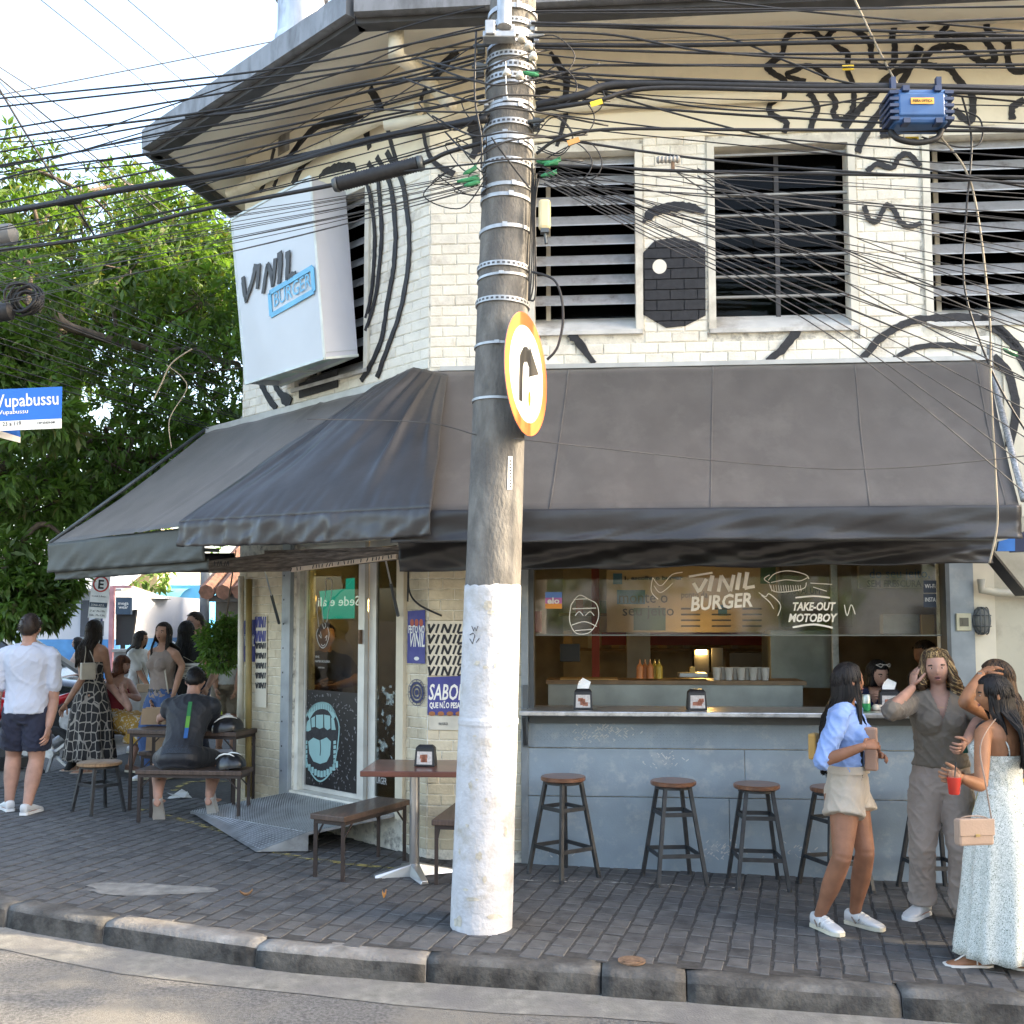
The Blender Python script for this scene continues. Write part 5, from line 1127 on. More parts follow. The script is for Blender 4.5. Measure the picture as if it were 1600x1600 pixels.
c=FAC.px(1505,972,.036);b=MB();b.fbox(FAC,c[0]-.055,c[0]+.055,c[1]-.065,c[1]+.065,.035,.055);b.build('plate',mat('socket_beige',(.5,.47,.33),.5),sw_,bev=.006)
b=MB();
for r in (.032,.014):b.fbox(FAC,c[0]-r,c[0]+r,c[1]-r,c[1]+r,.055,.058 if r>.02 else .062)
b.build('insert',mat('socket_dark',(.12,.11,.08),.5),sw_)
b=MB();b.tube([FAC.at(1533,905,.08),FAC.at(1534,922,.08),FAC.at(1560,926,.08),FAC.at(1680,932,.08)],.03,10);b.build('conduit',mat('pipe_beige',(.5,.47,.38),.5),bld,smooth=True)
bf=thing('blue_sign_panel',FAC.at(1572,850,.5),'small bright blue panel hanging below the right end of the awning','sign')
b=MB();n_b=.55;b.prism(FAC,[FAC.px(x,y,n_b) for x,y in [(1561,846),(1586,839),(1586,861),(1558,861)]],n_b-.03,n_b);b.build('panel',mat('bright_blue',(.03,.18,.55),.5),bf)
b=MB();b.prism(FAC,[FAC.px(x,y,n_b-.1) for x,y in [(1586,838),(1640,815),(1640,860),(1586,862)]],n_b-.2,n_b-.1);b.build('side_board',mat('navy_board',(.02,.03,.08),.5),bf)
# ---- lettering and drawings on the serving window glass
NG=-.052
dec=bpy.data.objects.new('glass_lettering',None);C.objects.link(dec);dec.parent=bld
def g_(x,y):return FAC.px(820+x/2.353,860+y/2.353,NG)
b=MB()
for l,wd in [([(620,120),(640,155)],.026),([(668,105),(642,150)],.026),([(690,92),(678,150)],.03),([(712,152),(722,92)],.026),([(722,92),(755,150)],.026),([(755,150),(768,90)],.026),([(790,82),(780,145)],.03),([(818,80),(808,140)],.03),([(808,139),(845,132)],.026),([(603,96),(690,82)],.014)]:
 b.stroke(FAC,[g_(*p) for p in l],wd,NG,NG+.001,.12,2)
for x,ch in ((612,'B'),(650,'U'),(688,'R'),(726,'G'),(764,'E'),(798,'R')):
 pass
b.build('window_letters',M_cream,bld)
a,c=g_(608,222),g_(835,205);text(FAC,'BURGER',a[0],a[1],.15,M_cream,'window_letters',NG,bld,wid=math.dist(a,c),rot=math.atan2(c[1]-a[1],c[0]-a[0]),bold=.004,shear=.2)
for s,x,y,x2,h in (('TAKE-OUT',982,220,1140,.085),('MOTOBOY',968,262,1150,.085)):
 a,c=g_(x,y),g_(x2,y);text(FAC,s,a[0],a[1],h,M_cream,'window_letters',NG,bld,wid=c[0]-a[0],shear=.25,bold=.003)
b=MB()
for l,wd in [([(995,174),(1060,168),(1122,174)],.012),([(985,283),(1060,272),(1132,284)],.014)]:b.stroke(FAC,[g_(*p) for p in l],wd,NG,NG+.001,.1)
b.build('window_letters',M_cream,bld)
b=MB()
for l in ([(895,110),(920,85),(970,75),(1030,88),(1045,105)],[(905,118),(960,108),(1010,112),(1040,100)],[(900,125),(915,150),(965,152),(1025,140),(1035,118)],[(900,120),(880,105),(900,90)],[(1050,120),(1130,125)],[(1060,135),(1110,150)],[(470,100),(500,130),(540,90),(580,80)],[(475,130),(500,155),(545,120)],[(470,100),(465,150),(490,180)],[(860,155),(885,170),(900,160),(940,200),(930,240)],[(870,165),(900,190),(915,215)],[(170,200),(200,165),(235,180),(265,200),(270,250),(240,300),(190,305),(165,260),(170,200)],[(180,180),(230,178)],[(175,215),(262,212)],[(185,240),(200,225),(215,240)],[(222,240),(240,225),(255,240)],[(172,275),(220,262),(265,280)],[(185,295),(250,290)],[(1175,200),(1185,240),(1200,200),(1215,235)]):
 b.stroke(FAC,[g_(*p) for p in l],.006,NG,NG+.001,.1,5)
for i in range(13):x=905+i*9;b.stroke(FAC,[g_(x,128),g_(x+3,150)],.004,NG,NG+.001,0,1)
b.build('window_drawing',M_cream,bld,kind='stuff')
bpy.data.objects.remove(dec)
st=thing('card_sticker',FAC.at(865,938,NG),'square rainbow card brand sticker on the window glass reading elo','sticker')
for k,(y0,y1,col) in enumerate(((925,934,(.12,.25,.6)),(934,943,(.5,.15,.4)),(943,951,(.8,.3,.05)))):
 q=[FAC.px(x,y,NG) for x,y in ((852,y0),(878,y0),(878,y1),(852,y1))];b=MB();b.prism(FAC,q,NG,NG+.001);b.build('sticker_band',mat('elo_%d'%k,col,.5),st)
a=FAC.px(855,943,NG);c=FAC.px(874,943,NG);text(FAC,'elo',a[0],a[1],.065,M_white,'sticker_letters',NG+.0015,st,wid=c[0]-a[0],bold=.002)
for k,(y0,y1,s,lab) in enumerate(((907,926,'Wi-Fi','black Wi-Fi sticker at the right edge of the window glass'),(928,949,'INSTA','dark blue sticker under the Wi-Fi sticker'))):
 s_=thing('sticker',FAC.at(1453,y0,NG),lab,'sticker');q=[FAC.px(x,y,NG) for x,y in ((1443,y0),(1463,y0),(1463,y1),(1443,y1))];b=MB();b.prism(FAC,q,NG,NG+.001);b.build('sticker_sheet',mat('sticker_dark',(.02,.03,.05),.5),s_)
 a=FAC.px(1445,y0+12,NG);c=FAC.px(1461,y0,NG);text(FAC,s,a[0],a[1],.045,M_white,'sticker_letters',NG+.0015,s_,wid=c[0]-a[0])
 # === BAR INTERIOR
M_inox=mat('dull_inox',(.30,.32,.30),.4,.5,var=.15,scale=4)
M_beige=mat('menu_beige',(.36,.27,.17),.7,var=.08)
ic=thing('bar_counter',FAC.P(2,.3,-1.05),'dull steel service counter inside the bar','counter')
b=MB();b.fbox(FAC,.9,3.05,.32,1.30,-1.4,-.95);b.build('counter_body',M_inox,ic)
b=MB();b.fbox(FAC,.88,3.08,1.302,1.335,-1.42,-.93);b.build('counter_top',mat('counter_wood',(.20,.13,.07),.5,var=.2),ic)
def fpx(x,y,n):return FAC.px(x,y,n)
def inbox(name,x0,y0,x1,y1,n,d,m,label,cat,group=None,bev=.004):
 a,c=fpx(x0,y1,n),fpx(x1,y0,n);b=MB();b.fbox(FAC,a[0],c[0],a[1],c[1],n-d,n);o=b.build(name,m,bev=bev);return tag(o,label,cat,group),a,c
mb1,a,c=inbox('menu_board',948,880,1215,988,-2.2,.04,M_beige,'wide beige menu board hanging above the counter, reading monte o seu jeito','menu board')
NM=-2.2
def mtext(s,x,y,x2,h,m,parent,n=NM+.004,bold=0):a=fpx(x,y,n);c=fpx(x2,y,n);text(FAC,s,a[0],a[1],h,m,'menu_letters',n,parent,wid=c[0]-a[0],bold=bold)
M_ink=mat('menu_ink',(.03,.03,.03),.6);M_mblue=mat('menu_blue',(.04,.12,.22),.6);M_mgreen=mat('menu_green',(.05,.10,.07),.6)
mtext('monte o',966,942,1042,.16,M_ink,mb1);mtext('seu jeito',972,962,1052,.15,M_ink,mb1);mtext('1. escolha o burger',974,906,1065,.05,M_ink,mb1,bold=.002);mtext('ponto da',1064,934,1105,.09,M_ink,mb1);mtext('BORA AI UM',1240-20,928,1300-20,.09,M_ink,mb1)
b=MB()
for r in range(4):
 for q in range(3):
  x=1064+q*48;y=950+r*9;p=[fpx(*t,NM) for t in ((x,y),(x+30,y),(x+30,y+2.5),(x,y+2.5))];b.prism(FAC,p,NM,NM+.003)
b.build('menu_lines',M_ink,mb1,kind='stuff')
for k,(x0,y0,x1,y1,m) in enumerate(((958,896,972,913,M_mblue),(964,922,1008,944,M_mblue),(990,950,1040,985,M_mgreen),(1188,886,1212,912,M_mgreen),(1122,945,1136,962,M_mblue))):
 b=MB();p=[fpx(*t,NM) for t in ((x0,y0),(x1,y0),(x1,y1),(x0,y1))];b.prism(FAC,p,NM,NM+.0025);b.build('menu_picture',m,mb1)
mb2,_,_=inbox('menu_board',1222,880,1330,980,-2.3,.04,mat('menu_brown',(.22,.17,.12),.7),'brown menu board right of the wide beige one','menu board')
mb3,_,_=inbox('menu_board',1342,880,1462,920,-2.1,.04,mat('menu_tan',(.28,.24,.19),.7),'short menu board reading SEM FRESCURA at the right of the bar','menu board')
mtext('do seu jeito,',1358,903,1452,.13,M_mblue,mb3,-2.09);mtext('SEM FRESCURA',1355,917,1440,.09,M_ink,mb3,-2.09,.002)
for x0,y0,x1,y1,n,d,m,lab,cat,nm in [(940,988,1212,1008,-3.2,.05,mat('red_band',(.20,.03,.02),.5),'dark red wall band behind the bar','wall band','red_band'),(1205,985,1302,1075,-1.9,.5,M_inox,'tall dull steel refrigerator behind the bar','refrigerator','refrigerator'),(1302,880,1308,1075,-1.7,.05,M_alu,'thin aluminium post inside the bar beside the refrigerator','post','inner_post'),(980,985,1016,1075,-2.8,.2,mat('tiled_column',(.28,.27,.25),.5,var=.1),'pale column inside the bar behind the sauce bottles','column','inner_column'),(925,880,936,1075,-2.5,.1,mat('red_band',(.2,.03,.02)),'dark red vertical wall strip at left of the bar','inner wall strip','red_wall_strip'),(875,1006,906,1034,-1.6,.06,mat('monitor_black',(.012,.013,.016),.3),'small black order screen hanging inside the bar','screen','order_screen'),(828,955,846,988,-.35,.08,mat('red_box',(.22,.025,.02),.5),'small red fire alarm box at the left inside edge of the window','alarm box','alarm_box'),(1062,1052,1106,1058,-1.1,.25,mat('tray_white',(.4,.42,.42),.4),'steel tray on the bar counter','tray','serving_tray'),(1078,1042,1086,1052,-1.15,.06,mat('carton_yellow',(.55,.35,.1),.6),'small yellow carton standing on the steel tray','carton','small_carton'),(1085,1015,1108,1052,-1.9,.2,mat('machine_black',(.02,.02,.02),.35),'black drinks machine with lit top behind the tray','drinks machine','drinks_machine'),(1112,1012,1130,1052,-1.9,.2,mat('machine_black',(.02,.02,.02)),'black coffee grinder right of the lit drinks machine','grinder','coffee_grinder'),(1140,1020,1200,1060,-2.4,.3,mat('oven_brown',(.12,.09,.06),.5),'brown oven at the back right of the bar','oven','oven'),(1440,960,1460,992,-.5,.03,mat('wood_tan',(.40,.24,.09),.6),'tan clipboard hanging at the right inside of the window','clipboard','clipboard'),(1380,960,1436,990,-.9,.1,mat('rack_white',(.34,.33,.3),.5,var=.2),'pale glass rack hanging above the woman behind the counter','rack','glass_rack'),]:inbox(nm,x0,y0,x1,y1,n,d,m,lab,cat)
lamp_m=mat('warm_lamp',(.9,.6,.2),.4,emit=(1,.62,.2),estr=35)
b=MB();a=FAC.at(1096,1019,-1.85);b.box(a,.09,.04,.04,-YAW);tag(b.build('warm_light',lamp_m),'small glowing yellow light on top of the drinks machine','light')
b=MB();a=CHA.at(571,946,-.6);b.box(a,.05,.05,.11);tag(b.build('warm_light',lamp_m),'small glowing yellow lantern seen through the right door leaf','light')
b=MB();a=CHA.at(489,935,-.5);b.ell(a,.035,.03,.05);tag(b.build('pendant_light',mat('dim_amber',(.6,.3,.06),.4,emit=(1,.5,.1),estr=1.5)),'dim amber pendant bulb behind the left door leaf','light')
for k,(x,m) in enumerate([(1000,'orange'),(1008,'orange'),(1016,'orange'),(1023,'yellow'),(1030,'yellow')]):
 p=FAC.at(x,1060,-1.08-.05*(k%2));b=MB();b.cyl(p,.030,.10,14);b.cyl(p+V((0,0,.10)),.03,.03,14,.010);b.cyl(p+V((0,0,.13)),.009,.035,8,.004)
 col={'orange':(.55,.2,.07),'yellow':(.6,.40,.06)}[m]
 tag(b.build('sauce_bottle',mat('sauce_'+m,col,.4),smooth='a'),f'{m} squeeze sauce bottle, {ORD[k]} from the left on the bar counter','sauce bottle',f'{m} sauce bottles')
M_cup=mat('paper_cup',(.5,.48,.44),.6,var=.1)
for k in range(9):
 p=FAC.at(1120+k*9.5,1058,-1.05-.06*(k%2));p.z=1.337;b=MB();b.cyl(p,.028,.10,12,.036);b.cyl(p+V((0,0,.1)),.038,.008,12)
 tag(b.build('paper_cup',M_cup,smooth='a'),f'pale paper cup, {ORD[k]} from the left on the right half of the bar counter','cup','paper cups on the bar counter')
shf=thing('back_shelf',FAC.P(1.4,1.9,-3.9),'brown wall shelf at the back of the bar','shelf')
for z_ in (1.55,1.95):b=MB();b.fbox(FAC,.9,3.2,z_-.03,z_,-4.1,-3.8);b.build('board',MATS['counter_wood'],shf)
for k in range(16):
 z_=(1.551,1.951)[k%2];w_=rnd.uniform(.06,.12);h_=rnd.uniform(.12,.3);u_=1.0+k*.135;b=MB();b.fbox(FAC,u_-w_/2,u_+w_/2,z_,z_+h_,-4.0,-3.88)
 tag(b.build('carton',mat('carton_%d'%(k%4),[(.45,.32,.18),(.4,.12,.07),(.5,.47,.4),(.12,.2,.16)][k%4],.6,var=.12),bev=.004),f'small carton, {ORD[k // 2]} from the left on the {("lower", "upper")[k % 2]} back shelf of the bar','carton','cartons on the back shelf')
b=MB();b.fbox(FAC,1.0,1.5,1.336,1.345,-1.3,-1.0);tag(b.build('wooden_board',mat('board_wood',(.4,.24,.08),.5)),'thin wooden board on the left end of the bar counter','board')
# === NAPKIN HOLDERS, CAN, CUPS
M_nap=mat('holder_black',(.018,.018,.02),.4)
def napkin(p,rz,label,tissue,w_=.145,h_=.135):
 t=thing('napkin_holder',p,label,'napkin holder','black napkin holders');F_=Fr(p,(math.cos(rz),math.sin(rz),0));b=MB()
 P=F_.P;d=.05;b.hexa([P(-w_/2,0,d),P(w_/2,0,d),P(w_/2,0,-d),P(-w_/2,0,-d),P(-w_/2*.9,h_,d*.7),P(w_/2*.9,h_,d*.7),P(w_/2*.9,h_,-d*.7),P(-w_/2*.9,h_,-d*.7)])
 b.hexa([P(-w_/2*.9,h_,d*.7),P(w_/2*.9,h_,d*.7),P(w_/2*.9,h_,-d*.7),P(-w_/2*.9,h_,-d*.7),P(-w_/2*.65,h_+.02,d*.4),P(w_/2*.65,h_+.02,d*.4),P(w_/2*.65,h_+.02,-d*.4),P(-w_/2*.65,h_+.02,-d*.4)])
 b.build('case',M_nap,t,bev=.004)
 b=MB();f=lambda u,v,e=.002:P(u,v,d-(d*.3)*v/h_+e)
 b.add([f(-w_*.38,.015),f(w_*.38,.015),f(w_*.36,h_-.025),f(-w_*.36,h_-.025)],[(0,1,2,3)]);b.build('picture_card',mat('card_pale',(.5,.47,.45),.5,var=.15,scale=60),t)
 b=MB()
 for q in range(4):u,v=rnd.uniform(-.02,.03),rnd.uniform(.04,.075);b.add([f(u-.02,v-.014,.003),f(u+.02,v-.014,.003),f(u+.018,v+.014,.003),f(u-.018,v+.012,.003)],[(0,1,2,3)])
 b.build('burger_print',mat('burger_card',(.32,.12,.07),.5,var=.3,scale=80),t,kind='stuff')
 if tissue:
  b=MB();h2=h_+.015
  b.add([P(-.045,h2,.01),P(.04,h2,.012),P(.06,h2+.055,0),P(.0,h2+.085,-.01),P(-.03,h2+.06,.015),P(-.04,h2+.03,-.01)],[(0,1,2,5),(5,2,3,4)]);b.build('tissue',mat('tissue',(.8,.8,.78),.8),t)
zc=1.172
def onshelf(x,n=.10):u=FAC.px(x,1080,n)[0];p=FAC.P(u,0,n);return V((p.x,p.y,zc))
napkin(onshelf(911),-YAW,'black napkin holder with a tissue sticking up, leftmost on the steel counter shelf',True)
napkin(onshelf(1088),-YAW+.1,'black napkin holder without raised tissue in the middle of the counter shelf',False)
napkin(onshelf(1388,.02),-YAW-.1,'black napkin holder with white tissue beside the green can',True)
cn=thing('drink_can',onshelf(1353,.08),'green and silver drink can on the counter shelf','can');p=cn.location
b=MB();b.tube([p,p+V((0,0,.008)),p+V((0,0,.055))],[.026,.031,.031],20);b.build('can_body',mat('can_green',(.02,.25,.08),.3,.3),cn,smooth='a');b=MB();b.tube([p+V((0,0,.055)),p+V((0,0,.11)),p+V((0,0,.12))],[.031,.031,.026],20);b.build('can_top',mat('can_silver',(.45,.5,.46),.3,.5),cn,smooth='a')
for k,(x,s) in enumerate(((1338,.035),(1368,.03),(1374,.028))):
 p=onshelf(x,.06);b=MB();b.ell(p+V((0,0,s*.8)),s,s,s*.8,12,8);b.ell(p+V((s*.7,0,s*.6)),s*.6,s*.6,s*.6,10,6);tag(b.build('crumpled_napkin',mat('napkin_beige',(.62,.54,.45),.8,var=.15),smooth=True),'crumpled beige napkin on the counter shelf beside the green can','napkin','crumpled napkins')
 # === RAMP
M_tread=mat('tread_plate',(.42,.44,.46),.4,.7,var=.15,scale=7,dirt=(.2,.2,.2),dirtamt=.4,dscale=5)
rp=thing('door_ramp',V((-1.5,8.4,.1)),'perforated steel ramp plate leading up to the glass door','ramp')
A_,L_,T_=hit(482,1300,V((0,8.1,0)),V((0,1,0))),gnd(297,1271,.012),gnd(400,1331,.012)
D0,D1=CHA.P(-1.845,.318,.02),CHA.P(-.345,.318,.02)
Rr=D1+(A_-D1)*.04
b=MB();top=[L_+V((0,0,.02)),A_,D1,D0];b.add(top+[p-V((0,0,.022)) for p in top],[(0,1,2,3),(7,6,5,4),(0,4,5,1),(1,5,6,2),(3,2,6,7),(0,3,7,4)]);b.build('platform',M_tread,rp)
b=MB();lip=[L_+V((0,0,.018)),T_,V((A_.x,A_.y,gz(A_.x)+.01)),A_-V((0,0,.003))];b.add(lip,[(0,1,3),(1,2,3)]);b.build('lip',M_tread,rp)
b=MB();nrm_=(A_-L_).cross(D0-L_).normalized();nrm_=nrm_ if nrm_.z>0 else -nrm_
def bump(a,bq,cq,s,t):return a+(bq-a)*s+(cq-a)*t
NI,NJ=46,40
for i in range(NI):
 for j in range(NJ):
  s,t=(i+.5)/NI,(j+.5)/NJ
  p=(L_+V((0,0,.02))).lerp(A_,s).lerp(D0.lerp(D1,s),t);e1=(A_-L_).normalized()*.010;e2=nrm_.cross(e1).normalized()*.018
  b.add([p-e1*.5-e2*.4+nrm_*.001,p+e1*.5-e2*.4+nrm_*.001,p+e1*.5+e2*.4+nrm_*.006,p-e1*.5+e2*.4+nrm_*.006],[(0,1,2,3)])
b.build('raised_tread',mat('tread_light',(.6,.62,.63),.35,.75),rp,kind='stuff')
b=MB();n2=(T_-L_).cross(A_-L_).normalized();n2=n2 if n2.z>0 else -n2
for i in range(34):
 for j in range(14):
  s,t=(i+.5)/34,(j+.5)/14
  p=(L_+V((0,0,.018))).lerp(A_,s);q_=L_.lerp(T_,s);p=p.lerp(q_,t);w_=.004+.004*s
  e1=(A_-L_).normalized()*w_;e2=(T_-A_).normalized()*w_*1.6
  if (p-q_).length<.015:continue
  b.add([p-e1+n2*.001,p-e2+n2*.005,p+e1+n2*.001,p+e2+n2*.005],[(3,2,1,0)])
b.build('raised_tread',MATS['tread_light'],rp,kind='stuff')
# === STOOLS, BENCHES, TABLES
M_seat=mat('varnished_seat',(.17,.075,.04),.35,var=.25,scale=6,stretch=(1,8,1),coat=.3)
M_seat2=mat('worn_seat',(.28,.17,.09),.55,var=.25,scale=6,stretch=(8,1,1))
M_leg=mat('stool_iron',(.055,.058,.062),.5,.5,var=.2,scale=12)
M_dkwood=mat('dark_bench_wood',(.085,.055,.042),.5,var=.25,scale=5,stretch=(9,1,1),coat=.15)
def stool(c,h,rz,label,r=.165,rb=.255,ms=None,group='bar stools by the counter',two=True):
 t=thing('bar_stool' if h>.6 else 'low_stool',c,label,'stool',group);b=MB()
 b.rings([(c+V((0,0,h-.034)),V((r*.94,0,0)),V((0,r*.94,0))),(c+V((0,0,h-.026)),V((r,0,0)),V((0,r,0))),(c+V((0,0,h-.006)),V((r,0,0)),V((0,r,0))),(c+V((0,0,h)),V((r*.96,0,0)),V((0,r*.96,0)))],36)
 b.build('seat',ms or M_seat,t,smooth='a')
 b=MB();b.cyl(c+V((0,0,h-.055)),r*.8,.02,24);b.build('seat_ring',M_leg,t)
 tops,bots=[],[]
 for k in range(4):
  a=rz+math.pi/4+k*math.pi/2;d=V((math.cos(a),math.sin(a),0));g0=c+d*rb
  tops.append(c+d*(r*.78)+V((0,0,h-.04)));bots.append(V((g0.x,g0.y,gz(g0.x)+.004)))
 for k in range(4):
  b=MB();b.bar(bots[k],tops[k],.026,.026,up=(math.cos(rz),math.sin(rz),0));b.tube([bots[k]-V((0,0,.004)),bots[k]+V((0,0,.02))],.018,8);b.build('leg',M_leg,t)
 for f in ((.30,.72) if two else (.6,)):
  b=MB()
  for k in range(4):q0,q1=bots[k].lerp(tops[k],f),bots[(k+1)%4].lerp(tops[(k+1)%4],f);b.bar(q0,q1,.012,.028)
  b.build('stretcher',M_leg,t)
for x,rz,lab in ((880,.75,'wooden seat bar stool nearest the white pole base'),(1052,.25,'second bar stool from the pole, under the middle napkin holder'),(1182,.05,'third bar stool from the pole, left of the woman in blue'),(1302,.4,'bar stool mostly hidden behind the woman in beige shorts'),(1456,.2,'bar stool mostly hidden behind the woman in taupe trousers')):
 u=FAC.px(x,1215,.33)[0];p=FAC.P(u,0,.33);stool(V((p.x,p.y,gz(p.x))),.715,rz-YAW,lab)
p=gnd(150,1270);stool(V((p.x,p.y+.05,gz(p.x))),.455,.9,'low worn wooden stool standing alone behind the walking man',r=.195,rb=.23,ms=M_seat2,group=None,two=False)
def bench(c,L,W,H,rz,label,name='bench',cat='bench',m=None,group='dark wooden benches',brace=True):
 t=thing(name,c,label,cat,group);F_=Fr(c,(math.cos(rz),math.sin(rz),0));b=MB()
 zc_=lambda z:z
 b.fbox(F_,-L/2,L/2,H-.04,H,-W/2,W/2);b.build('top',m or M_dkwood,t,bev=.006)
 b=MB();e=.03
 for q in ((-L/2+e,-W/2+e,L/2-e,-W/2+e),(-L/2+e,W/2-e,L/2-e,W/2-e),(-L/2+e,-W/2+e,-L/2+e,W/2-e),(L/2-e,-W/2+e,L/2-e,W/2-e)):b.bar(F_.P(q[0],H-.055,q[1]),F_.P(q[2],H-.055,q[3]),.025)
 b.build('frame',M_dkiron,t)
 for su in (-1,1):
  for sn in (-1,1):
   q=F_.P(su*(L/2-e),0,sn*(W/2-e));b=MB();b.bar(V((q.x,q.y,gz(q.x))),F_.P(su*(L/2-e),H-.04,sn*(W/2-e)),.026)
   if brace:b.bar(F_.P(su*(L/2-e),H-.17,sn*(W/2-e)),F_.P(su*(L/2-e-.12),H-.05,sn*(W/2-e)),.010)
   b.build('leg',M_dkiron,t)
 return t
M_dkiron=mat('brown_iron',(.055,.042,.038),.5,.4,var=.2)
G=lambda x,y:V((x,y,gz(x)))
bench(G(-1.10,7.62),.82,.30,.45,R(62),'dark wooden bench standing on the pavers beside the ramp and table')
bench(G(-.36,7.52),.7,.28,.45,R(80),'dark bench mostly hidden behind the white pole base')
bench(G(-2.80,9.15),.96,.30,.47,R(-6),'long dark bench with the seated cyclist on it')
bench(G(-3.20,10.35),.98,.28,.47,R(-4),'dark bench on the far side of the dark table')
bench(G(-2.98,9.66),1.12,.42,.76,R(-14),'dark wooden table in front of the cyclist with a helmet on it','dark_table','table',group=None)
tb=thing('pedestal_table',G(-.70,7.47),'square brown cafe table on a steel pedestal beside the pole','table');c=tb.location;F_=Fr(c,(math.cos(R(-3)),math.sin(R(-3)),0))
b=MB();b.fbox(F_,-.34,.36,.735,.775,-.33,.30);b.build('top',mat('table_brown',(.14,.05,.035),.3,var=.2,scale=4,coat=.3),tb,bev=.006)
b=MB();b.cyl(c+V((0,0,.06)),.036,.67,20);b.build('column',mat('brushed_steel',(.5,.5,.5),.28,.9,var=.08),tb,smooth='a')
b=MB()
for k in range(4):
 a=R(20)+k*math.pi/2;d=V((math.cos(a),math.sin(a),0));s=V((-d.y,d.x,0));q0,q1=c+d*.03,c+d*.29
 b.hexa([q0-s*.045,q1-s*.03,q1+s*.03,q0+s*.045,q0-s*.03+V((0,0,.085)),q1-s*.02+V((0,0,.025)),q1+s*.02+V((0,0,.025)),q0+s*.03+V((0,0,.085))])
b.build('base',MATS['brushed_steel'],tb,bev=.004)
napkin(V((c.x+.08,c.y-.02,c.z+.777)),R(-8),'black napkin holder standing on the square cafe table',False,.15,.13)
# === THE SIDE STREET BEHIND
def wall_box(name,x0,x1,y0,y1,z0,z1,m,parent=None):b=MB();b.box(((x0+x1)/2,(y0+y1)/2,(z0+z1)/2),x1-x0,y1-y0,z1-z0);return b.build(name,m,parent)
def pxx(x,Y):return (x-800)/1600*Y
def pz(y,Y):return aty(800,y,Y).z
M_wh=mat('white_house',(.46,.49,.54),.7,var=.04,scale=1,dirt=(.6,.6,.6),dirtamt=.15);M_bl=mat('blue_base',(.06,.22,.48),.6,var=.08);M_tileroof=mat('grey_roof_tiles',(.33,.35,.37),.8,var=.3,scale=8)
Y=24.0
wh=thing('white_house',V((pxx(120,Y),Y,.3)),'low white house with blue painted base across the side street','house')
x0,x1=-16.0,pxx(180,Y)
wall_box('wall',x0,x1,Y,Y+7,pz(999,Y),pz(924,Y),M_wh,wh);wall_box('base_band',x0-.01,x1+.01,Y-.02,Y+7,.0,pz(999,Y)-.003,M_bl,wh)
b=MB();zt=pz(924,Y)
for i in range(7):
 b.hexa([V((x0-.3,Y-.4+i*.62,zt+i*.22)),V((x1+.3,Y-.4+i*.62,zt+i*.22)),V((x1+.3,Y+.3+i*.62,zt+.24+i*.22)),V((x0-.3,Y+.3+i*.62,zt+.24+i*.22)),V((x0-.3,Y-.4+i*.62,zt+i*.22+.05)),V((x1+.3,Y-.4+i*.62,zt+i*.22+.05)),V((x1+.3,Y+.3+i*.62,zt+.29+i*.22)),V((x0-.3,Y+.3+i*.62,zt+.29+i*.22))])
b.build('roof',M_tileroof,wh)
wall_box('window',pxx(128,Y),pxx(140,Y),Y-.04,Y-.005,pz(995,Y),pz(938,Y),mat('house_dark',(.04,.05,.07),.4),wh);wall_box('door',pxx(152,Y),pxx(162,Y),Y-.04,Y-.005,.2,pz(935,Y),mat('navy_board',(.02,.03,.08)),wh)
bb=thing('beige_building',V((pxx(210,36),36,.5)),'tall beige brick building beyond the parked white car','building')
wall_box('wall',pxx(150,36),pxx(245,36),36,42,.2,5.2,mat('beige_brick',(.46,.37,.25),.8,var=.12,scale=6,stretch=(1,1,6)),bb)
for i in range(3):wall_box('window',pxx(186+i*20,36),pxx(194+i*20,36),35.96,35.99,3.9,4.6,MATS['house_dark'],bb)
wall_box('cornice',pxx(150,36)-.1,pxx(245,36)+.05,35.8,42,5.2,5.4,mat('beige_trim',(.7,.6,.45),.7),bb)
bw=thing('blue_building',V((pxx(280,37),37,.5)),'bright blue walled building beside the grey street post','building')
wall_box('wall',pxx(247,37),pxx(322,37),37,44,.2,pz(914,37),mat('bright_blue_wall',(.07,.33,.72),.6,var=.03),bw)
b=MB();n=14
for s in range(2):pass
vs=[]
for i in range(n+1):
 a=math.pi*.5*i/n;yy=35.2+1.8*(1-math.cos(a));zz=pz(962,35)+1.0*math.sin(a);zz2=zz
 vs+=[V((pxx(247,37),37-1.8*math.cos(a),zz)),V((pxx(300,37),37-1.8*math.cos(a),zz))]
b.add(vs,[(2*i,2*i+1,2*i+3,2*i+2) for i in range(n)]);b.build('barrel_awning',mat('blue_awning',(.08,.28,.42),.6,var=.1),bw)
wall_box('shopfront',pxx(250,37),pxx(318,37),36.9,36.98,.4,pz(962,37),mat('shop_dark',(.09,.07,.06),.5),bw)
tr=thing('tiled_house',V((pxx(350,26),26,.5)),'dark fronted house with a red clay tile roof beyond the hedge ball','house')
wall_box('wall',pxx(330,26),-2.0,26.4,32,.2,pz(925,26),mat('house_shade',(.08,.075,.07),.7),tr)
b=MB()
for i in range(16):
 x=pxx(328,26)+i*.42;b.tube([V((x,25.7,pz(926,26))),V((x,29.5,pz(926,26)+1.5))],.2,8)
b.build('roof',mat('clay_tiles',(.15,.075,.05),.8,var=.3,scale=6),tr)
wall_box('lintel',pxx(328,26),-2,25.9,26.3,pz(940,26),pz(930,26),MATS['house_shade'],tr)
can=thing('beige_canopy',V((pxx(240,30),30,.5)),'sloping beige shop canopy beyond the women at the corner','canopy');b=MB();q=[aty(x,y,yy) for x,y,yy in ((203,945,31),(243,945,31),(280,974,29),(243,974,29))]
b.hexa([p-V((0,0,.06)) for p in q]+q);b.build('sheet',mat('canopy_beige',(.5,.42,.32),.7,var=.05),can)
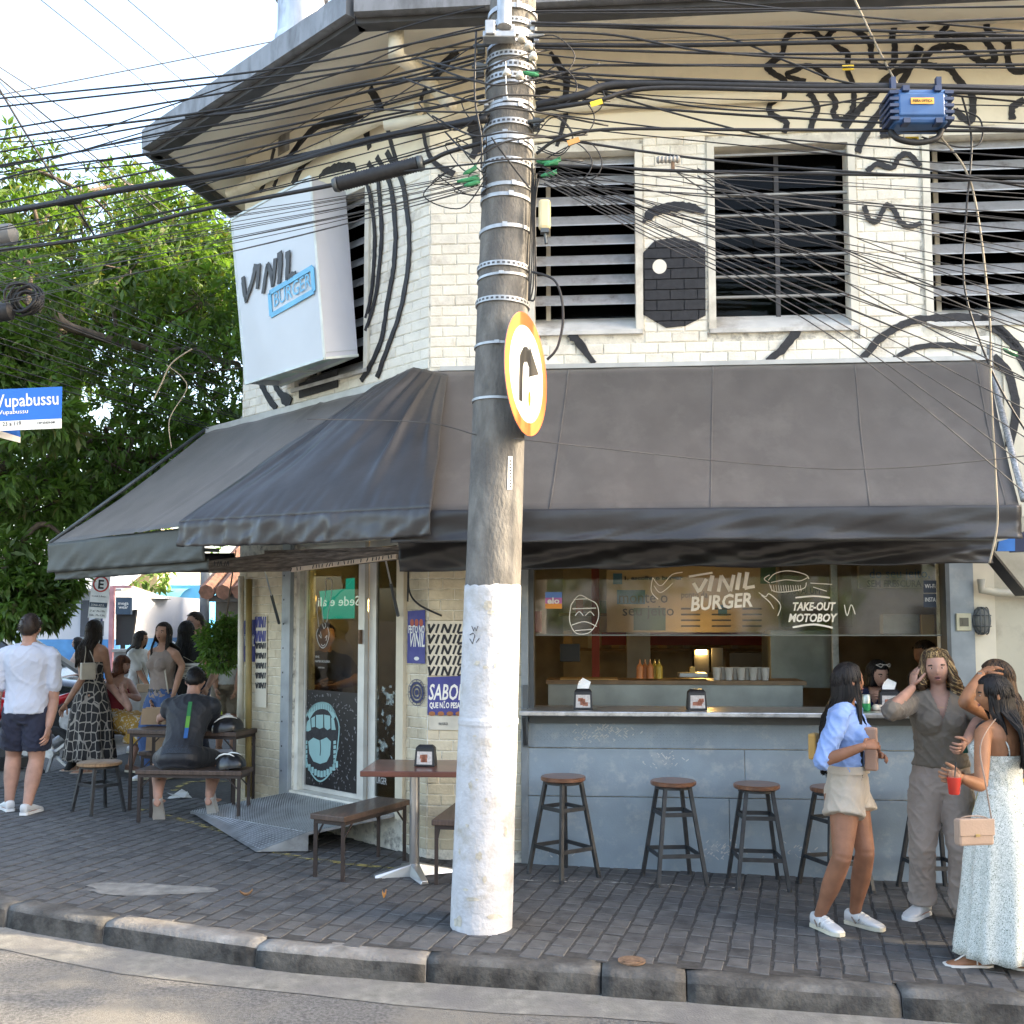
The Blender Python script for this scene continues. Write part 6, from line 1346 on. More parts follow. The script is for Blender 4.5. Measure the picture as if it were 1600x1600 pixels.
b=MB()
for p in q:b.bar(V((p.x,p.y,.3)),p,.07)
b.build('post',M_steel,can)
ki=thing('wooden_kiosk',V((pxx(228,31),31.5,.5)),'timber fronted kiosk under the beige canopy','kiosk')
wall_box('counter',pxx(200,31),pxx(262,31),31.4,33,.2,pz(984,31),mat('kiosk_wood',(.38,.26,.17),.7,var=.2,stretch=(1,1,8)),ki);wall_box('back',pxx(205,31),pxx(262,31),32.9,33.0,pz(984,31),pz(955,31),mat('kiosk_yellow',(.5,.3,.1),.6),ki)
for x in (207,226,245):wall_box('post',pxx(x,31)-.06,pxx(x,31)+.06,31.4,31.5,pz(984,31),pz(958,31),MATS['kiosk_wood'],ki)
bk=thing('black_banner',V((pxx(198,22),22,.4)),'black slanted advertising banner below the square shop sign','banner');b=MB();q=[aty(x,y,22) for x,y in ((181,1008),(205,1008),(213,952),(181,958))];b.add(q+[p+V((0,.1,0)) for p in q],[(0,1,2,3),(7,6,5,4),(0,4,5,1),(1,5,6,2),(2,6,7,3),(3,7,4,0)]);b.bar(aty(192,1008,22.05),V((aty(192,1008,22.05).x,22.05,.1)),.08);b.build('panel',mat('banner_black',(.02,.02,.022),.5),bk)
sg=thing('square_sign',V((pxx(193,21.8),21.8,.4)),'square dark blue shop sign on a pink post in the side street','sign');wall_box('panel',pxx(181,21.8),pxx(205,21.8),21.8,21.9,pz(960,21.8),pz(933,21.8),mat('sign_navy',(.03,.06,.10),.5),sg)
SGF=Fr(V((pxx(185,21.8),21.79,0)),(1,0,0));text(SGF,'mega',0,pz(945,21.8),.1,M_white,'sign_letters',.002,sg,wid=.22);text(SGF,'wear',.02,pz(951,21.8),.1,M_white,'sign_letters',.002,sg,wid=.2)
b=MB();x=pxx(176,21.9);b.bar((x,21.9,.1),(x,21.9,pz(916,21.9)),.09);b.bar((x,21.9,pz(917,21.9)),(pxx(205,21.9),21.9,pz(917,21.9)),.05);b.build('post',mat('pink_post',(.45,.22,.24),.6,var=.15),sg)
um=thing('parasol',V((pxx(208,27),27,.4)),'wide grey parasol behind the square shop sign','parasol');b=MB();c=aty(207,936,27);k=12
b.add([c+V((0,0,.35))]+[c+V((1.0*math.cos(2*math.pi*i/k),1.0*math.sin(2*math.pi*i/k),0)) for i in range(k)],[(0,1+i,1+(i+1)%k) for i in range(k)]);b.build('canopy',mat('parasol_grey',(.45,.43,.4),.7),um);b=MB();b.bar((c.x,c.y,.2),c+V((0,0,.3)),.06);b.build('pole',M_steel,um)
sp2=thing('street_post',V((pxx(320,29),29,.4)),'grey concrete street post in front of the blue building','post');b=MB();x=pxx(320,29);b.tube([(x,29,.1),(x,29,7.5)],[.15,.12],12);b.build('shaft',mat('post_concrete',(.3,.33,.35),.8,var=.15),sp2,smooth=True)
b=MB();b.bar((x-.5,29,7.2),(x+.5,29,7.2),.1);b.build('crossarm',M_steel,sp2)
pl_=thing('concrete_planter',V((pxx(201,18.5),18.5,.2)),'square grey concrete planter beside the woman in white','planter');c=V((pxx(201,18.5),18.5,0));b=MB();zt=pz(1018,18.5);b.hexa([c+V((sx*.15,sy*.15,.15)) for sx,sy in ((-1,-1),(1,-1),(1,1),(-1,1))]+[V((c.x+sx*.17,c.y+sy*.17,zt)) for sx,sy in ((-1,-1),(1,-1),(1,1),(-1,1))]);b.build('body',mat('planter_grey',(.33,.31,.29),.8,var=.1),pl_)
b=MB();b.box((c.x,c.y,zt+.02),.40,.40,.05);b.build('rim',mat('planter_rim',(.4,.38,.36),.8),pl_)
pk=thing('parking_sign',V((pxx(151,15),15,.2)),'white parking sign with a ringed letter E behind the dress woman','traffic sign');c=aty(151,965,15)
PF=Fr(V((aty(137,965,15).x,15,c.z)),(1,0,-.06));PF.n=V((0,-1,0));PF.v=PF.n.cross(PF.u).normalized()
b=MB();b.prism(PF,[(0,0),(.27,0),(.28,.62),(.02,.62)],-.006,0);b.build('plate',mat('plate_white',(.8,.8,.78)),pk)
b=MB();annulus(b,PF,.095,.118,.002,32);b.v=[tuple(V(p)+PF.u*.15+PF.v*.50) for p in b.v];b.build('ring',mat('ring_red',(.5,.02,.02),.5),pk)
text(PF,'E',.105,.435,.18,M_black,'sign_letter',.003,pk,bold=.005)
b=MB();b.prism(PF,[(.01,.16),(.265,.16),(.268,.23),(.01,.23)],0,.002);b.build('blue_strip',MATS['sign_navy'],pk)
text(PF,'ZONA AZUL',.03,.175,.045,M_white,'sign_letters',.003,pk,wid=.2);text(PF,'2ª-6ª 7h-19h',.02,.09,.04,M_black,'sign_letters',.003,pk,wid=.22);text(PF,'Sáb. 7h-13h',.02,.03,.04,M_black,'sign_letters',.003,pk,wid=.22);text(PF,'CARTÃO',.03,.31,.03,M_black,'sign_letters',.003,pk,wid=.2)
b=MB();b.box((c.x-.01,15.0,c.z-.16),.2,.1,.22);b.build('meter_box',mat('meter_dark',(.06,.09,.14),.5),pk)
b=MB();b.bar((c.x+.0,15.04,.0),(c.x,15.04,c.z+.7),.06);b.build('post',M_steel,pk)
st_=thing('street_name_sign',gnd(-40,1330),'blue street name plate reading Vupabussu at the left edge','street sign');Y=6.9
sx=aty(-30,640,Y).x;b=MB();b.tube([(sx,Y,gz(sx)),(sx,Y,3.6)],.035,12);b.build('post',M_steel,st_,smooth=True)
a,c=aty(-110,688,Y),aty(97,669,Y);e1=aty(96,604,Y);NF=Fr(V((aty(-110,688,Y).x,Y-.04,0)),(1,0,.055));NF.n=V((0,-1,0));NF.v=NF.n.cross(NF.u).normalized()
M_plate=mat('street_blue',(.012,.13,.52),.35,var=.04)
q=[NF.px(x,y) for x,y in ((-108,678),(96,669),(96,654),(-108,663))];b=MB();b.prism(NF,q,-.004,0);b.build('white_strip',M_white,st_)
q2=[NF.px(x,y) for x,y in ((-108,663),(96,654),(97,604),(-107,613))];b=MB();b.prism(NF,q2,-.004,0);b.build('blue_plate',M_plate,st_)
def nt_(s,x,y,x2,h,m,bold=0):p=NF.px(x,y);p2=NF.px(x2,y);text(NF,s,p[0],p[1],h,m,'plate_letters',.002,st_,wid=p2[0]-p[0],bold=bold)
nt_('Vupabussu',-7,637,92,.125,M_white,.001);nt_('Rua Vupabussu',-22,649,43,.042,M_white);nt_('23 a 119',4,666,33,.042,M_black);nt_('CEP 05429-040',58,663,86,.024,M_black)
s2=thing('street_name_sign',V((sx,Y,3)),'second street plate edge on below the Vupabussu plate','street sign');N2=Fr(V((sx-.3,Y-.25,0)),(.8,.6,0));b=MB()
q=[N2.px(x,y) for x,y in ((-30,676),(32,692),(32,683),(-30,664))];b.prism(N2,q,-.004,0);b.build('white_strip',M_white,s2);q=[N2.px(x,y) for x,y in ((-30,664),(32,683),(31,666),(-30,655))];b=MB();b.prism(N2,q,-.004,0);b.build('blue_plate',M_plate,s2)
# ------- cars
def car(c,ang,label,body_m,roof_m,suv=True):
 t=thing('parked_car',c,label,'car','cars in the side street');F=V((math.cos(ang),math.sin(ang),0));S=V((-F.y,F.x,0));Z=V((0,0,1))
 P=lambda x,y,z:c+F*x+S*y+Z*z
 hR=1.62 if suv else 1.45
 st=[(-2.12,.55,.92,.55,.70),(-2.05,.35,1.0,.62,.80),(-1.6,.22,1.04,.9,.84),(-.8,.2,1.03,.9,.86),(.2,.2,1.0,.9,.86),(.9,.2,.97,.9,.86),(1.5,.22,.88,.9,.83),(1.95,.3,.74,.8,.74),(2.12,.42,.62,.6,.62)]
 b=MB();n=20;rings=[]
 for x,z0,z1,k,w in st:
  ring=[]
  for i in range(n):
   a=2*math.pi*i/n;ca,sa=math.cos(a),math.sin(a);ca=math.copysign(abs(ca)**.45,ca);sa=math.copysign(abs(sa)**.55,sa)
   ring.append(P(x,w*ca,(z0+z1)/2+(z1-z0)/2*sa))
  rings+=ring
 m=len(st);b.add(rings,[(i*n+k,i*n+(k+1)%n,(i+1)*n+(k+1)%n,(i+1)*n+k) for i in range(m-1) for k in range(n)]+[tuple(range(n-1,-1,-1)),tuple(range((m-1)*n,m*n))])
 b.build('body',body_m,t,smooth='a')
 b=MB();lo=[P(-1.95,-.76,.98),P(1.05,-.76,.94),P(1.05,.76,.94),P(-1.95,.76,.98)];up=[P(-1.55,-.56,hR-.04),P(.15,-.58,hR-.03),P(.15,.58,hR-.03),P(-1.55,.56,hR-.04)]
 b.hexa(lo+up);b.build('windows',mat('car_glass',(.02,.025,.03),.08,spec=.8),t,bev=.05)
 b=MB();up2=[p+Z*.012 for p in up];top=[P(-1.45,-.48,hR+.03),P(.05,-.5,hR+.03),P(.05,.5,hR+.03),P(-1.45,.48,hR+.03)];b.hexa(up2+top);b.build('roof',roof_m,t,bev=.02)
 b=MB()
 for s in (-1,1):
  b.bar(P(1.08,.77*s,.95),P(.16,.585*s,hR-.02),.06);b.bar(P(-.75,.79*s,.97),P(-.7,.59*s,hR-.03),.06);b.bar(P(-1.97,.77*s,.98),P(-1.56,.57*s,hR-.03),.09)
  if suv:b.tube([P(-1.4,.5*s,hR+.03),P(-1.3,.5*s,hR+.08),P(-.05,.5*s,hR+.08),P(.05,.5*s,hR+.03)],.018,6)
 b.build('pillar',roof_m,t)
 for x in (-1.3,1.32):
  for s in (-1,1):
   o=MB();o.tube([P(x,s*.70,.33),P(x,s*.86,.33)],[.33,.33],28);w_=o.build('wheel',mat('tyre',(.018,.018,.018),.85),t,smooth='a')
   o=MB();o.tube([P(x,s*.85,.33),P(x,s*.875,.33)],[.21,.18],20);o.build('rim',M_alu,w_)
 for s in (-1,1):
  b=MB();b.ell(P(2.02,.55*s,.66),.1,.14,.07,12,8);b.build('headlight',mat('lamp_clear',(.6,.6,.6),.15),t,smooth=True)
  b=MB();b.box(P(-2.08,.62*s,.85),.1,.2,.22,ang);b.build('tail_light',mat('lamp_red',(.4,.01,.01),.25),t)
  b=MB();b.ell(P(.85,.92*s,1.0),.07,.1,.06,10,6);b.build('mirror',body_m,t,smooth=True)
M_cblack=mat('car_black',(.02,.021,.024),.18,.2,var=.05,coat=.6);M_csilver=mat('car_silver',(.5,.52,.54),.25,.6,var=.04,coat=.5)
zr=lambda x:road_z(x,0)+.005
car(V((-7.9,15.9,zr(-7.9))),R(8),'black parked car with silver roof pillars behind the walking man',M_cblack,M_csilver)
car(V((-9.6,27.5,zr(-9.6))),R(20),'pale silver car parked far down the side street',M_csilver,M_csilver,False)
car(V((-12.4,19.6,zr(-12.4))),R(20),'dark car at the left edge behind the man in white shirt',M_cblack,M_cblack)
# ------- motorcycle
def moto(c,ang):
 t=thing('motorcycle',c,'red and black motorcycle parked at the kerb behind the dress woman','motorcycle');F=V((math.cos(ang),math.sin(ang),0));S=V((-F.y,F.x,0));P=lambda x,z,y=0:c+F*x+S*y+V((0,0,z))
 M_rd=mat('moto_red',(.5,.012,.02),.25,coat=.5);M_bk=mat('moto_black',(.02,.02,.022),.4)
 for x in (-.66,.70):
  b=MB();K=28;b.tube([P(x+.27*math.cos(2*math.pi*i/K),.31+.27*math.sin(2*math.pi*i/K)) for i in range(K+1)],(.045,.06),8,cap=False,ref=S);w_=b.build('wheel',MATS['tyre'],t,smooth=True)
  b=MB()
  for i in range(5):a=2*math.pi*i/5;b.bar(P(x,.31),P(x+.24*math.cos(a),.31+.24*math.sin(a)),.03)
  b.tube([P(x,.31,-.06),P(x,.31,.06)],.05,10);b.build('rim',M_alu,w_)
 b=MB();b.tube([P(.62,.34,.09),P(.36,.98,.09)],.03,8);b.tube([P(.62,.34,-.09),P(.36,.98,-.09)],.03,8);b.build('fork',M_alu,t)
 b=MB();b.tube([P(.36,1.0,-.36),P(.34,1.04,-.2),P(.36,1.02,0),P(.34,1.04,.2),P(.36,1.0,.36)],.018,8);b.build('handlebar',M_bk,t)
 b=MB();b.ell(P(.12,.82),.26,.15,.13,16,10,Matrix.Rotation(ang,3,'Z'));b.build('tank',M_rd,t,smooth=True)
 b=MB();b.rings([(P(-.05,.76),S*.12,V((0,0,.05))),(P(-.35,.78),S*.14,V((0,0,.06))),(P(-.62,.84),S*.10,V((0,0,.04)))],14);b.build('saddle',M_bk,t,smooth=True)
 b=MB();b.rings([(P(-.45,.78),S*.12,V((0,0,.07))),(P(-.72,.92),S*.10,V((0,0,.06))),(P(-.98,1.02),S*.05,V((0,0,.025)))],14);b.build('tail',M_rd,t,smooth=True)
 b=MB();b.box(P(.02,.42),.42,.26,.34,ang);b.tube([P(.1,.5,-.14),P(.1,.66,-.14)],.1,10);b.bar(P(.3,.85),P(-.05,.28),.06);b.bar(P(-.05,.7),P(-.3,.34),.06);b.build('engine',M_bk,t,bev=.02)
 b=MB();b.tube([P(.22,.4,-.16),P(.1,.24,-.17),P(-.3,.28,-.18),P(-.62,.45,-.19),P(-.85,.56,-.19)],[.03,.03,.035,.06,.05],10);b.build('exhaust',M_alu,t,smooth=True)
 b=MB();b.bar(P(-.1,.34),P(-.66,.31),.06,.09);b.tube([P(-.3,.38,.1),P(-.5,.66,.1)],.035,8);b.build('swingarm',M_alu,t)
 b=MB();b.ell(P(.46,.92),.1,.11,.12,12,8);b.build('headlamp',M_bk,t,smooth=True);b=MB();b.box(P(-.3,.62,-.13),.12,.05,.1,ang);b.build('side_cover',M_yt,t,bev=.01)
moto(V((-5.95,12.1,zr(-5.95))),R(168))
rm_=thing('red_scooter_box',V((-6.5,12.6,zr(-6.5))),'red delivery box behind the walking man at the left edge','delivery box');c=V((-6.25,12.9,zr(-6.25)));b=MB();b.box(c+V((0,0,.75)),.5,.5,.45);b.build('box',mat('box_red',(.45,.02,.02),.5),rm_,bev=.03);b=MB();b.box(c+V((0,0,.26)),.3,.35,.5);b.build('stand',MATS['moto_black'],rm_)
# ------- things on the tables, hedge ball
M_hel=mat('helmet_black',(.018,.018,.02),.3,coat=.3)
def helmet(p,rz,label):
 t=thing('bike_helmet',p,label,'helmet','black cycling helmets');Rm=Matrix.Rotation(rz,3,'Z');b=MB();n=28;m=10;vs=[]
 for i in range(m+1):
  th=math.pi/2*i/m
  for k in range(n):
   a=2*math.pi*k/n;e=1+.07*(1 if (k//2)%2 else 0)*math.sin(th*2)
   vs.append(p+Rm@V((.145*math.cos(a)*math.cos(th)*e,.105*math.sin(a)*math.cos(th)*e,.012+.125*math.sin(th)*e+.02*math.cos(a)*(1-i/m))))
 b.add(vs,[(i*n+k,i*n+(k+1)%n,(i+1)*n+(k+1)%n,(i+1)*n+k) for i in range(m) for k in range(n)]);b.build('shell',M_hel,t,smooth='a')
 b=MB()
 for s in (-.045,.02):b.tube([p+Rm@V((x,s+(.02 if s>0 else -.01),.012+.13*math.sqrt(max(0,1-(x/.15)**2)))) for x in (-.12,-.08,-.03,.03,.08)],[.004,.008,.009,.008,.003],6)
 b.build('white_stripe',M_white,t,smooth=True)
 b=MB();b.tube([p+Rm@V(q) for q in ((.03,-.10,.03),(.05,-.09,-.0),(.06,0,.004),(.05,.09,.0),(.03,.1,.03))],.006,6);b.build('strap',MATS['moto_black'],t)
helmet(V((-2.60,9.45,gz(-2.6)+.765)),.3,'black cycling helmet with white stripe on the dark table');helmet(V((-2.47,9.10,gz(-2.47)+.475)),-.4,'black cycling helmet with white stripe on the long bench')
def flask(x,y,z,h,r,m,label):
 t=thing('water_bottle',V((x,y,z)),label,'bottle');b=MB();p=V((x,y,z));b.tube([p,p+V((0,0,.01)),p+V((0,0,h*.72)),p+V((0,0,h*.8))],[r*.9,r,r,r*.7],18);b.build('flask_body',m,t,smooth='a');b=MB();b.tube([p+V((0,0,h*.79)),p+V((0,0,h))],[r*.75,r*.6],14);b.build('cap',MATS['moto_black'],t,smooth='a')
tz=gz(-2.8)+.765
flask(-2.80,9.50,tz,.26,.042,mat('flask_grey',(.12,.12,.11),.35,.3),'dark grey flask beside the helmet on the dark table');flask(-2.73,9.60,tz,.22,.035,mat('flask_lime',(.4,.6,.05),.4),'lime green bottle behind the grey flask');flask(-2.67,9.52,tz,.14,.05,MATS['moto_black'],'short black jar between flask and helmet')
for x,y,w_,h_,d_,m,lab,up in [(-3.43,9.95,.24,.15,.16,mat('kraft',(.33,.22,.13),.85,var=.12),'brown kraft paper box standing on the dark table',.765),(-3.50,10.30,.24,.22,.16,mat('kraft',(.33,.22,.13)),'brown paper bag standing on the far bench',.475)]:
 t=thing('paper_bag',V((x,y,gz(x)+up)),lab,'paper bag');b=MB();q=V((x,y,gz(x)+up));b.hexa([q+V((sx*w_/2,sy*d_/2,0)) for sx,sy in ((-1,-1),(1,-1),(1,1),(-1,1))]+[q+V((sx*w_/2.1,sy*d_/2.6,h_)) for sx,sy in ((-1,-1),(1,-1),(1,1),(-1,1))]);b.build('bag_body',m,t);b=MB();b.box(q+V((0,0,h_+.004)),w_*.8,.02,.012);b.build('folded_top',m,t)
 # === TREES
def leafm(name,col,tr):
 m=bpy.data.materials.new(name);m.use_nodes=True;L=m.node_tree.links;b=m.node_tree.nodes['Principled BSDF'];MATS[name]=m
 g=nod(m,'ShaderNodeNewGeometry');n1=nod(m,'ShaderNodeTexNoise');n1.inputs['Scale'].default_value=3;n1.inputs['Detail'].default_value=5;L.new(g.outputs['Position'],n1.inputs['Vector'])
 r=nod(m,'ShaderNodeValToRGB');L.new(n1.outputs['Fac'],r.inputs[0]);c=V(col);r.color_ramp.elements[0].position=.35;r.color_ramp.elements[1].position=.65
 r.color_ramp.elements[0].color=(*(c*.6),1);r.color_ramp.elements[1].color=(*(c*1.35),1);L.new(r.outputs[0],b.inputs['Base Color']);b.inputs['Roughness'].default_value=.5
 t=nod(m,'ShaderNodeBsdfTranslucent');mx=nod(m,'ShaderNodeMixRGB',blend_type='MULTIPLY');mx.inputs[0].default_value=1;mx.inputs[2].default_value=(1.5,1.6,.6,1);L.new(r.outputs[0],mx.inputs[1]);L.new(mx.outputs[0],t.inputs[0])
 s=nod(m,'ShaderNodeMixShader');s.inputs[0].default_value=tr;L.new(b.outputs[0],s.inputs[1]);L.new(t.outputs[0],s.inputs[2]);L.new(s.outputs[0],m.node_tree.nodes['Material Output'].inputs[0]);return m
LM=[leafm('leaf_shade_pale',(.11,.19,.05),.5),leafm('leaf_mid',(.085,.165,.032),.45),leafm('leaf_sun_dim',(.10,.16,.042),.42),leafm('leaf_olive',(.125,.135,.045),.38)]  # tones offset the sun: shaded low leaves paler, sunlit top leaves dimmer
M_bark=mat('bark',(.11,.085,.065),.9,var=.3,scale=10,bump=1,bscale=30,stretch=(1,1,.3))
def leaf_cloud(name,parent,blobs,per,L,W,seed,droop=.5,wts=(5,5,3,1),sub=7):
 """many bent leaves in sprays spread through the blobs; blobs = (centre, rx, ry, rz, bias towards the sunlit-crown tones)"""
 rg=np.random.default_rng(seed);C_,A_,S_,MI,LL=[],[],[],[],[]
 for (c,rx,ry,rz,lb) in blobs:
  k=max(1,per//sub)
  d=rg.normal(size=(k,3));d/=np.linalg.norm(d,axis=1)[:,None];rr=rg.uniform(.45,1.05,(k,1))**.7
  base=np.array(c)+d*rr*np.array([rx,ry,rz])
  out=d*.8+rg.normal(size=(k,3))*.5+np.array([0,0,-.1])
  for q in range(sub):
   ax=out+rg.normal(size=(k,3))*.75;ax[:,2]-=droop*rg.uniform(0,1,k);ax/=np.linalg.norm(ax,axis=1)[:,None]
   C_.append(base+ax*rg.uniform(.0,.05,(k,1)));A_.append(ax);LL.append(rg.uniform(.65,1.25,k))
   w_=np.array(wts,float)*np.array([max(.05,1-lb),1,max(.05,1+lb*1.5),max(.02,.5+lb)]);MI.append(rg.choice(4,k,p=w_/w_.sum()))
 P=np.concatenate(C_);A=np.concatenate(A_);l=np.concatenate(LL)[:,None];mi=np.concatenate(MI);n=len(P)
 up=rg.normal(size=(n,3))*.5+np.array([0,0,1]);S=np.cross(A,up);S/=np.linalg.norm(S,axis=1)[:,None]+1e-9;N=np.cross(S,A)
 N*=np.sign(N[:,2:3]+1e-9)
 v=np.stack([P,P+A*l*L*.45+S*l*W*.5+N*L*.06,P+A*l*L-N*L*.18,P+A*l*L*.45-S*l*W*.5+N*L*.06],1).reshape(-1,3)
 me=bpy.data.meshes.new(name);me.vertices.add(4*n);me.vertices.foreach_set('co',v.ravel());me.loops.add(4*n);me.polygons.add(n)
 me.loops.foreach_set('vertex_index',np.arange(4*n));me.polygons.foreach_set('loop_start',np.arange(n)*4);me.polygons.foreach_set('loop_total',np.full(n,4));me.polygons.foreach_set('material_index',mi.astype(np.int32));me.update();me.validate()
 return link(name,me,parent,LM)
def twigs(mb,a,blobs,r,seed):
 q=random.Random(seed)
 for c,rx,ry,rz,lb in blobs:
  c=V(c);a_=min(a,key=lambda p:(V(p[0])-c).length)[0];a_=V(a_);m=a_.lerp(c,.5)+V((q.uniform(-.2,.2),q.uniform(-.2,.2),q.uniform(-.1,.25)))
  mb.tube(smooth([a_,m,c],4),[r*(1-.85*i/8) for i in range(9)],6)
  for k in range(3):
   d=V((q.uniform(-1,1)*rx,q.uniform(-1,1)*ry,q.uniform(-.6,1)*rz));mb.tube([c,c+d],[r*.3,r*.08],5)
rt=random.Random(11)
tree=thing('street_tree',V((-5.42,10.8,gz(-5.42))),'large leafy street tree with long drooping leaves left of the building','tree')
limbs=[[V((-5.62,10.8,.05)),V((-5.68,10.85,2.0)),V((-5.7,10.95,3.6)),V((-5.6,11.3,5.0))],[V((-5.5,10.95,3.4)),aty(60,490,11.0),aty(110,512,11.2),aty(230,545,11.8),aty(372,568,12.6)],[V((-5.45,11.3,4.6)),aty(150,470,12.6),aty(230,510,13),aty(330,470,13.6)],[V((-5.45,11.3,5.0)),aty(60,360,12),aty(130,300,13)],[V((-5.5,10.95,3.6)),aty(-80,420,11.5),aty(-160,330,12)],[V((-5.5,10.95,3.0)),aty(120,680,11.6),aty(220,720,12.2)],[V((-5.45,10.85,2.3)),aty(60,820,10.9),aty(110,850,11)]]
b=MB();anchors=[]
for i,l in enumerate(limbs):
 Q=smooth(l,6);r0=.16 if i==0 else .07 if i<3 else .035;b.tube(Q,[r0*(1-.6*k/len(Q))+.008*rt.random() for k in range(len(Q))],10);anchors+=[(p,r0) for p in Q[3:]]
blobs=[]
def add_blobs(n,x0,x1,y0,y1,Y0,Y1,r0,r1,lb,ytop=None):
 k=0
 while k<n:
  x,y,Yd=rt.uniform(x0,x1),rt.uniform(y0,y1),rt.uniform(Y0,Y1)
  if ytop and y<ytop(x)+r1*60:continue
  r=rt.uniform(r0,r1);c=aty(x,y,Yd);blobs.append((c,r*1.1,r,r*.75,lb+rt.uniform(-.2,.2)));k+=1
topl=lambda x:190+.25*max(x,0)+(30 if x>260 else 0)
add_blobs(26,-160,360,230,430,11.5,15,.45,.75,.75,topl)  # leaf mix by height stands in for sunlit top and shaded bottom
add_blobs(28,-120,390,400,600,11.5,15.5,.5,.85,.35)
add_blobs(22,-120,380,560,760,10.8,14.5,.5,.85,-.15)
add_blobs(14,-120,170,720,850,10.6,13.5,.45,.75,-.3)
add_blobs(9,-60,75,430,740,9.9,10.5,.35,.5,.0)
blobs+=[(aty(30,925,10.7),.32,.3,.28,-.1),(aty(70,945,10.8),.2,.2,.2,.2),(aty(-20,880,10.7),.45,.4,.4,-.3),(aty(60,890,11),.38,.35,.3,-.2),(aty(15,960,10.9),.25,.25,.2,-.2),(aty(95,905,11),.22,.2,.18,0)]
twigs(b,anchors,blobs,.032,3);b.build('trunk',M_bark,tree,smooth=True)
leaf_cloud('crown',tree,blobs,820,.135,.042,5,.6)
t2=thing('street_tree',V((-14,34,.5)),'distant green tree at the far left behind the white house','tree');b=MB();b.tube([(-14,34,0),(-14,34,4)],[.25,.15],8);b.build('trunk',M_bark,t2)
leaf_cloud('crown',t2,[(V((-14+rt.uniform(-3,3),34+rt.uniform(-2,2),5+rt.uniform(-1.5,2))),1.3,1.3,1.0,0) for _ in range(22)],220,.3,.12,6)
for k,(x,y,lab) in enumerate([(-19,32,'far rounded tree at the very left beyond the roofs'),(-8.0,46,'far tree above the beige building'),(-3.5,44,'far tree behind the clay roofed house')]):
 t3=thing('street_tree',V((x,y,.5)),lab,'tree');b=MB();b.tube([(x,y,0),(x,y,4)],[.25,.15],8);b.build('trunk',M_bark,t3)
 leaf_cloud('crown',t3,[(V((x+rt.uniform(-3,3),y+rt.uniform(-2,2),5+rt.uniform(-2,1.5))),1.4,1.4,1.1,.1) for _ in range(18)],200,.32,.13,20+k)
for k,(x,y,h) in enumerate([(-9,-15,6),(-1,-15,6),(6,-16,6.5),(13,-15,6)]):
 t3=thing('street_tree',V((x,y,road_z(x,0))),'street tree across the road %s'%['by the corner','facing the door','facing the serving window','far down the road'][k],'tree');b=MB();b.tube([(x,y,-.2),(x,y,4)],[.2,.13],8);b.build('trunk',M_bark,t3)
 leaf_cloud('crown',t3,[(V((x+rt.uniform(-2.4,2.4),y+rt.uniform(-1.5,1.5),h*.62+rt.uniform(-2,2))),1.1,1.1,.9,.4) for _ in range(20)],160,.3,.12,40+k)
ob=thing('opposite_house',V((0,-25,0)),'pale houses on the opposite side of the road','house');wall_box('wall',-34,34,-27,-24,-1.4,4.6,mat('opposite_wall',(.62,.6,.55),.8,var=.1),ob)
for i in range(14):wall_box('window',-26+i*4,-24.4+i*4,-23.99,-23.93,.9,2.6,MATS['house_dark'],ob)
nb_=thing('sun_block_building',FAC.P(13,0,0),'unseen plain block added beyond the right edge to shade the awning','building');b=MB();b.fbox(FAC,9.6,17,-1,11.5,-8,1.42);b.build('wall',M_plast,nb_)  # unseen building added and sized to keep awning and pavement in shade
b=MB()
for i in range(3):
 for j in range(3):b.fbox(FAC,10.4+i*2.2,11.7+i*2.2,.8+j*3.3,2.6+j*3.3,1.425,1.45)
b.build('window',MATS['house_dark'],nb_,kind='stuff')  # windows of the added unseen sun-block building
t4=thing('street_tree',FAC.P(9.4,-.3,2.2),'unseen tree added beyond the right edge to shade the women by the counter','tree');c=FAC.P(9.4,0,2.2);b=MB();b.tube([c-V((0,0,.5)),c+V((0,0,3))],[.12,.09],8);b.build('trunk',M_bark,t4)  # unseen tree added, crown shaped to shade the women but not the pole
leaf_cloud('crown',t4,[(FAC.P(9.4+rt.uniform(-1.1,1.1),3.75+rt.uniform(-1,1),2.45+rt.uniform(-.75,.8)),.5,.5,.42,.2) for _ in range(44)],460,.17,.08,77)  # crown of the added unseen tree, shaped to shade the women
hb=thing('hanging_bush',aty(346,1050,10.75),'round dark green bush hanging beside the cream pillar','bush');c=aty(351,1006,10.75)
b=MB();b.tube([c+V((0,0,-.1)),c+V((0,0,.2)),V((c.x+.1,c.y,2.6))],[.015,.012,.006],6);b.build('hanger',M_bark,hb)
leaf_cloud('foliage',hb,[(c+V((rt.uniform(-.1,.1),rt.uniform(-.1,.1),rt.uniform(-.16,.16))),.17,.17,.17,-.2+.5*(k%3==0)) for k in range(12)],420,.05,.024,9,.3)
b=MB();b.tube([c+V((0,0,-.18)),c+V((0,0,-.05))],[.09,.13],14);b.build('pot',mat('pot_dark',(.05,.045,.04),.7),hb)
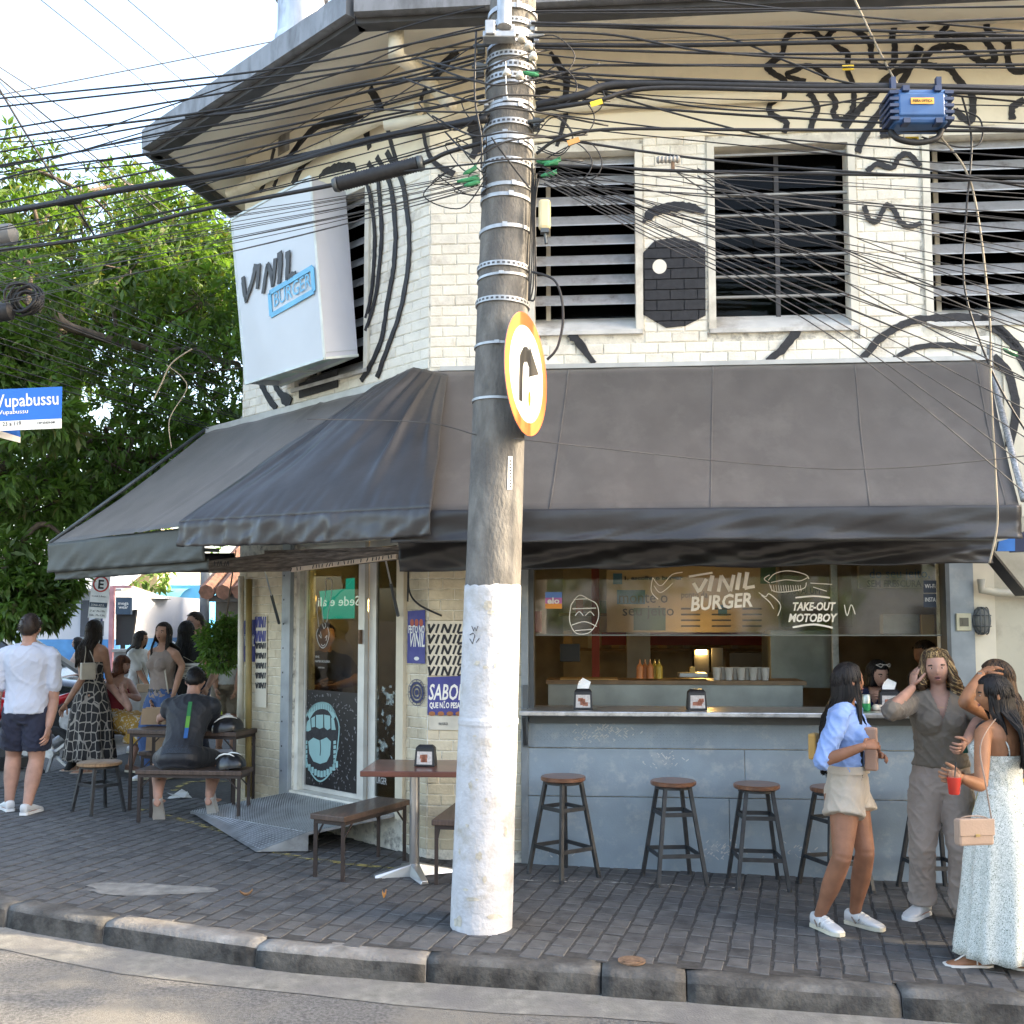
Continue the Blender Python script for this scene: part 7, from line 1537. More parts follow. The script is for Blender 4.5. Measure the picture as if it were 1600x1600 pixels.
# === PEOPLE
def skinm(name,col):
 m=mat(name,col,.56,var=.14,scale=11,bump=.12,bscale=90,spec=.35);b=m.node_tree.nodes['Principled BSDF']
 b.inputs['Subsurface Weight'].default_value=.06;b.inputs['Subsurface Radius'].default_value=(.012,.005,.003);return m
SK_TAN,SK_FAIR,SK_MID,SK_ORA=skinm('skin_tan',(.28,.13,.075)),skinm('skin_fair',(.40,.225,.165)),skinm('skin_mid',(.40,.215,.14)),skinm('skin_warm',(.29,.135,.07))
def hairm(name,col,rough=.48):
 m=mat(name,col,rough,var=.4,scale=30,stretch=(1,1,.12),spec=.3);return m
H_BLK,H_DBR,H_BRN,H_BLO,H_RED,H_ROOT=hairm('hair_black',(.012,.010,.010)),hairm('hair_dark_brown',(.03,.02,.015)),hairm('hair_brown',(.10,.055,.028)),hairm('hair_blond',(.50,.34,.16),.5),hairm('hair_auburn',(.12,.045,.022)),hairm('hair_root',(.10,.06,.035))
M_eye,M_iris,M_brow,M_lip=mat('eye_white',(.62,.6,.57),.3),mat('iris',(.03,.018,.012),.2),mat('brow',(.035,.022,.015),.7),mat('lips',(.30,.12,.10),.45)
UP=V((0,0,1))
class Body:pass
def seg(mb,pts,rad,n=16):mb.tube(pts,rad,n)
def limb(mb,a,b,rs,n=14):
 """tapered limb from a to b through radii rs, ends rounded"""
 k=len(rs);pts=[a.lerp(b,i/(k-1)) for i in range(k)];d=(b-a).normalized()
 mb.tube([a-d*rs[0]*.7]+pts+[b+d*rs[-1]*.6],[rs[0]*.55]+rs+[rs[-1]*.6],n)
def head_geo(mb,c,F_,R_,U_,s,female,nose=1.0):
 """sculpted head, s = head height"""
 nu,nv=44,34;vs=[]
 for i in range(nv+1):
  th=math.pi*i/nv
  for k in range(nu):
   a=2*math.pi*k/nu;x,y,z=math.sin(th)*math.sin(a),math.sin(th)*math.cos(a),math.cos(th)
   g=lambda x0,z0,sx,sz:math.exp(-((x-x0)/sx)**2-((z-z0)/sz)**2)*max(0,y)
   X,Y_,Z=x*.365,y*.44,z*.5
   if z<0:X*=1-.34*(-z)**1.6;Y_*=(1-.10*(-z)**2) if y>0 else (1-.45*(-z)**1.2)
   if y>0:Y_-=.02*(abs(x)**2)
   Y_+=nose*(.055*g(0,-.14,.10,.16)+.045*g(0,-.26,.11,.08))+.012*g(0,.16,.5,.09)-.03*(g(.36,.02,.16,.11)+g(-.36,.02,.16,.11))+.022*g(0,-.50,.24,.07)-.012*g(0,-.60,.3,.05)+.035*g(0,-.78,.25,.12)+.016*(g(.5,-.2,.2,.16)+g(-.5,-.2,.2,.16))
   if y<0:Y_*=1.06
   vs.append(c+(R_*X+F_*Y_+U_*Z)*s)
 mb.add(vs,[(i*nu+k,i*nu+(k+1)%nu,(i+1)*nu+(k+1)%nu,(i+1)*nu+k)[::-1] for i in range(nv) for k in range(nu)])
 for sd in (-1,1):
  e=c+(R_*(.375*sd)-F_*.03-U_*.06)*s;mb.ell(e,.035*s,.075*s,.125*s,10,8,Matrix((R_,F_,U_)).transposed())
def hand_geo(mb,wr,d,pn,s,curl=.5,thumb=1,spread=.12):
 """palm, four unequal bent fingers and a thumb; d = pointing direction, pn = palm normal, thumb side = thumb * (d x pn)"""
 d=d.normalized();pn=(pn-d*pn.dot(d)).normalized();sd=d.cross(pn)*thumb
 mb.rings([(wr-d*.01*s,sd*.021*s,pn*.016*s),(wr+d*.025*s,sd*.03*s,pn*.016*s),(wr+d*.06*s,sd*.039*s,pn*.014*s),(wr+d*.088*s,sd*.037*s,pn*.011*s)],14)
 for i,(o,L) in enumerate(((.029,.070),(.010,.080),(-.010,.075),(-.028,.058))):
  p=wr+d*(.083-.006*abs(i-1.2))*s+sd*o*s;dd=(d+sd*(spread*(1.3-i))).normalized();pts=[p];ang=0
  for j,f in enumerate((.44,.31,.25)):
   ang+=curl*(.55,.9,.7)[j];v=dd*math.cos(ang)+pn*math.sin(ang);p=p+v*L*f*s;pts.append(p)
  mb.tube(pts,[.0088*s,.0082*s,.0074*s,.0052*s],8)
 p=wr+d*.022*s+sd*.024*s;v=(d*.62+sd*.7+pn*.35).normalized();v2=(d*.85+sd*.35+pn*(.3+curl*.3)).normalized()
 mb.tube([p,p+v*.038*s,p+v*.038*s+v2*.030*s,p+v*.038*s+v2*.055*s],[.013*s,.0105*s,.0092*s,.006*s],8)
def remesh_later(mb,name,m,parent,voxel,it=6,extra=None,wr=None,cut=None,mats=None):
 me=mb.mesh(name);o=bpy.data.objects.new(name,me);C.objects.link(o);me.materials.append(m);o.parent=parent
 r=o.modifiers.new('r','REMESH');r.mode='VOXEL';r.voxel_size=voxel;r.use_smooth_shade=True
 if it:s=o.modifiers.new('s','SMOOTH');s.factor=.5;s.iterations=it
 LATER.append(('mod',o,extra));o_wr[o.name]=(wr,cut);return o
o_wr={}
def ik(a,t,l1,l2,hint):
 d=t-a;L=min(d.length,(l1+l2)*.999);d=d.normalized();x=(l1*l1-l2*l2+L*L)/(2*L);h=math.sqrt(max(l1*l1-x*x,0));q=(hint-d*hint.dot(d)).normalized()
 return a+d*x+q*h,a+d*L
def person(label,H,yaw,pel,feet,arms,sex='f',skin=None,head=None,neck=None,vox=.010,legs=True,hands=((.5,1),(.5,1)),shoes=None,group=None,girth=1.0,knees=None,face=True,hint=None,mouth=0):
 """build the bare figure; returns a record of its joints so clothes and hair can follow it. yaw = facing direction, joints in world space"""
 B=Body();B.t=thing('person',V((pel.x,pel.y,gz(pel.x))),label,'person',group);B.H=H;B.F=F_=V((math.cos(yaw),math.sin(yaw),0));B.R=R_=V((math.sin(yaw),-math.cos(yaw),0))
 B.fem=sex=='f';B.pel=pel;B.skin=skin or SK_TAN;B.vox=vox;B.g=girth;f=sex=='f'
 B.neck=neck or pel+UP*(.325*H);ax=(B.neck-pel);B.ax=ax;B.up=ax.normalized()
 hy,hp,hr=head or (yaw,0,0);B.hF=V((math.cos(hy)*math.cos(hp),math.sin(hy)*math.cos(hp),math.sin(hp)));B.hR=V((math.sin(hy),-math.cos(hy),0));B.hU=B.hR.cross(B.hF).normalized()
 if hr:M=Matrix.Rotation(hr,3,B.hF);B.hR=M@B.hR;B.hU=M@B.hU
 B.hs=.132*H;B.hc=B.neck+(B.up*.6+UP*.4)*(.022*H)+B.hU*(.072*H)+B.hF*(.012*H)
 T=[(-.055,.062,.05,0),(-.03,.092,.068,-.004),(.0,.099 if f else .093,.072,-.006),(.04,.094 if f else .09,.065,-.003),(.09,.076 if f else .086,.055,.002),(.13,.073 if f else .086,.054,.004),(.18,.083 if f else .094,.060,.004),(.225,.092 if f else .104,.064,.002),(.27,.098 if f else .116,.058,-.002),(.298,.088 if f else .104,.046,-.005),(.318,.055,.037,-.006),(.335,.034,.034,-.004)]
 B.T=T
 def tor(z,infl=0.0,kx=1,ky=1):
  for i in range(len(T)-1):
   if T[i][0]<=z<=T[i+1][0] or i==len(T)-2 or z<T[0][0]:
    t=min(max((z-T[i][0])/(T[i+1][0]-T[i][0]),0),1);w_,d_,o_=(T[i][j]+(T[i+1][j]-T[i][j])*t for j in (1,2,3));break
  c=pel+ax*(z/.325)+F_*(o_*H);fw=B.up.cross(R_).normalized();fw=fw if fw.dot(F_)>0 else -fw
  return c,R_*((w_*kx*girth)*H+infl),fw*((d_*ky*girth)*H+infl)
 B.tor=tor
 mb=MB();mb.rings([tor(z) for z in [t[0] for t in T]],22)
 if f:
  for s in (-1,1):c,u,v=tor(.215);mb.ell(c+u*(.45*s)+v*.72,.036*H,.036*H,.036*H,14,10)
  for s in (-1,1):c,u,v=tor(-.02);mb.ell(c+u*(.42*s)-v*.45,.046*H,.046*H,.05*H,14,10)
 B.sh=[B.neck-B.up*((.036 if f else .048)*H)+R_*(s*(.104 if f else .116)*H*(girth*.5+.5)) for s in (1,-1)]
 B.arms=[]
 for i in (0,1):
  if arms[i] is None:B.arms.append(None);continue
  e,w_=arms[i]
  if e is None:e,w_=ik(B.sh[i],w_,.172*H,.148*H,(hint[i] if hint else UP*-.6-F_*.8+R_*(.5 if i==0 else -.5)))
  B.arms.append((e,w_));k=(1.0 if f else 1.16)*H
  limb(mb,B.sh[i],e,[.029*k,.0275*k,.025*k,.0215*k]);limb(mb,e,w_,[.0215*k,.0235*k,.0195*k,.0145*k]);mb.tube([B.neck-B.up*.008*H,B.sh[i]+B.up*.004*H],[.029*H,.024*H],12)
 limb(mb,B.neck-B.up*.03*H,B.hc-B.hU*.035*H-B.hF*.008*H,[.033*H*(1 if f else 1.15),.030*H*(1 if f else 1.15),.030*H*(1 if f else 1.15)])
 head_geo(mb,B.hc,B.hF,B.hR,B.hU,B.hs,f)
 B.hip=[pel+R_*(s*.047*H*girth)-B.up*(.012*H) for s in (1,-1)];B.leg=[]
 if legs:
  for i in (0,1):
   a,toe=feet[i];an=V(a)+UP*(.045*H);tf=V((math.cos(toe),math.sin(toe),0))
   if knees and knees[i]:kn=knees[i]
   else:kn,an2=ik(B.hip[i],an,.245*H,.235*H,F_*.6+tf*.6)
   B.leg.append((kn,an,tf));k=(1.0 if f else 1.04)*H*girth
   limb(mb,B.hip[i],kn,[.056*k,.053*k,.044*k,.035*k],16);limb(mb,kn,an,[.035*k,.037*k,.035*k,.026*k,.021*k],16)
   if shoes is None or shoes in ('sandal','bare'):
    heel=an-UP*.03*H-tf*.022*H;mb.rings([(heel,B.up.cross(tf)*.018*H,UP*.02*H),(an-UP*.022*H+tf*.01*H,UP.cross(tf)*.021*H,UP*.024*H),(an-UP*.032*H+tf*.06*H,UP.cross(tf)*.026*H,UP*.013*H),(an-UP*.036*H+tf*.095*H,UP.cross(tf)*.026*H,UP*.008*H),(an-UP*.038*H+tf*.118*H,UP.cross(tf)*.016*H,UP*.005*H)],14)
 ex=MB()
 for i in (0,1):
  if B.arms[i] and hands[i]:
   e,w_=B.arms[i];h=hands[i];d=h[2] if len(h)>2 else (w_-e);pn=h[3] if len(h)>3 else (-R_ if i==0 else R_)+F_*.2
   hand_geo(ex,w_,V(d),V(pn),H/1.68*(1 if f else 1.1),h[0],h[1])
 B.body=remesh_later(mb,'body',B.skin,B.t,vox,4,ex)
 if face:
  P=lambda x,y,z:B.hc+(B.hR*x+B.hF*y+B.hU*z)*B.hs
  for s in (-1,1):
   e=MB();e.ell(P(.135*s,.358,.012),.034*B.hs*1.35,.030*B.hs,.026*B.hs,10,8,Matrix((B.hR,B.hF,B.hU)).transposed());e.m=1;e.ell(P(.135*s,.384,.014),.023*B.hs*1.1,.014*B.hs,.027*B.hs,10,8,Matrix((B.hR,B.hF,B.hU)).transposed());e.build('eye',[M_eye,M_iris],B.t,smooth=True)
   e=MB();e.tube([P(.06*s,.405,.072),P(.14*s,.392,.100),P(.225*s,.340,.092)],[(.012*B.hs,.006),(.013*B.hs,.006),(.006*B.hs,.004)],6);e.build('eyebrow',M_brow,B.t,smooth=True)
  e=MB();e.tube([P(-.085,.385,-.245),P(-.03,.424,-.235),P(0,.428,-.24),P(.03,.424,-.235),P(.085,.385,-.245)],[.004,.010*B.hs+.001,.009*B.hs+.001,.010*B.hs+.001,.004],8)
  e.tube([P(-.075,.385,-.26-mouth),P(0,.420,-.278-mouth),P(.075,.385,-.26-mouth)],[.004,.013*B.hs+.001,.004],8);e.build('lips',M_lip,B.t,smooth=True)
  if mouth:e=MB();e.ell(P(0,.405,-.258-mouth*.5),.055*B.hs,.014*B.hs,(.012+mouth*.5)*B.hs,12,8,Matrix((B.hR,B.hF,B.hU)).transposed());e.build('mouth',mat('mouth_dark',(.06,.015,.015),.5),B.t,smooth=True)
 return B
def garment(B,name,m,z0,z1,infl=.014,sleeve=0.0,sl_infl=.014,legfr=0.0,leg_r=None,flare=0.0,voxel=None,wr=(.006,11),cut=None,kx=1,it=5,hemdrop=0,sides=(0,1),bust=True):
 mb=MB();n=9;zs=[z0+(z1-z0)*i/n for i in range(n+1)];rr=[]
 for i,z in enumerate(zs):
  c,u,v=B.tor(z,infl+flare*(1-i/n),kx)
  if z<-.03:v=v*1.0
  rr.append((c-(UP*hemdrop if i==0 else V((0,0,0))),u,v))
 mb.rings(rr,24)
 if bust and z1>.25 and z0<.2 and len(B.arms) and B.fem:
  for s in (-1,1):c,u,v=B.tor(.215);mb.ell(c+u*(.43*s)+v*.70,.036*B.H+infl,.036*B.H+infl,.038*B.H+infl,14,10)
 if z0<-.02 and B.fem and legfr==0:pass
 if sleeve:
  for i in sides:
   if not B.arms[i]:continue
   e,w_=B.arms[i];a=B.sh[i];k=B.H*(1 if B.fem else 1.16)
   mb.tube([B.neck-B.up*.014*B.H,a+B.up*.004*B.H],[.031*B.H+sl_infl*.8,.026*B.H+sl_infl],14)
   if sleeve<=1:p=a.lerp(e,sleeve);limb(mb,a,p,[.030*k+sl_infl*.7,.028*k+sl_infl,.026*k+sl_infl*1.15])
   else:p=e.lerp(w_,sleeve-1);limb(mb,a,e,[.030*k+sl_infl*.7,.028*k+sl_infl,.023*k+sl_infl]);limb(mb,e,p,[.0225*k+sl_infl,.021*k+sl_infl*1.1])
 if legfr:
  for i in (0,1):
   kn,an,tf=B.leg[i];k=B.H*B.g;lr=leg_r or [.060,.056,.05,.045,.045,.045]
   h=B.hip[i]+B.up*.01*B.H
   if legfr<=1:p=h.lerp(kn,legfr);mb.tube([h+(h-p).normalized()*.05,h,h.lerp(p,.5),p],[lr[0]*k*.9,lr[0]*k,lr[1]*k,lr[2]*k],18)
   else:p=kn.lerp(an,legfr-1);mb.tube([h+(h-kn).normalized()*.03,h,h.lerp(kn,.5),kn,kn.lerp(p,.5),p],[lr[0]*k*.8]+[q*k for q in lr[:5]],18)
 return remesh_later(mb,name,m,B.t,voxel or B.vox*1.05,it,None,wr,cut)
def skirt(B,name,m,z0,zhem,r_top,r_hem,pleats=14,amp=.018,kx=1.25,lean=V((0,0,0)),n=72,seed=0,split=None):
 """hanging cloth from torso level z0 down to world height zhem"""
 c0,u0,v0=B.tor(z0,r_top);mb=MB();mlev=18;vs=[]
 for j in range(mlev+1):
  t=j/mlev;zz=c0.z+(zhem-c0.z)*t;cc=V((c0.x,c0.y,zz))+lean*t
  for k in range(n):
   a=2*math.pi*k/n;hipr=math.sin(min(1,t*2.2)*math.pi/2);R0=V((B.R.x,B.R.y,0))*math.cos(a)*(u0.length*(1-hipr)+(r_hem*kx*(.62+.38*t))*hipr)+B.F*math.sin(a)*(v0.length*(1-hipr)+(r_hem*(.66+.34*t))*hipr)
   w_=amp*t*math.sin(pleats*a+1.2*mnoise.noise(V((a*1.3,t*1.5,seed)))*3)+amp*.8*t*mnoise.noise(V((math.cos(a)*3,math.sin(a)*3,t*2+seed)))
   p=cc+R0*(1+w_/max(R0.length,.05));
   if j==mlev:p.z+=.008*math.sin(pleats*a)
   vs.append(p)
 mb.add(vs,[(j*n+k,(j+1)*n+k,(j+1)*n+(k+1)%n,j*n+(k+1)%n) for j in range(mlev) for k in range(n)]);o=mb.build(name,m,B.t,smooth=True);s=o.modifiers.new('solid','SOLIDIFY');s.thickness=.004;return o
def shoe(B,i,m,msole=None,L=.155,straps=False,pitch=0.0,low=False):
 kn,an,tf=B.leg[i];H=B.H;sd=UP.cross(tf).normalized();z0=an.z-.045*H;f_=tf*math.cos(pitch)+UP*math.sin(pitch);u_=UP*math.cos(pitch)-tf*math.sin(pitch)
 g=V((an.x,an.y,z0));P=lambda x,z:g+f_*(x*H)+u_*(z*H);W=H
 out=[(-.036,.016),(-.03,.021),(0,.022),(.035,.024),(.07,.029),(.095,.028),(.112,.020),(.118,.010)]
 mb=MB();top=[.050,.056,.054,.046,.033,.026,.020,.015] if not low else [.045,.046,.036,.028,.024,.021,.017,.014]
 mb.rings([(P(x,.012+(h-.012)/2),sd*w_*W,u_*((h-.008)/2*W)) for (x,w_),h in zip(out,top)],18,pw=.75);up=mb.build('shoe',m,B.t,smooth=True)
 mb=MB();rim=[]
 for dz,e in ((.0015,1.04),(.015,1.07)):
  pts=[P(x*1.03,dz)+sd*w_*W*e for x,w_ in out]+[P(x*1.03,dz)-sd*w_*W*e for x,w_ in reversed(out)];rim.append(pts)
 k=len(rim[0]);mb.add(rim[0]+rim[1],[tuple(range(k)),tuple(range(2*k-1,k-1,-1))]+[(q,k+q,k+(q+1)%k,(q+1)%k) for q in range(k)]);mb.build('sole',msole or mat('sole_cream',(.62,.58,.46),.7),up)
 if straps:
  for x,z in ((.028,.050),(.046,.043),(.062,.036)):
   mb=MB();mb.tube([P(x-.004,.016)+sd*.026*W,P(x,z*.85)+sd*.02*W,P(x,z+.003),P(x,z*.85)-sd*.02*W,P(x-.004,.016)-sd*.026*W],[(.004,.009)]*5,6);mb.build('strap',mat('strap_white',(.7,.7,.68),.6),up,smooth=True)
  mb=MB();
  for s in (-1,1):mb.bar(P(.0,.036)+sd*s*.0235*W,P(.018,.014)+sd*s*.0255*W,.010,.004);mb.bar(P(.034,.034)+sd*s*.0245*W,P(.018,.014)+sd*s*.0255*W,.010,.004)
  mb.build('side_mark',mat('shoe_mark',(.25,.2,.16),.6),up)
 return up
def sandal(B,i,m):
 kn,an,tf=B.leg[i];H=B.H;sd=UP.cross(tf).normalized();z0=an.z-.045*H;g=V((an.x,an.y,z0));P=lambda x,y,z:g+tf*x*H+sd*y*H+UP*z*H
 mb=MB();out=[(-.038,.014),(-.02,.022),(.03,.022),(.075,.029),(.105,.026),(.125,.012)];pts=[P(x,w_,0.001) for x,w_ in out]+[P(x,-w_,0.001) for x,w_ in reversed(out)];k=len(pts)
 mb.add(pts+[p+UP*.012 for p in pts],[tuple(range(k)),tuple(range(2*k-1,k-1,-1))]+[(q,k+q,k+(q+1)%k,(q+1)%k) for q in range(k)]);mb.build('sandal_sole',m,B.t)
 mb=MB();mb.tube([P(.095,0,.012),P(.06,0,.034),P(.02,0,.052)],.004,6);mb.tube([P(.02,.026,.012),P(.018,.018,.045),P(.02,0,.054),P(.018,-.018,.045),P(.02,-.026,.012)],.004,6);mb.tube([P(-.005,.022,.02),P(-.034,0,.04),P(-.005,-.022,.02)],.004,6);mb.build('sandal_strap',m,B.t,smooth=True)
def hair(B,m,length=.3,n=320,curl=0.0,back=.078,spread=1.0,part=.2,vol=1.05,side=(1,1),seed=1,m2=None,short=False,w=.0045,bangs=0,tuck=None,thick=.03):
 """scalp cap plus many strands that follow the skull and then hang; length in units of body height below the chin line"""
 q=random.Random(seed);H=B.H;s=B.hs;c=B.hc+B.hF*-.01*s
 Wd=lambda x,y,z:c+(B.hR*x+B.hF*y+B.hU*z)*s
 cap=MB();nu,nv=40,22;idx={};vs=[]
 for i in range(nv+1):
  th=math.pi*.80*i/nv
  for k in range(nu):
   a=2*math.pi*k/nu;x,y,z=math.sin(th)*math.sin(a),math.sin(th)*math.cos(a),math.cos(th)
   thr=(.74*min(1,y*1.7)-.10-bangs*.25*(y>.3)) if y>0 else (-.10+.75*y)
   e=vol-(0 if short else .035)+(.025*mnoise.noise(V((x*4,y*4,z*4+seed))) if short else .012*mnoise.noise(V((x*7,y*7,z*2+seed))))
   if z<thr:e=.965
   elif z<thr+.4:e=.975+(e-.975)*(z-thr)/.4
   idx[(i,k)]=(len(vs),z>=thr-.10);vs.append(Wd(x*.372*e,y*(.45 if y>0 else .475)*e,z*.515*e))
 fs=[]
 for i in range(nv):
  for k in range(nu):
   f4=[idx[(i,k)],idx[(i,(k+1)%nu)],idx[(i+1,(k+1)%nu)],idx[(i+1,k)]]
   if all(t[1] for t in f4):fs.append(tuple(t[0] for t in f4)[::-1])
 cap.add(vs,fs)
 if not short:
  for _ in range(int(n*.8)):
   a=q.uniform(-math.pi,math.pi);px_=part*.2;cs,sn=math.cos(a),math.sin(a);ph=q.uniform(0,6.28);pts=[];t1=q.uniform(.75,1.0+.45*abs(a)/math.pi) if abs(a)>.9 else .58-bangs*-.25
   t0=q.uniform(.04,.45)
   for j in range(7):
    th=(t0+(t1-t0)*j/6)*math.pi*.5;x,y,z=math.sin(th)*sn,math.sin(th)*cs,math.cos(th);x+=px_*(1-j/6);k0=(.985 if y>.35 and j>4 else vol+.012)+q.uniform(0,.012)+(curl*2.2*math.sin(ph+j*2.1) if curl else 0)
    pts.append(Wd(x*.372*k0,y*(.45 if y>0 else .475)*k0,z*.515*k0))
   cap.m=1 if (m2 and q.random()<.5) else 0;cap.tube(pts,[(w*.9*(.4 if j in (0,6) else 1),w*.4) for j in range(7)],4,cap=False)
 if not short:
  for _ in range(n):
   a=q.uniform(-math.pi,math.pi)
   fr=abs(a)/math.pi
   if fr<.30 and not bangs:a=math.copysign(q.uniform(.30,.46)*math.pi,a);fr=abs(a)/math.pi
   sgn=1 if a>0 else -1
   if q.random()>side[0 if sgn>0 else 1] and fr<.62:continue
   px_=part*.37;rt_=V((px_*.6+q.uniform(0,.06)*sgn,q.uniform(-.36,.26),0));rz=math.sqrt(max(0,1-(rt_.x/.372)**2-(rt_.y/.46)**2))*.515
   L=length*H*q.uniform(.82,1.05);k0=vol+q.uniform(0,thick);pts=[]
   tx,ty=math.sin(a),math.cos(a);ph=q.uniform(0,6.28);cf=q.uniform(.8,1.25)
   for j in range(4):
    t=j/3.2;x=rt_.x*(1-t)+tx*.372*t;y=rt_.y*(1-t)+ty*.46*t
    rr=(x/.372)**2+(y/.46)**2;z=math.sqrt(max(0,1-min(rr,1)))*.515-(.12*max(0,t-.75)*4)
    if fr<.5 and y>.12:y=.12+(y-.12)*.4
    pts.append(Wd(x*k0,y*k0,z*k0))
   p=pts[-1];bx,by=tx*.40,min(ty*.5,.1 if fr>.4 else .22)
   tgt=Wd(bx*1.02*spread,by,-.42);pts.append(p.lerp(tgt,.6));pts.append(tgt)
   st_w=B.hR*(bx*s*1.15*spread);bk=-B.F*(back*H) if fr>.5 else (-B.F*(back*H*.15) if tuck is None else B.F*tuck*H)
   p0=V((B.neck.x,B.neck.y,0))+st_w
   hang=L;steps=6
   for j in range(1,steps+1):
    t=j/steps;w_=min(1,t*2.5);tg=p0+bk+B.F*(by*s*.25);z=tgt.z-hang*t
    lean=V((B.pel.x-B.neck.x,B.pel.y-B.neck.y,0))*min(1,max(0,(B.neck.z-z))/max(.05,B.neck.z-B.pel.z))
    pts.append(V((tgt.x*(1-w_)+tg.x*w_,tgt.y*(1-w_)+tg.y*w_,z))+lean+V((q.uniform(-.006,.006),q.uniform(-.006,.006),0)))
   if curl:
    Q=smooth(pts,4);out=[]
    for j,p in enumerate(Q):
     t=j/len(Q);r_=curl*min(1,t*2.2);g_=ph+t*19*cf;out.append(V(p)+(B.hR*math.cos(g_)+B.hF*math.sin(g_))*r_+UP*(r_*.3*math.sin(g_*1.3)))
    pts=out
   K=len(pts);cap.m=1 if (m2 and q.random()<.6) else 0
   cap.tube(pts,[(w*(1.0 if 0<j<K-2 else .45),w*.45) for j in range(K)],4,cap=False)
 else:
  for _ in range(n):
   th=math.acos(q.uniform(-.25,1));a=q.uniform(-math.pi,math.pi);x,y,z=math.sin(th)*math.sin(a),math.sin(th)*math.cos(a),math.cos(th)
   thr=(.62*min(1,y*1.6)-.05) if y>0 else (-.05+.72*y)
   if z<thr:continue
   p=Wd(x*.372*vol,y*.46*vol,z*.515*vol);d=(B.hR*x+B.hF*(y+.3)+B.hU*(z-.3)).normalized()*.55+B.hU*-.25+(B.hR*q.uniform(-.4,.4)+B.hF*q.uniform(-.4,.4))
   cap.tube([p-d*.004,p+d*.010,p+d*.02*q.uniform(.5,1.2)],[.0035,.003,.001],4,cap=False)
 o=cap.build('hair',[m,m2] if m2 else m,B.t,smooth=True);sm=o.modifiers.new('solid','SOLIDIFY');sm.thickness=.002;sm.offset=-1
 return o
def bagbox(name,p,w_,h_,d_,rz,m,label,cat='handbag',flap=True,group=None):
 t=thing(name,p,label,cat,group);F_=Fr(p,(math.cos(rz),math.sin(rz),0));b=MB();b.fbox(F_,-w_/2,w_/2,0,h_,-d_/2,d_/2);b.build('bag_body',m,t,bev=min(.012,d_*.3))
 if flap:
  b=MB();b.fbox(F_,-w_/2-.001,w_/2+.001,h_*.38,h_+.003,d_/2-.004,d_/2+.005);b.build('flap',m,t,bev=.004)
  b=MB();b.fbox(F_,-.012,.012,h_*.36,h_*.46,d_/2+.005,d_/2+.009);b.build('clasp',mat('brass',(.5,.38,.18),.3,.8),t)
 return t,F_
def strapline(t,pts,m,r=(.006,.002)):b=MB();b.tube(smooth(pts,6),r,6);return b.build('strap',m,t,smooth=True)
def fab(name,col,rough=.8,var=.08,**k):return mat(name,col,rough,var=var,scale=k.pop('scale',7),bump=k.pop('bump',.15),bscale=k.pop('bscale',90),sheen=.1,**k)
A=aty
def vneck(B,depth,half,back=.0,side=.034,seam=None):
 F_,R_,n_=B.F,B.R,B.neck;H=B.H
 def cut(p):
  q=p-n_;f,r,z=q.dot(F_),q.dot(R_),q.dot(B.up)
  if f>-.0*H and z>-depth and abs(r)<half*(z+depth)/depth:return True
  return z>-.012*H+back and math.hypot(r,f)<side*H
 return cut
def tank(B,lev,strap=.05,w=.03):
 """neckline of a sleeveless top: open above level lev except over the shoulders"""
 def cut(p):
  q=p-B.neck;z=q.dot(B.up);r=q.dot(B.R);return z>lev*B.H and not (strap*B.H<abs(r)<(strap+w)*B.H)
 return cut
Z3=lambda x,y,h:V((x,y,gz(x)+h))
M_shirtb=fab('light_blue_shirt',(.20,.31,.58));M_short=fab('cream_cotton',(.42,.36,.29));M_olive=fab('olive_linen',(.155,.13,.102));M_taupe=fab('taupe_cotton',(.31,.255,.22));M_wshoe=fab('white_leather',(.56,.56,.56),.45,.03);M_blk=fab('black_cloth',(.018,.018,.02));M_wtee=fab('white_jersey',(.46,.49,.57),.8,.03);M_navy=fab('navy_cloth',(.018,.022,.045));M_jean=fab('denim',(.045,.09,.21));M_btank=fab('beige_knit',(.26,.20,.165));M_khaki=fab('khaki_cloth',(.25,.20,.14));M_wlin=fab('white_linen',(.48,.47,.45));M_red=fab('red_cloth',(.22,.02,.03))
def pattern(name,base,ink,scale,thr,edge=False,rnd_=1.0,ink2=None,stretch=(1,1,1)):
 m=bpy.data.materials.new(name);m.use_nodes=True;L=m.node_tree.links;b=m.node_tree.nodes['Principled BSDF'];b.inputs['Roughness'].default_value=.8;MATS[name]=m
 t=nod(m,'ShaderNodeTexCoord');mp=nod(m,'ShaderNodeMapping');mp.inputs['Scale'].default_value=stretch;L.new(t.outputs['Object'],mp.inputs[0]);v=nod(m,'ShaderNodeTexVoronoi',feature='DISTANCE_TO_EDGE' if edge else 'F1');v.inputs['Scale'].default_value=scale;v.inputs['Randomness'].default_value=rnd_
 n=nod(m,'ShaderNodeTexNoise');n.inputs['Scale'].default_value=scale*.9;L.new(mp.outputs[0],n.inputs['Vector']);ad=nod(m,'ShaderNodeMixRGB',blend_type='ADD');ad.inputs[0].default_value=.03 if edge else .35;L.new(mp.outputs[0],ad.inputs[1]);L.new(n.outputs['Color'],ad.inputs[2]);L.new(ad.outputs[0],v.inputs['Vector'])
 r=nod(m,'ShaderNodeValToRGB');L.new(v.outputs['Distance'],r.inputs[0]);e=r.color_ramp.elements;e[0].position=thr;e[1].position=thr*1.25;e[0].color=(*ink,1);e[1].color=(*base,1);L.new(r.outputs[0],b.inputs['Base Color']);return m
M_floral=pattern('sage_floral_print',(.62,.63,.59),(.07,.11,.07),44,.34);M_zig=pattern('lattice_print',(.018,.016,.016),(.32,.28,.24),15,.06,True,.35,stretch=(1,1,.62));M_must=pattern('mustard_print',(.46,.26,.05),(.6,.55,.45),13,.30);M_camo=pattern('speckled_band',(.02,.025,.035),(.10,.13,.16),45,.22)
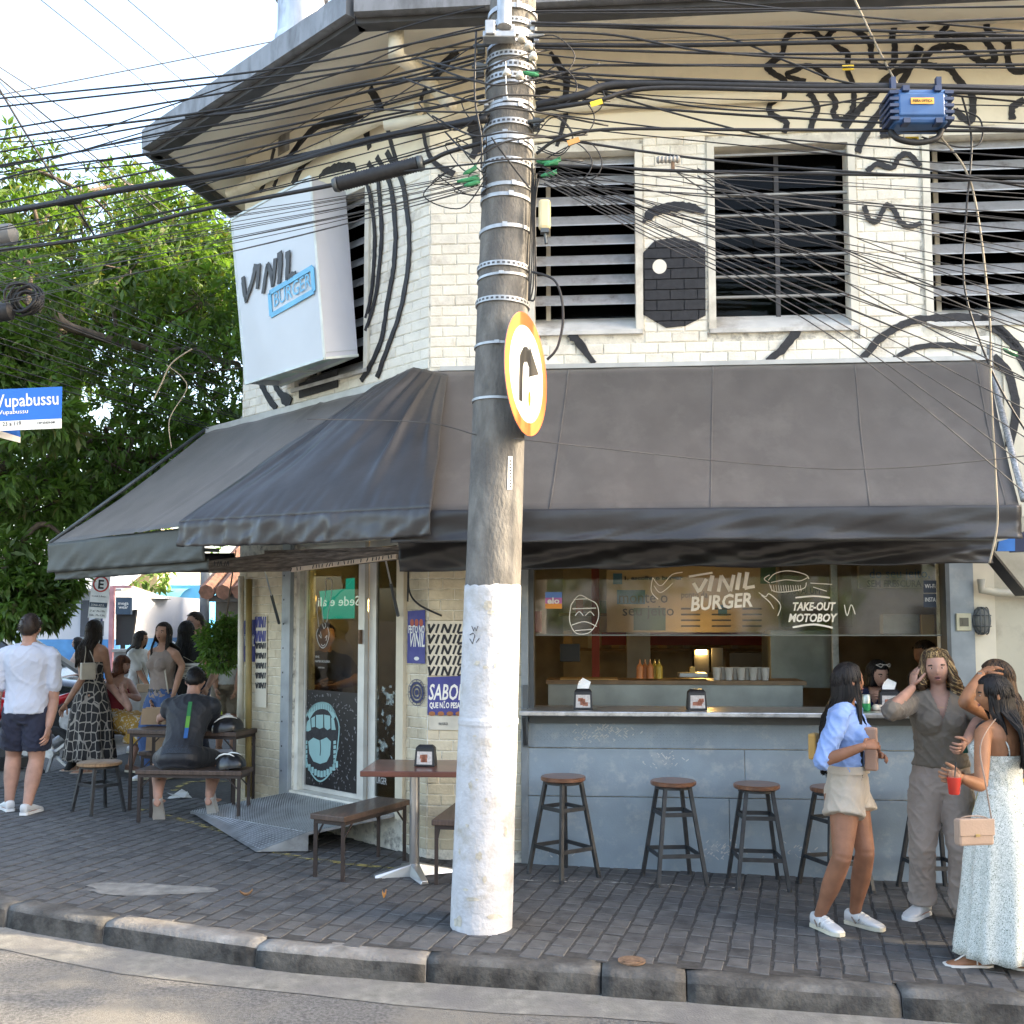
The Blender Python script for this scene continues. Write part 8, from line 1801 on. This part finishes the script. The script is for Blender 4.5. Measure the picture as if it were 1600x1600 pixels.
# ------- the four women by the counter
b1=person('woman in light blue shirt, beige shorts and white sneakers with very long dark hair',1.62,R(-32),Z3(2.08,6.42,.835),[(Z3(1.885,6.42,0),R(-66)),(Z3(2.135,6.52,0),R(-48))],[(A(1284,1190,6.2),A(1350,1166,6.10)),(None,A(1360,1180,6.36))],skin=SK_TAN,head=(R(8),R(2),0),vox=.0075,shoes='sneaker',hands=((.9,1,V((.8,.2,.12)),V((.1,.6,-.5))),(.8,-1,V((.5,-.6,.1)),V((-.3,-.3,-.6)))),knees=[A(1316,1338,6.24),A(1352,1330,6.36)])
garment(b1,'shirt',M_shirtb,.075,.33,.017,sleeve=1.04,sl_infl=.015,wr=(.007,13),cut=vneck(b1,.15,.055),kx=1.03)
garment(b1,'shorts',M_short,-.06,.105,.014,legfr=.36,leg_r=[.066,.070,.076],wr=(.006,10),bust=False)
mb=MB();c_,u_,v_=b1.tor(.092,.036);mb.rings([(c_-UP*.03,u_,v_),(c_+UP*.018,u_*.96,v_*.96)],28,cap=False);mb.build('belt',fab('belt_beige',(.42,.36,.29)),b1.t,smooth=True)
mb=MB()
for s in (-1,1):mb.tube([b1.neck-b1.F*.05+b1.R*s*.02-UP*.005,b1.neck+b1.R*s*.062-UP*.012,b1.neck+b1.F*.055+b1.R*s*.048-UP*.055,b1.neck+b1.F*.085+b1.R*s*.03-UP*.13],[(.022,.004),(.026,.005),(.026,.005),(.006,.003)],8)
mb.build('collar',M_shirtb,b1.t,smooth=True)
for i in (0,1):shoe(b1,i,M_wshoe,straps=True)
hair(b1,H_BLK,.30,520,seed=2,part=.1,side=(.6,.5),tuck=.02,back=.070,w=.005)
bg_,_=bagbox('clutch_bag',A(1362,1204,6.28),.075,.26,.05,R(-30),fab('tan_leather',(.33,.19,.13),.5),'tan leather clutch held by the woman in the blue shirt','handbag',flap=False)
bg2,_=bagbox('backpack',A(1272,1186,6.45),.05,.16,.10,R(-30),fab('mustard_leather',(.42,.24,.06),.5),'mustard bag edge behind the long dark hair','handbag',flap=False)
b2=person('woman with curly blond hair in olive shirt and taupe trousers, hand behind her ear',1.70,R(-104),Z3(2.79,6.74,.884),[(Z3(2.66,6.78,0),R(-140)),(Z3(2.88,6.66,0),R(-112))],[(A(1390,1112,6.42),A(1426,1074,6.72)),(A(1532,1122,6.6),A(1508,1160,6.36))],skin=SK_FAIR,head=(R(-112),R(3),R(4)),vox=.0075,hands=((.35,-1,V((.22,.3,.9)),V((.9,.2,-.2))),(.9,-1)),mouth=.05)
garment(b2,'shirt',M_olive,.05,.33,.022,sleeve=1.06,sl_infl=.018,wr=(.007,11),cut=vneck(b2,.165,.055),kx=1.05)
garment(b2,'trousers',M_taupe,-.06,.112,.012,legfr=1.93,leg_r=[.066,.059,.047,.045,.050,.053],wr=(.007,10),bust=False)
mb=MB();c_,u_,v_=b2.tor(.108,.016);mb.rings([(c_-UP*.018,u_,v_),(c_+UP*.016,u_,v_)],28,cap=False);mb.build('waistband',M_taupe,b2.t,smooth=True)
mb=MB()
for s in (-1,1):mb.tube([b2.neck-b2.F*.055+b2.R*s*.02,b2.neck+b2.R*s*.068-UP*.01,b2.neck+b2.F*.055+b2.R*s*.058-UP*.06,b2.neck+b2.F*.088+b2.R*s*.03-UP*.17],[(.024,.004),(.028,.005),(.026,.005),(.006,.003)],8)
mb.tube([b2.neck+b2.F*.098-UP*.19,b2.pel+b2.F*.098+b2.ax*.55,b2.pel+b2.F*.09+b2.ax*.33],[(.006,.004)]*3,6)
mb.build('collar',M_olive,b2.t,smooth=True)
mb=MB();mb.tube(smooth([b2.neck+b2.R*.05+b2.F*.0-UP*.0,b2.neck+b2.R*.035+b2.F*.07-UP*.065,b2.neck+b2.F*.088-UP*.085,b2.neck-b2.R*.035+b2.F*.07-UP*.065,b2.neck-b2.R*.05],6),.0025,5);mb.build('necklace',mat('gold',(.55,.36,.12),.3,.9),b2.t,smooth=True)
for i in (0,1):shoe(b2,i,M_wshoe,mat('sole_white',(.7,.7,.69),.6))
hair(b2,H_BLO,.085,420,curl=.028,seed=5,part=-.1,m2=H_ROOT,w=.0030,back=.062,spread=1.25,vol=1.07,tuck=.0,thick=.16)
strapline(b2.t,[b2.neck-b2.R*.105-b2.F*.02+UP*.004,b2.neck-b2.R*.10+b2.F*.07-UP*.12,b2.pel-b2.R*.14+b2.F*.08+UP*.18],fab('green_strap',(.01,.10,.08)),(.016,.003))
b3=person('woman in long white floral dress seen from behind with straight black hair',1.585,R(122),Z3(2.77,5.86,.825),[(Z3(2.58,5.78,0),R(176)),(Z3(2.93,5.74,0),R(168))],[(None,A(1512,1216,6.02)),(A(1533,1228,5.58),A(1503,1216,5.50))],skin=SK_ORA,head=(R(166),R(-6),0),vox=.0075,shoes='sandal',hands=((.8,1),(.95,-1,V((-.9,-.15,.12)),V((.1,.9,.1)))),hint=[V((.6,.1,-.6)),V((.3,-.3,-.6))])
garment(b3,'bodice',M_floral,.06,.262,.009,wr=(.004,16),cut=lambda p:(p-b3.neck).dot(b3.F)<.02 and (p-b3.neck).z>-.185)
skirt(b3,'skirt',M_floral,.10,gz(2.77)+.055,.012,.25,13,.022,seed=4,kx=1.18)
strapline(b3.t,[b3.neck+b3.R*-.075+b3.F*.07-UP*.10,b3.neck-b3.R*.082+b3.F*.0+UP*.006,b3.neck-b3.R*.075-b3.F*.085-UP*.12,b3.neck-b3.R*.06-b3.F*.088-UP*.19],M_floral,(.008,.002));strapline(b3.t,[b3.neck+b3.R*.075+b3.F*.07-UP*.10,b3.neck+b3.R*.082+UP*.006,b3.neck+b3.R*.075-b3.F*.085-UP*.12,b3.neck+b3.R*.06-b3.F*.088-UP*.19],M_floral,(.008,.002))
for i in (0,1):sandal(b3,i,fab('white_sandal',(.66,.63,.58),.5))
hair(b3,H_BLK,.20,560,seed=7,part=.0,back=.066,w=.0052,side=(.5,.5),spread=.95)
M_nude=fab('nude_leather',(.36,.25,.185),.42)
bg3,F3=bagbox('crossbody_bag',A(1522,1320,5.44),.195,.135,.06,R(8),M_nude,'beige crossbody bag hanging on the floral dress woman')
strapline(bg3,[A(1550,1285,5.44),A(1541,1230,5.45),A(1532,1165,5.56),b3.neck-b3.R*.09-b3.F*.03+UP*.012,b3.neck-b3.R*.03+b3.F*.08-UP*.14],M_nude,(.008,.003));strapline(bg3,[A(1497,1284,5.46),A(1508,1276,5.45),A(1536,1276,5.45),A(1549,1284,5.44)],M_nude,(.006,.004))
cup=thing('drink_cup',A(1491,1241,5.46),'clear plastic cup of red drink in the floral dress woman\'s hand','cup');p=A(1491,1241,5.46);b=MB();b.tube([p,p+UP*.004,p+UP*.09],[.026,.028,.036],20);b.build('red_drink',mat('red_drink',(.42,.03,.02),.15,var=.1,spec=.6),cup,smooth='a');b=MB();b.tube([p+UP*.088,p+UP*.13],[.0365,.039],20);b.build('cup_rim',glassy('clear_plastic',(.9,.9,.9),.05,1,.08),cup,smooth='a');b=MB();b.tube([p+UP*.05,p+UP*.17+V((.015,0,0))],.004,6);b.build('straw',M_blk,cup)
b4=person('woman with brown blond hair resting a hand on her head behind the floral dress',1.66,R(132),Z3(3.05,6.42,.863),[(Z3(3.0,6.45,0),R(130)),(Z3(3.16,6.36,0),R(140))],[(None,A(1592,1205,6.1)),(A(1506,1098,6.02),A(1534,1052,6.16))],skin=SK_ORA,head=(R(142),R(-5),0),vox=.009,hands=((.5,1),(.35,-1,V((.75,.35,.32)),V((.3,.2,-.9)))),face=False)
garment(b4,'top',M_blk,.05,.262,.009,wr=(.004,14),cut=lambda p:(p-b4.neck).dot(b4.F)<.02 and (p-b4.neck).z>-.12)
garment(b4,'trousers',M_navy,-.06,.09,.012,legfr=1.9,leg_r=[.062,.06,.05,.045,.045,.045],wr=(.006,10),bust=False)
skirt(b4,'tied_jacket',fab('yellow_jacket',(.5,.42,.01)),.055,b4.pel.z-.12,.02,.17,7,.03,seed=9)
for s in (-1,1):strapline(b4.t,[b4.neck+b4.R*s*.07+b4.F*.06-UP*.08,b4.neck+b4.R*s*.08+UP*.006,b4.neck+b4.R*s*.06-b4.F*.085-UP*.13],M_blk,(.004,.002))
for i in (0,1):shoe(b4,i,M_blk)
hair(b4,H_DBR,.13,360,seed=9,m2=H_BRN,back=.06,w=.005,side=(.7,.7),spread=1.1)
mb=MB();q0,q1=b4.arms[1];d=(q1-q0).normalized();mb.tube([q1-d*.035,q1-d*.012],.021,16);mb.box(q1-d*.024+V((-.012,-.018,.006)),.022,.012,.03);mb.build('watch',mat('watch_grey',(.2,.2,.21),.3,.6),b4.t)
# ------- staff inside
b5=person('woman in navy polo with sunglasses on dark hair leaning behind the counter',1.6,R(-112),A(1366,1078,8.45)+V((.06,.28,-.46)),None,[(None,A(1338,1094,8.02)),(None,A(1388,1094,8.05))],skin=SK_FAIR,head=(R(-72),R(-12),0),neck=A(1366,1080,8.42),vox=.011,legs=False,hint=[V((-.7,-.2,-.6)),V((.7,-.2,-.6))])
garment(b5,'polo',fab('navy_polo',(.012,.018,.06)),.0,.33,.016,sleeve=.7,sl_infl=.016,cut=vneck(b5,.08,.03));hair(b5,H_BLK,.0,240,seed=12,bangs=.1,vol=1.08,w=.005)
mb=MB();Pd=lambda x,y,z:b5.hc+(b5.hR*x+b5.hF*y+b5.hU*z)*b5.hs
for s in (-1,1):mb.tube([Pd(.06*s,.36,.46),Pd(.2*s,.36,.50),Pd(.32*s,.26,.44),Pd(.2*s,.42,.38),Pd(.06*s,.36,.46)],.004,6)
mb.tube([Pd(-.06,.36,.46),Pd(.06,.36,.46)],.003,5);mb.build('sunglasses',mat('pale_frame',(.55,.5,.45),.3),b5.t)
b6=person('dark haired worker half hidden behind the curly haired woman inside',1.65,R(-150),A(1458,1050,8.75)+V((0,.05,-.53)),None,[(None,A(1440,1110,8.6)),(None,A(1480,1110,8.6))],skin=SK_TAN,head=(R(-170),R(-15),0),vox=.013,legs=False,face=False);garment(b6,'shirt',M_blk,0,.33,.016,sleeve=.7);hair(b6,H_DBR,0,160,seed=3,short=True,vol=1.06)
b7=person('staff member in black T-shirt standing inside behind the left door leaf',1.75,R(-60),A(508,1020,9.9)+V((0,0,-.57)),None,[(None,A(494,1074,9.62)),(None,A(522,1072,9.62))],sex='m',skin=SK_MID,vox=.013,legs=False,face=False,hint=[V((-.9,0,-.4)),V((.9,0,-.4))]);garment(b7,'tshirt',M_blk,0,.33,.018,sleeve=.7);hair(b7,H_BLK,0,120,short=True)
# ------- people on the left
b8=person('man in white T-shirt and navy shorts walking away past the stool',1.775,R(98),Z3(-4.40,9.36,.922),[(Z3(-4.33,9.28,0),R(84)),(Z3(-4.56,9.42,0),R(128))],[(A(84,1094,9.42),A(76,1136,9.30)),(A(-6,1092,9.34),A(-12,1138,9.24))],sex='m',skin=SK_FAIR,head=(R(96),R(-3),0),vox=.009,face=False,girth=1.03,hands=((.5,1),(.5,-1)))
garment(b8,'tshirt',M_wtee,-.015,.322,.018,sleeve=.72,sl_infl=.013,wr=(.006,9),flare=.006);garment(b8,'shorts',M_navy,-.07,.09,.014,legfr=.80,leg_r=[.064,.066,.064],wr=(.007,9),bust=False)
for i in (0,1):shoe(b8,i,M_wshoe,mat('sole_white',(.7,.7,.69)))
hair(b8,H_DBR,0,500,short=True,vol=1.07,seed=21)
b9=person('woman in long black dress with pale lattice print carrying a cream shoulder bag',1.73,R(66),Z3(-4.86,11.9,.895),[(Z3(-4.98,11.95,0),R(196)),(Z3(-4.80,11.8,0),R(200))],[(None,A(176,1078,12.1)),(A(129,1060,11.75),A(103,1100,11.62))],skin=SK_MID,head=(R(82),R(-4),0),vox=.010,shoes='sandal',hands=((.5,1),(.4,-1)),face=False)
garment(b9,'bodice',M_zig,.06,.255,.010,wr=(.004,14),cut=lambda p:(p-b9.neck).dot(b9.F)<.02 and (p-b9.neck).z>-.20);skirt(b9,'skirt',M_zig,.10,gz(-4.86)+.14,.022,.25,9,.022,seed=14)
for i in (0,1):sandal(b9,i,fab('nude_sandal',(.45,.36,.28)))
for s in (-1,1):strapline(b9.t,[b9.neck+b9.R*s*.07+b9.F*.06-UP*.09,b9.neck+b9.R*s*.08+UP*.006,b9.neck+b9.R*s*.05-b9.F*.088-UP*.21],M_blk,(.010,.002))
hair(b9,H_DBR,.19,340,seed=22,back=.064,w=.006,side=(.7,.7))
M_crm=fab('cream_leather',(.42,.36,.28),.5);bg9,_=bagbox('shoulder_bag',A(137,1062,11.62),.16,.19,.07,R(40),M_crm,'cream shoulder bag under the arm of the lattice dress woman',flap=False);strapline(bg9,[A(131,1040,11.62),A(134,1018,11.66),b9.neck-b9.R*.10+UP*.012,A(146,1030,11.6),A(147,1044,11.58)],M_crm,(.010,.004))
ch=bench(G(-4.72,12.35),.9,.34,.46,R(10),'dark bench under the seated red haired woman')
b10=person('seated woman with auburn hair, red top and mustard print skirt, chin on hand',1.64,R(-18),V((-4.76,12.3,gz(-4.76)+.56)),[(Z3(-4.40,11.95,0),R(-20)),(Z3(-4.30,12.2,0),R(-10))],[(A(203,1108,11.85),A(193,1083,11.9)),(A(217,1092,12.1),A(200,1086,12.05))],skin=SK_FAIR,head=(R(-8),R(-6),0),neck=V((-4.66,12.22,gz(-4.7)+1.06)),vox=.011,knees=[V((-4.33,12.0,gz(-4.3)+.52)),V((-4.28,12.25,gz(-4.3)+.52))])
garment(b10,'top',M_red,.04,.27,.012,cut=tank(b10,-.07));garment(b10,'skirt',M_must,-.04,.10,.016,legfr=1.45,leg_r=[.075,.08,.075,.075,.085],wr=(.008,10),bust=False);hair(b10,H_RED,.035,260,seed=25,w=.005,vol=1.06,bangs=1)
for i in (0,1):shoe(b10,i,fab('brown_shoe',(.12,.06,.04)))
b11=person('woman in white T-shirt and white skirt with woven crossbody bag in the distance',1.59,R(-15),Z3(-4.98,13.7,.83),[(Z3(-5.0,13.6,0),R(-20)),(Z3(-4.9,13.8,0),R(-10))],[(None,A(240,1086,13.5)),(None,A(246,1082,13.9))],skin=SK_MID,head=(R(-5),R(-8),0),vox=.012)
garment(b11,'tshirt',M_wlin,.0,.325,.018,sleeve=.8,sl_infl=.014,wr=(.008,9));skirt(b11,'skirt',M_wlin,.05,gz(-5)+.3,.018,.2,9,.015,seed=31);hair(b11,H_DBR,.12,220,seed=33,w=.006)
for i in (0,1):shoe(b11,i,M_wshoe)
bg11,_=bagbox('woven_bag',A(226,1082,13.4),.2,.11,.07,R(-10),fab('woven_straw',(.36,.25,.16),bump=.5),'small woven bag on the woman in white',flap=False);strapline(bg11,[A(218,1072,13.4),A(213,1045,13.5),b11.neck-b11.R*.0-UP*.01+b11.F*-.06,A(234,1072,13.4)],fab('brown_strap',(.2,.1,.06)),(.006,.003))
b12=person('woman in beige sleeveless top and blue jeans looking towards the street',1.72,R(-118),Z3(-3.92,11.55,.894),[(Z3(-4.02,11.5,0),R(-130)),(Z3(-3.82,11.6,0),R(-110))],[(None,A(240,1092,11.5)),(A(285,1040,11.5),A(271,1086,11.36))],skin=SK_MID,head=(R(-104),R(4),R(-4)),vox=.010)
garment(b12,'top',M_btank,.0,.31,.012,wr=(.005,12),cut=tank(b12,-.028,.045,.05));garment(b12,'jeans',M_jean,-.06,.06,.012,legfr=1.92,leg_r=[.066,.06,.05,.045,.044,.044],bust=False);hair(b12,H_DBR,.13,300,seed=36,w=.005,part=.2,tuck=.03)
mb=MB();c_,u_,v_=b12.tor(.045,.018);mb.rings([(c_-UP*.018,u_,v_),(c_+UP*.018,u_,v_)],28,cap=False);mb.build('belt',pattern('chain_belt',(.03,.03,.03),(.2,.18,.16),60,.3),b12.t,smooth=True)
for i in (0,1):shoe(b12,i,M_wshoe)
strapline(b12.t,[b12.neck-b12.R*.09+UP*.004,b12.neck-b12.R*.11+b12.F*.08-UP*.15,b12.pel-b12.R*.16+b12.F*.06+UP*.05],M_crm,(.012,.003))
b13=person('woman in black with very long black hair seen from behind beside the man in glasses',1.74,R(88),Z3(-3.80,11.95,.905),[(Z3(-3.72,11.9,0),R(80)),(Z3(-3.9,12.0,0),R(95))],[(A(322,1046,11.9),A(312,1058,11.75)),(None,A(280,1080,12.1))],skin=SK_MID,head=(R(80),0,0),vox=.011,face=False)
garment(b13,'top',M_blk,.0,.31,.014,sleeve=.25,wr=(.006,10));garment(b13,'trousers',M_blk,-.06,.06,.012,legfr=1.93,leg_r=[.062,.06,.055,.055,.058,.06],bust=False);hair(b13,H_BLK,.22,340,seed=38,w=.006,back=.066)
for i in (0,1):shoe(b13,i,M_blk)
bg13,_=bagbox('striped_bag',A(299,1060,11.6),.24,.17,.08,R(5),pattern('stripe_print',(.5,.48,.43),(.16,.15,.14),22,.35,stretch=(.05,.05,1)),'striped fabric bag on the back of the woman in black',flap=False);strapline(bg13,[A(288,1038,11.6),b13.neck-b13.R*.05-b13.F*.09-UP*.1,A(309,1038,11.6)],M_crm,(.006,.003))
b14=person('smiling man with glasses and short hair in black T-shirt',1.86,R(-125),Z3(-3.90,12.75,.968),[(Z3(-4.0,12.7,0),R(-120)),(Z3(-3.8,12.8,0),R(-110))],[(None,A(292,1080,12.5)),(A(340,1046,12.6),A(324,1074,12.3))],sex='m',skin=SK_FAIR,head=(R(-140),R(-4),R(6)),vox=.011,mouth=.02)
garment(b14,'tshirt',M_blk,-.02,.325,.020,sleeve=.75,sl_infl=.014);garment(b14,'jeans',M_navy,-.07,.06,.012,legfr=1.92,leg_r=[.06,.058,.05,.045,.045,.045],bust=False);hair(b14,H_DBR,0,260,short=True,vol=1.05,seed=40)
for i in (0,1):shoe(b14,i,M_blk)
mb=MB();Pd=lambda x,y,z:b14.hc+(b14.hR*x+b14.hF*y+b14.hU*z)*b14.hs
for s in (-1,1):mb.tube([Pd(.03*s,.43,.04),Pd(.13*s,.43,.07),Pd(.24*s,.38,.04),Pd(.23*s,.38,-.06),Pd(.13*s,.43,-.09),Pd(.04*s,.43,-.05),Pd(.03*s,.43,.04)],.0035,5);mb.tube([Pd(.24*s,.38,.03),Pd(.37*s,.0,.02)],.003,5)
mb.build('glasses',M_blk,b14.t)
b15=person('man in khaki shorts and white shirt standing behind the hanging bush',1.75,R(95),Z3(-3.86,14.0,.91),[(Z3(-3.78,14.0,0),R(80)),(Z3(-3.98,14.05,0),R(110))],[(None,A(368,1080,13.8)),(None,A(338,1086,13.8))],sex='m',skin=SK_MID,head=(R(95),0,0),vox=.012,face=False,girth=1.1,shoes='sandal')
garment(b15,'shirt',M_wlin,.0,.325,.020,sleeve=.75,sl_infl=.014);garment(b15,'shorts',M_khaki,-.07,.07,.016,legfr=.85,leg_r=[.066,.066,.064],bust=False);hair(b15,H_DBR,0,160,short=True)
for i in (0,1):sandal(b15,i,fab('brown_shoe',(.12,.06,.04)))
b16=person('woman in pinkish top with dark hair standing far off beyond the black car',1.55,R(-160),V((-7.42,17.6,zr(-7.42)+.80)),[(V((-7.5,17.5,zr(-7.5))),R(-150)),(V((-7.3,17.6,zr(-7.3))),R(-150))],[(None,V((-7.6,17.3,.9))),(None,V((-7.2,17.4,.9)))],skin=SK_FAIR,head=(R(-165),0,0),vox=.014)
garment(b16,'top',fab('pink_top',(.55,.38,.30)),.0,.32,.014,sleeve=.5);garment(b16,'jeans',M_jean,-.06,.05,.012,legfr=1.9,leg_r=[.06,.058,.05,.045,.045,.045],bust=False);hair(b16,H_BLK,.1,140,seed=44,w=.007)
cz=gz(-2.95);b17=person('seated cyclist in black jersey with blue cuffs seen from behind at the dark table',1.72,R(92),V((-2.93,9.14,cz+.555)),[(V((-2.68,9.20,cz+.14)),R(80)),(V((-3.12,9.14,cz+.14)),R(98))],[(None,A(296,1120,9.62)),(A(262,1116,9.36),A(250,1122,9.62))],sex='m',skin=SK_FAIR,head=(R(96),R(-25),0),neck=V((-2.90,9.38,cz+1.08)),vox=.010,face=False,girth=1.06,knees=[V((-2.72,9.52,cz+.50)),V((-3.22,9.50,cz+.50))],hands=((.6,1),(.6,-1)),hint=[V((.8,-.2,-.5)),V((-.8,-.2,-.5))])
b17.leg=[(k,a,t) for (k,a,t) in b17.leg]
garment(b17,'jersey',fab('black_jersey',(.014,.016,.022),.6),.01,.325,.012,sleeve=.92,sl_infl=.012,wr=(.004,12));garment(b17,'cycling_shorts',fab('lycra_black',(.012,.013,.018),.5),-.065,.05,.012,legfr=.92,leg_r=[.066,.060,.047],wr=(.002,8),bust=False,kx=1.1)
c_,u_,v_=b17.tor(.045,.016);c2,u2,v2=b17.tor(.0,.02);mb=MB();mb.rings([(c2,u2,v2),(c_,u_,v_)],28,cap=False);mb.build('waist_band',M_camo,b17.t,smooth=True)
mb=MB();e,w_=b17.arms[1];a=b17.sh[1];d=(e-a).normalized();mb.tube([e-d*.06,e-d*.005],[.042,.041],16);mb.build('blue_cuff',fab('blue_cuff',(.02,.12,.45)),b17.t,smooth=True)
c3,u3,v3=b17.tor(.27,.016);c4,u4,v4=b17.tor(.08,.017);q0,q1=c3-v3+u3*.12,c4-v4+u4*.28
for j,(t0,t1,col) in enumerate(((0,.4,(.02,.16,.05)),(.4,.72,(.10,.28,.04)),(.72,1,(.02,.10,.3)))):mb=MB();mb.bar(q0.lerp(q1,t0)-b17.F*.004,q0.lerp(q1,t1)-b17.F*.004,.034,.008,up=b17.F);mb.build('lanyard',fab('lanyard_%d'%j,col),b17.t)
hair(b17,H_BLK,0,300,short=True,vol=1.08,seed=50)
for i in (0,1):shoe(b17,i,mat('grey_sock_shoe',(.4,.38,.36),.8),mat('worn_sole',(.42,.39,.35),.85),pitch=-1.05)
# === FINISH: apply queued modifiers and text in one evaluation
dg=bpy.context.evaluated_depsgraph_get();dg.update()
for it in LATER:
 if it[0]=='text':
  _,o,M,parent,wid,sx=it
  me=bpy.data.meshes.new_from_object(o.evaluated_get(dg))
  if wid and me.vertices:
   x0=min(v.co.x for v in me.vertices);x1=max(v.co.x for v in me.vertices);k=wid/(x1-x0)
   me.transform(Matrix.Diagonal((k,1,1,1)))
  me.transform(M)
  mt=o.data.materials[0];nm=o.name.split('.')[0];lab={k:o[k] for k in o.keys() if k in ('label','category','group')}
  bpy.data.objects.remove(o)
  n=bpy.data.objects.new(nm,me);C.objects.link(n)
  if not me.materials:me.materials.append(mt)
  for k,v in lab.items():n[k]=v
  if parent:n.parent=parent;me.transform(wmat(parent).inverted())
 else:
  _,o,extra=it
  me=bpy.data.meshes.new_from_object(o.evaluated_get(dg));mats_=list(o.data.materials);wr,cut=o_wr.get(o.name,(None,None))
  bm=bmesh.new();bm.from_mesh(me)
  if wr:
   bm.normal_update();a,k=wr
   for v in bm.verts:
    p=v.co;n1=mnoise.noise(V((p.x*k*.75,p.y*k*.75,p.z*k*1.05+(p.x-p.y)*k*.7)));n2=mnoise.noise(V((p.x*k*1.7+9,p.y*k*1.7,p.z*k*2-(p.x+p.y)*k)))
    v.co=p+v.normal*a*((1-abs(n1))**5*1.5+(1-abs(n2))**5*.7-.35+.8*mnoise.noise(V((p.x*7,p.y*7,p.z*5))))
  if cut:
   bmesh.ops.delete(bm,geom=[f for f in bm.faces if cut(f.calc_center_median())],context='FACES')
  if extra is not None and extra.v:
   e=extra.mesh('x');bm.from_mesh(e);bpy.data.meshes.remove(e)
  bm.to_mesh(me);bm.free()
  o.modifiers.clear();o.data=me
  me.materials.clear()
  for m_ in mats_:me.materials.append(m_)
  me.polygons.foreach_set('use_smooth',[True]*len(me.polygons));me.polygons.foreach_set('material_index',[0]*len(me.polygons))
  if o.parent:me.transform(wmat(o.parent).inverted())
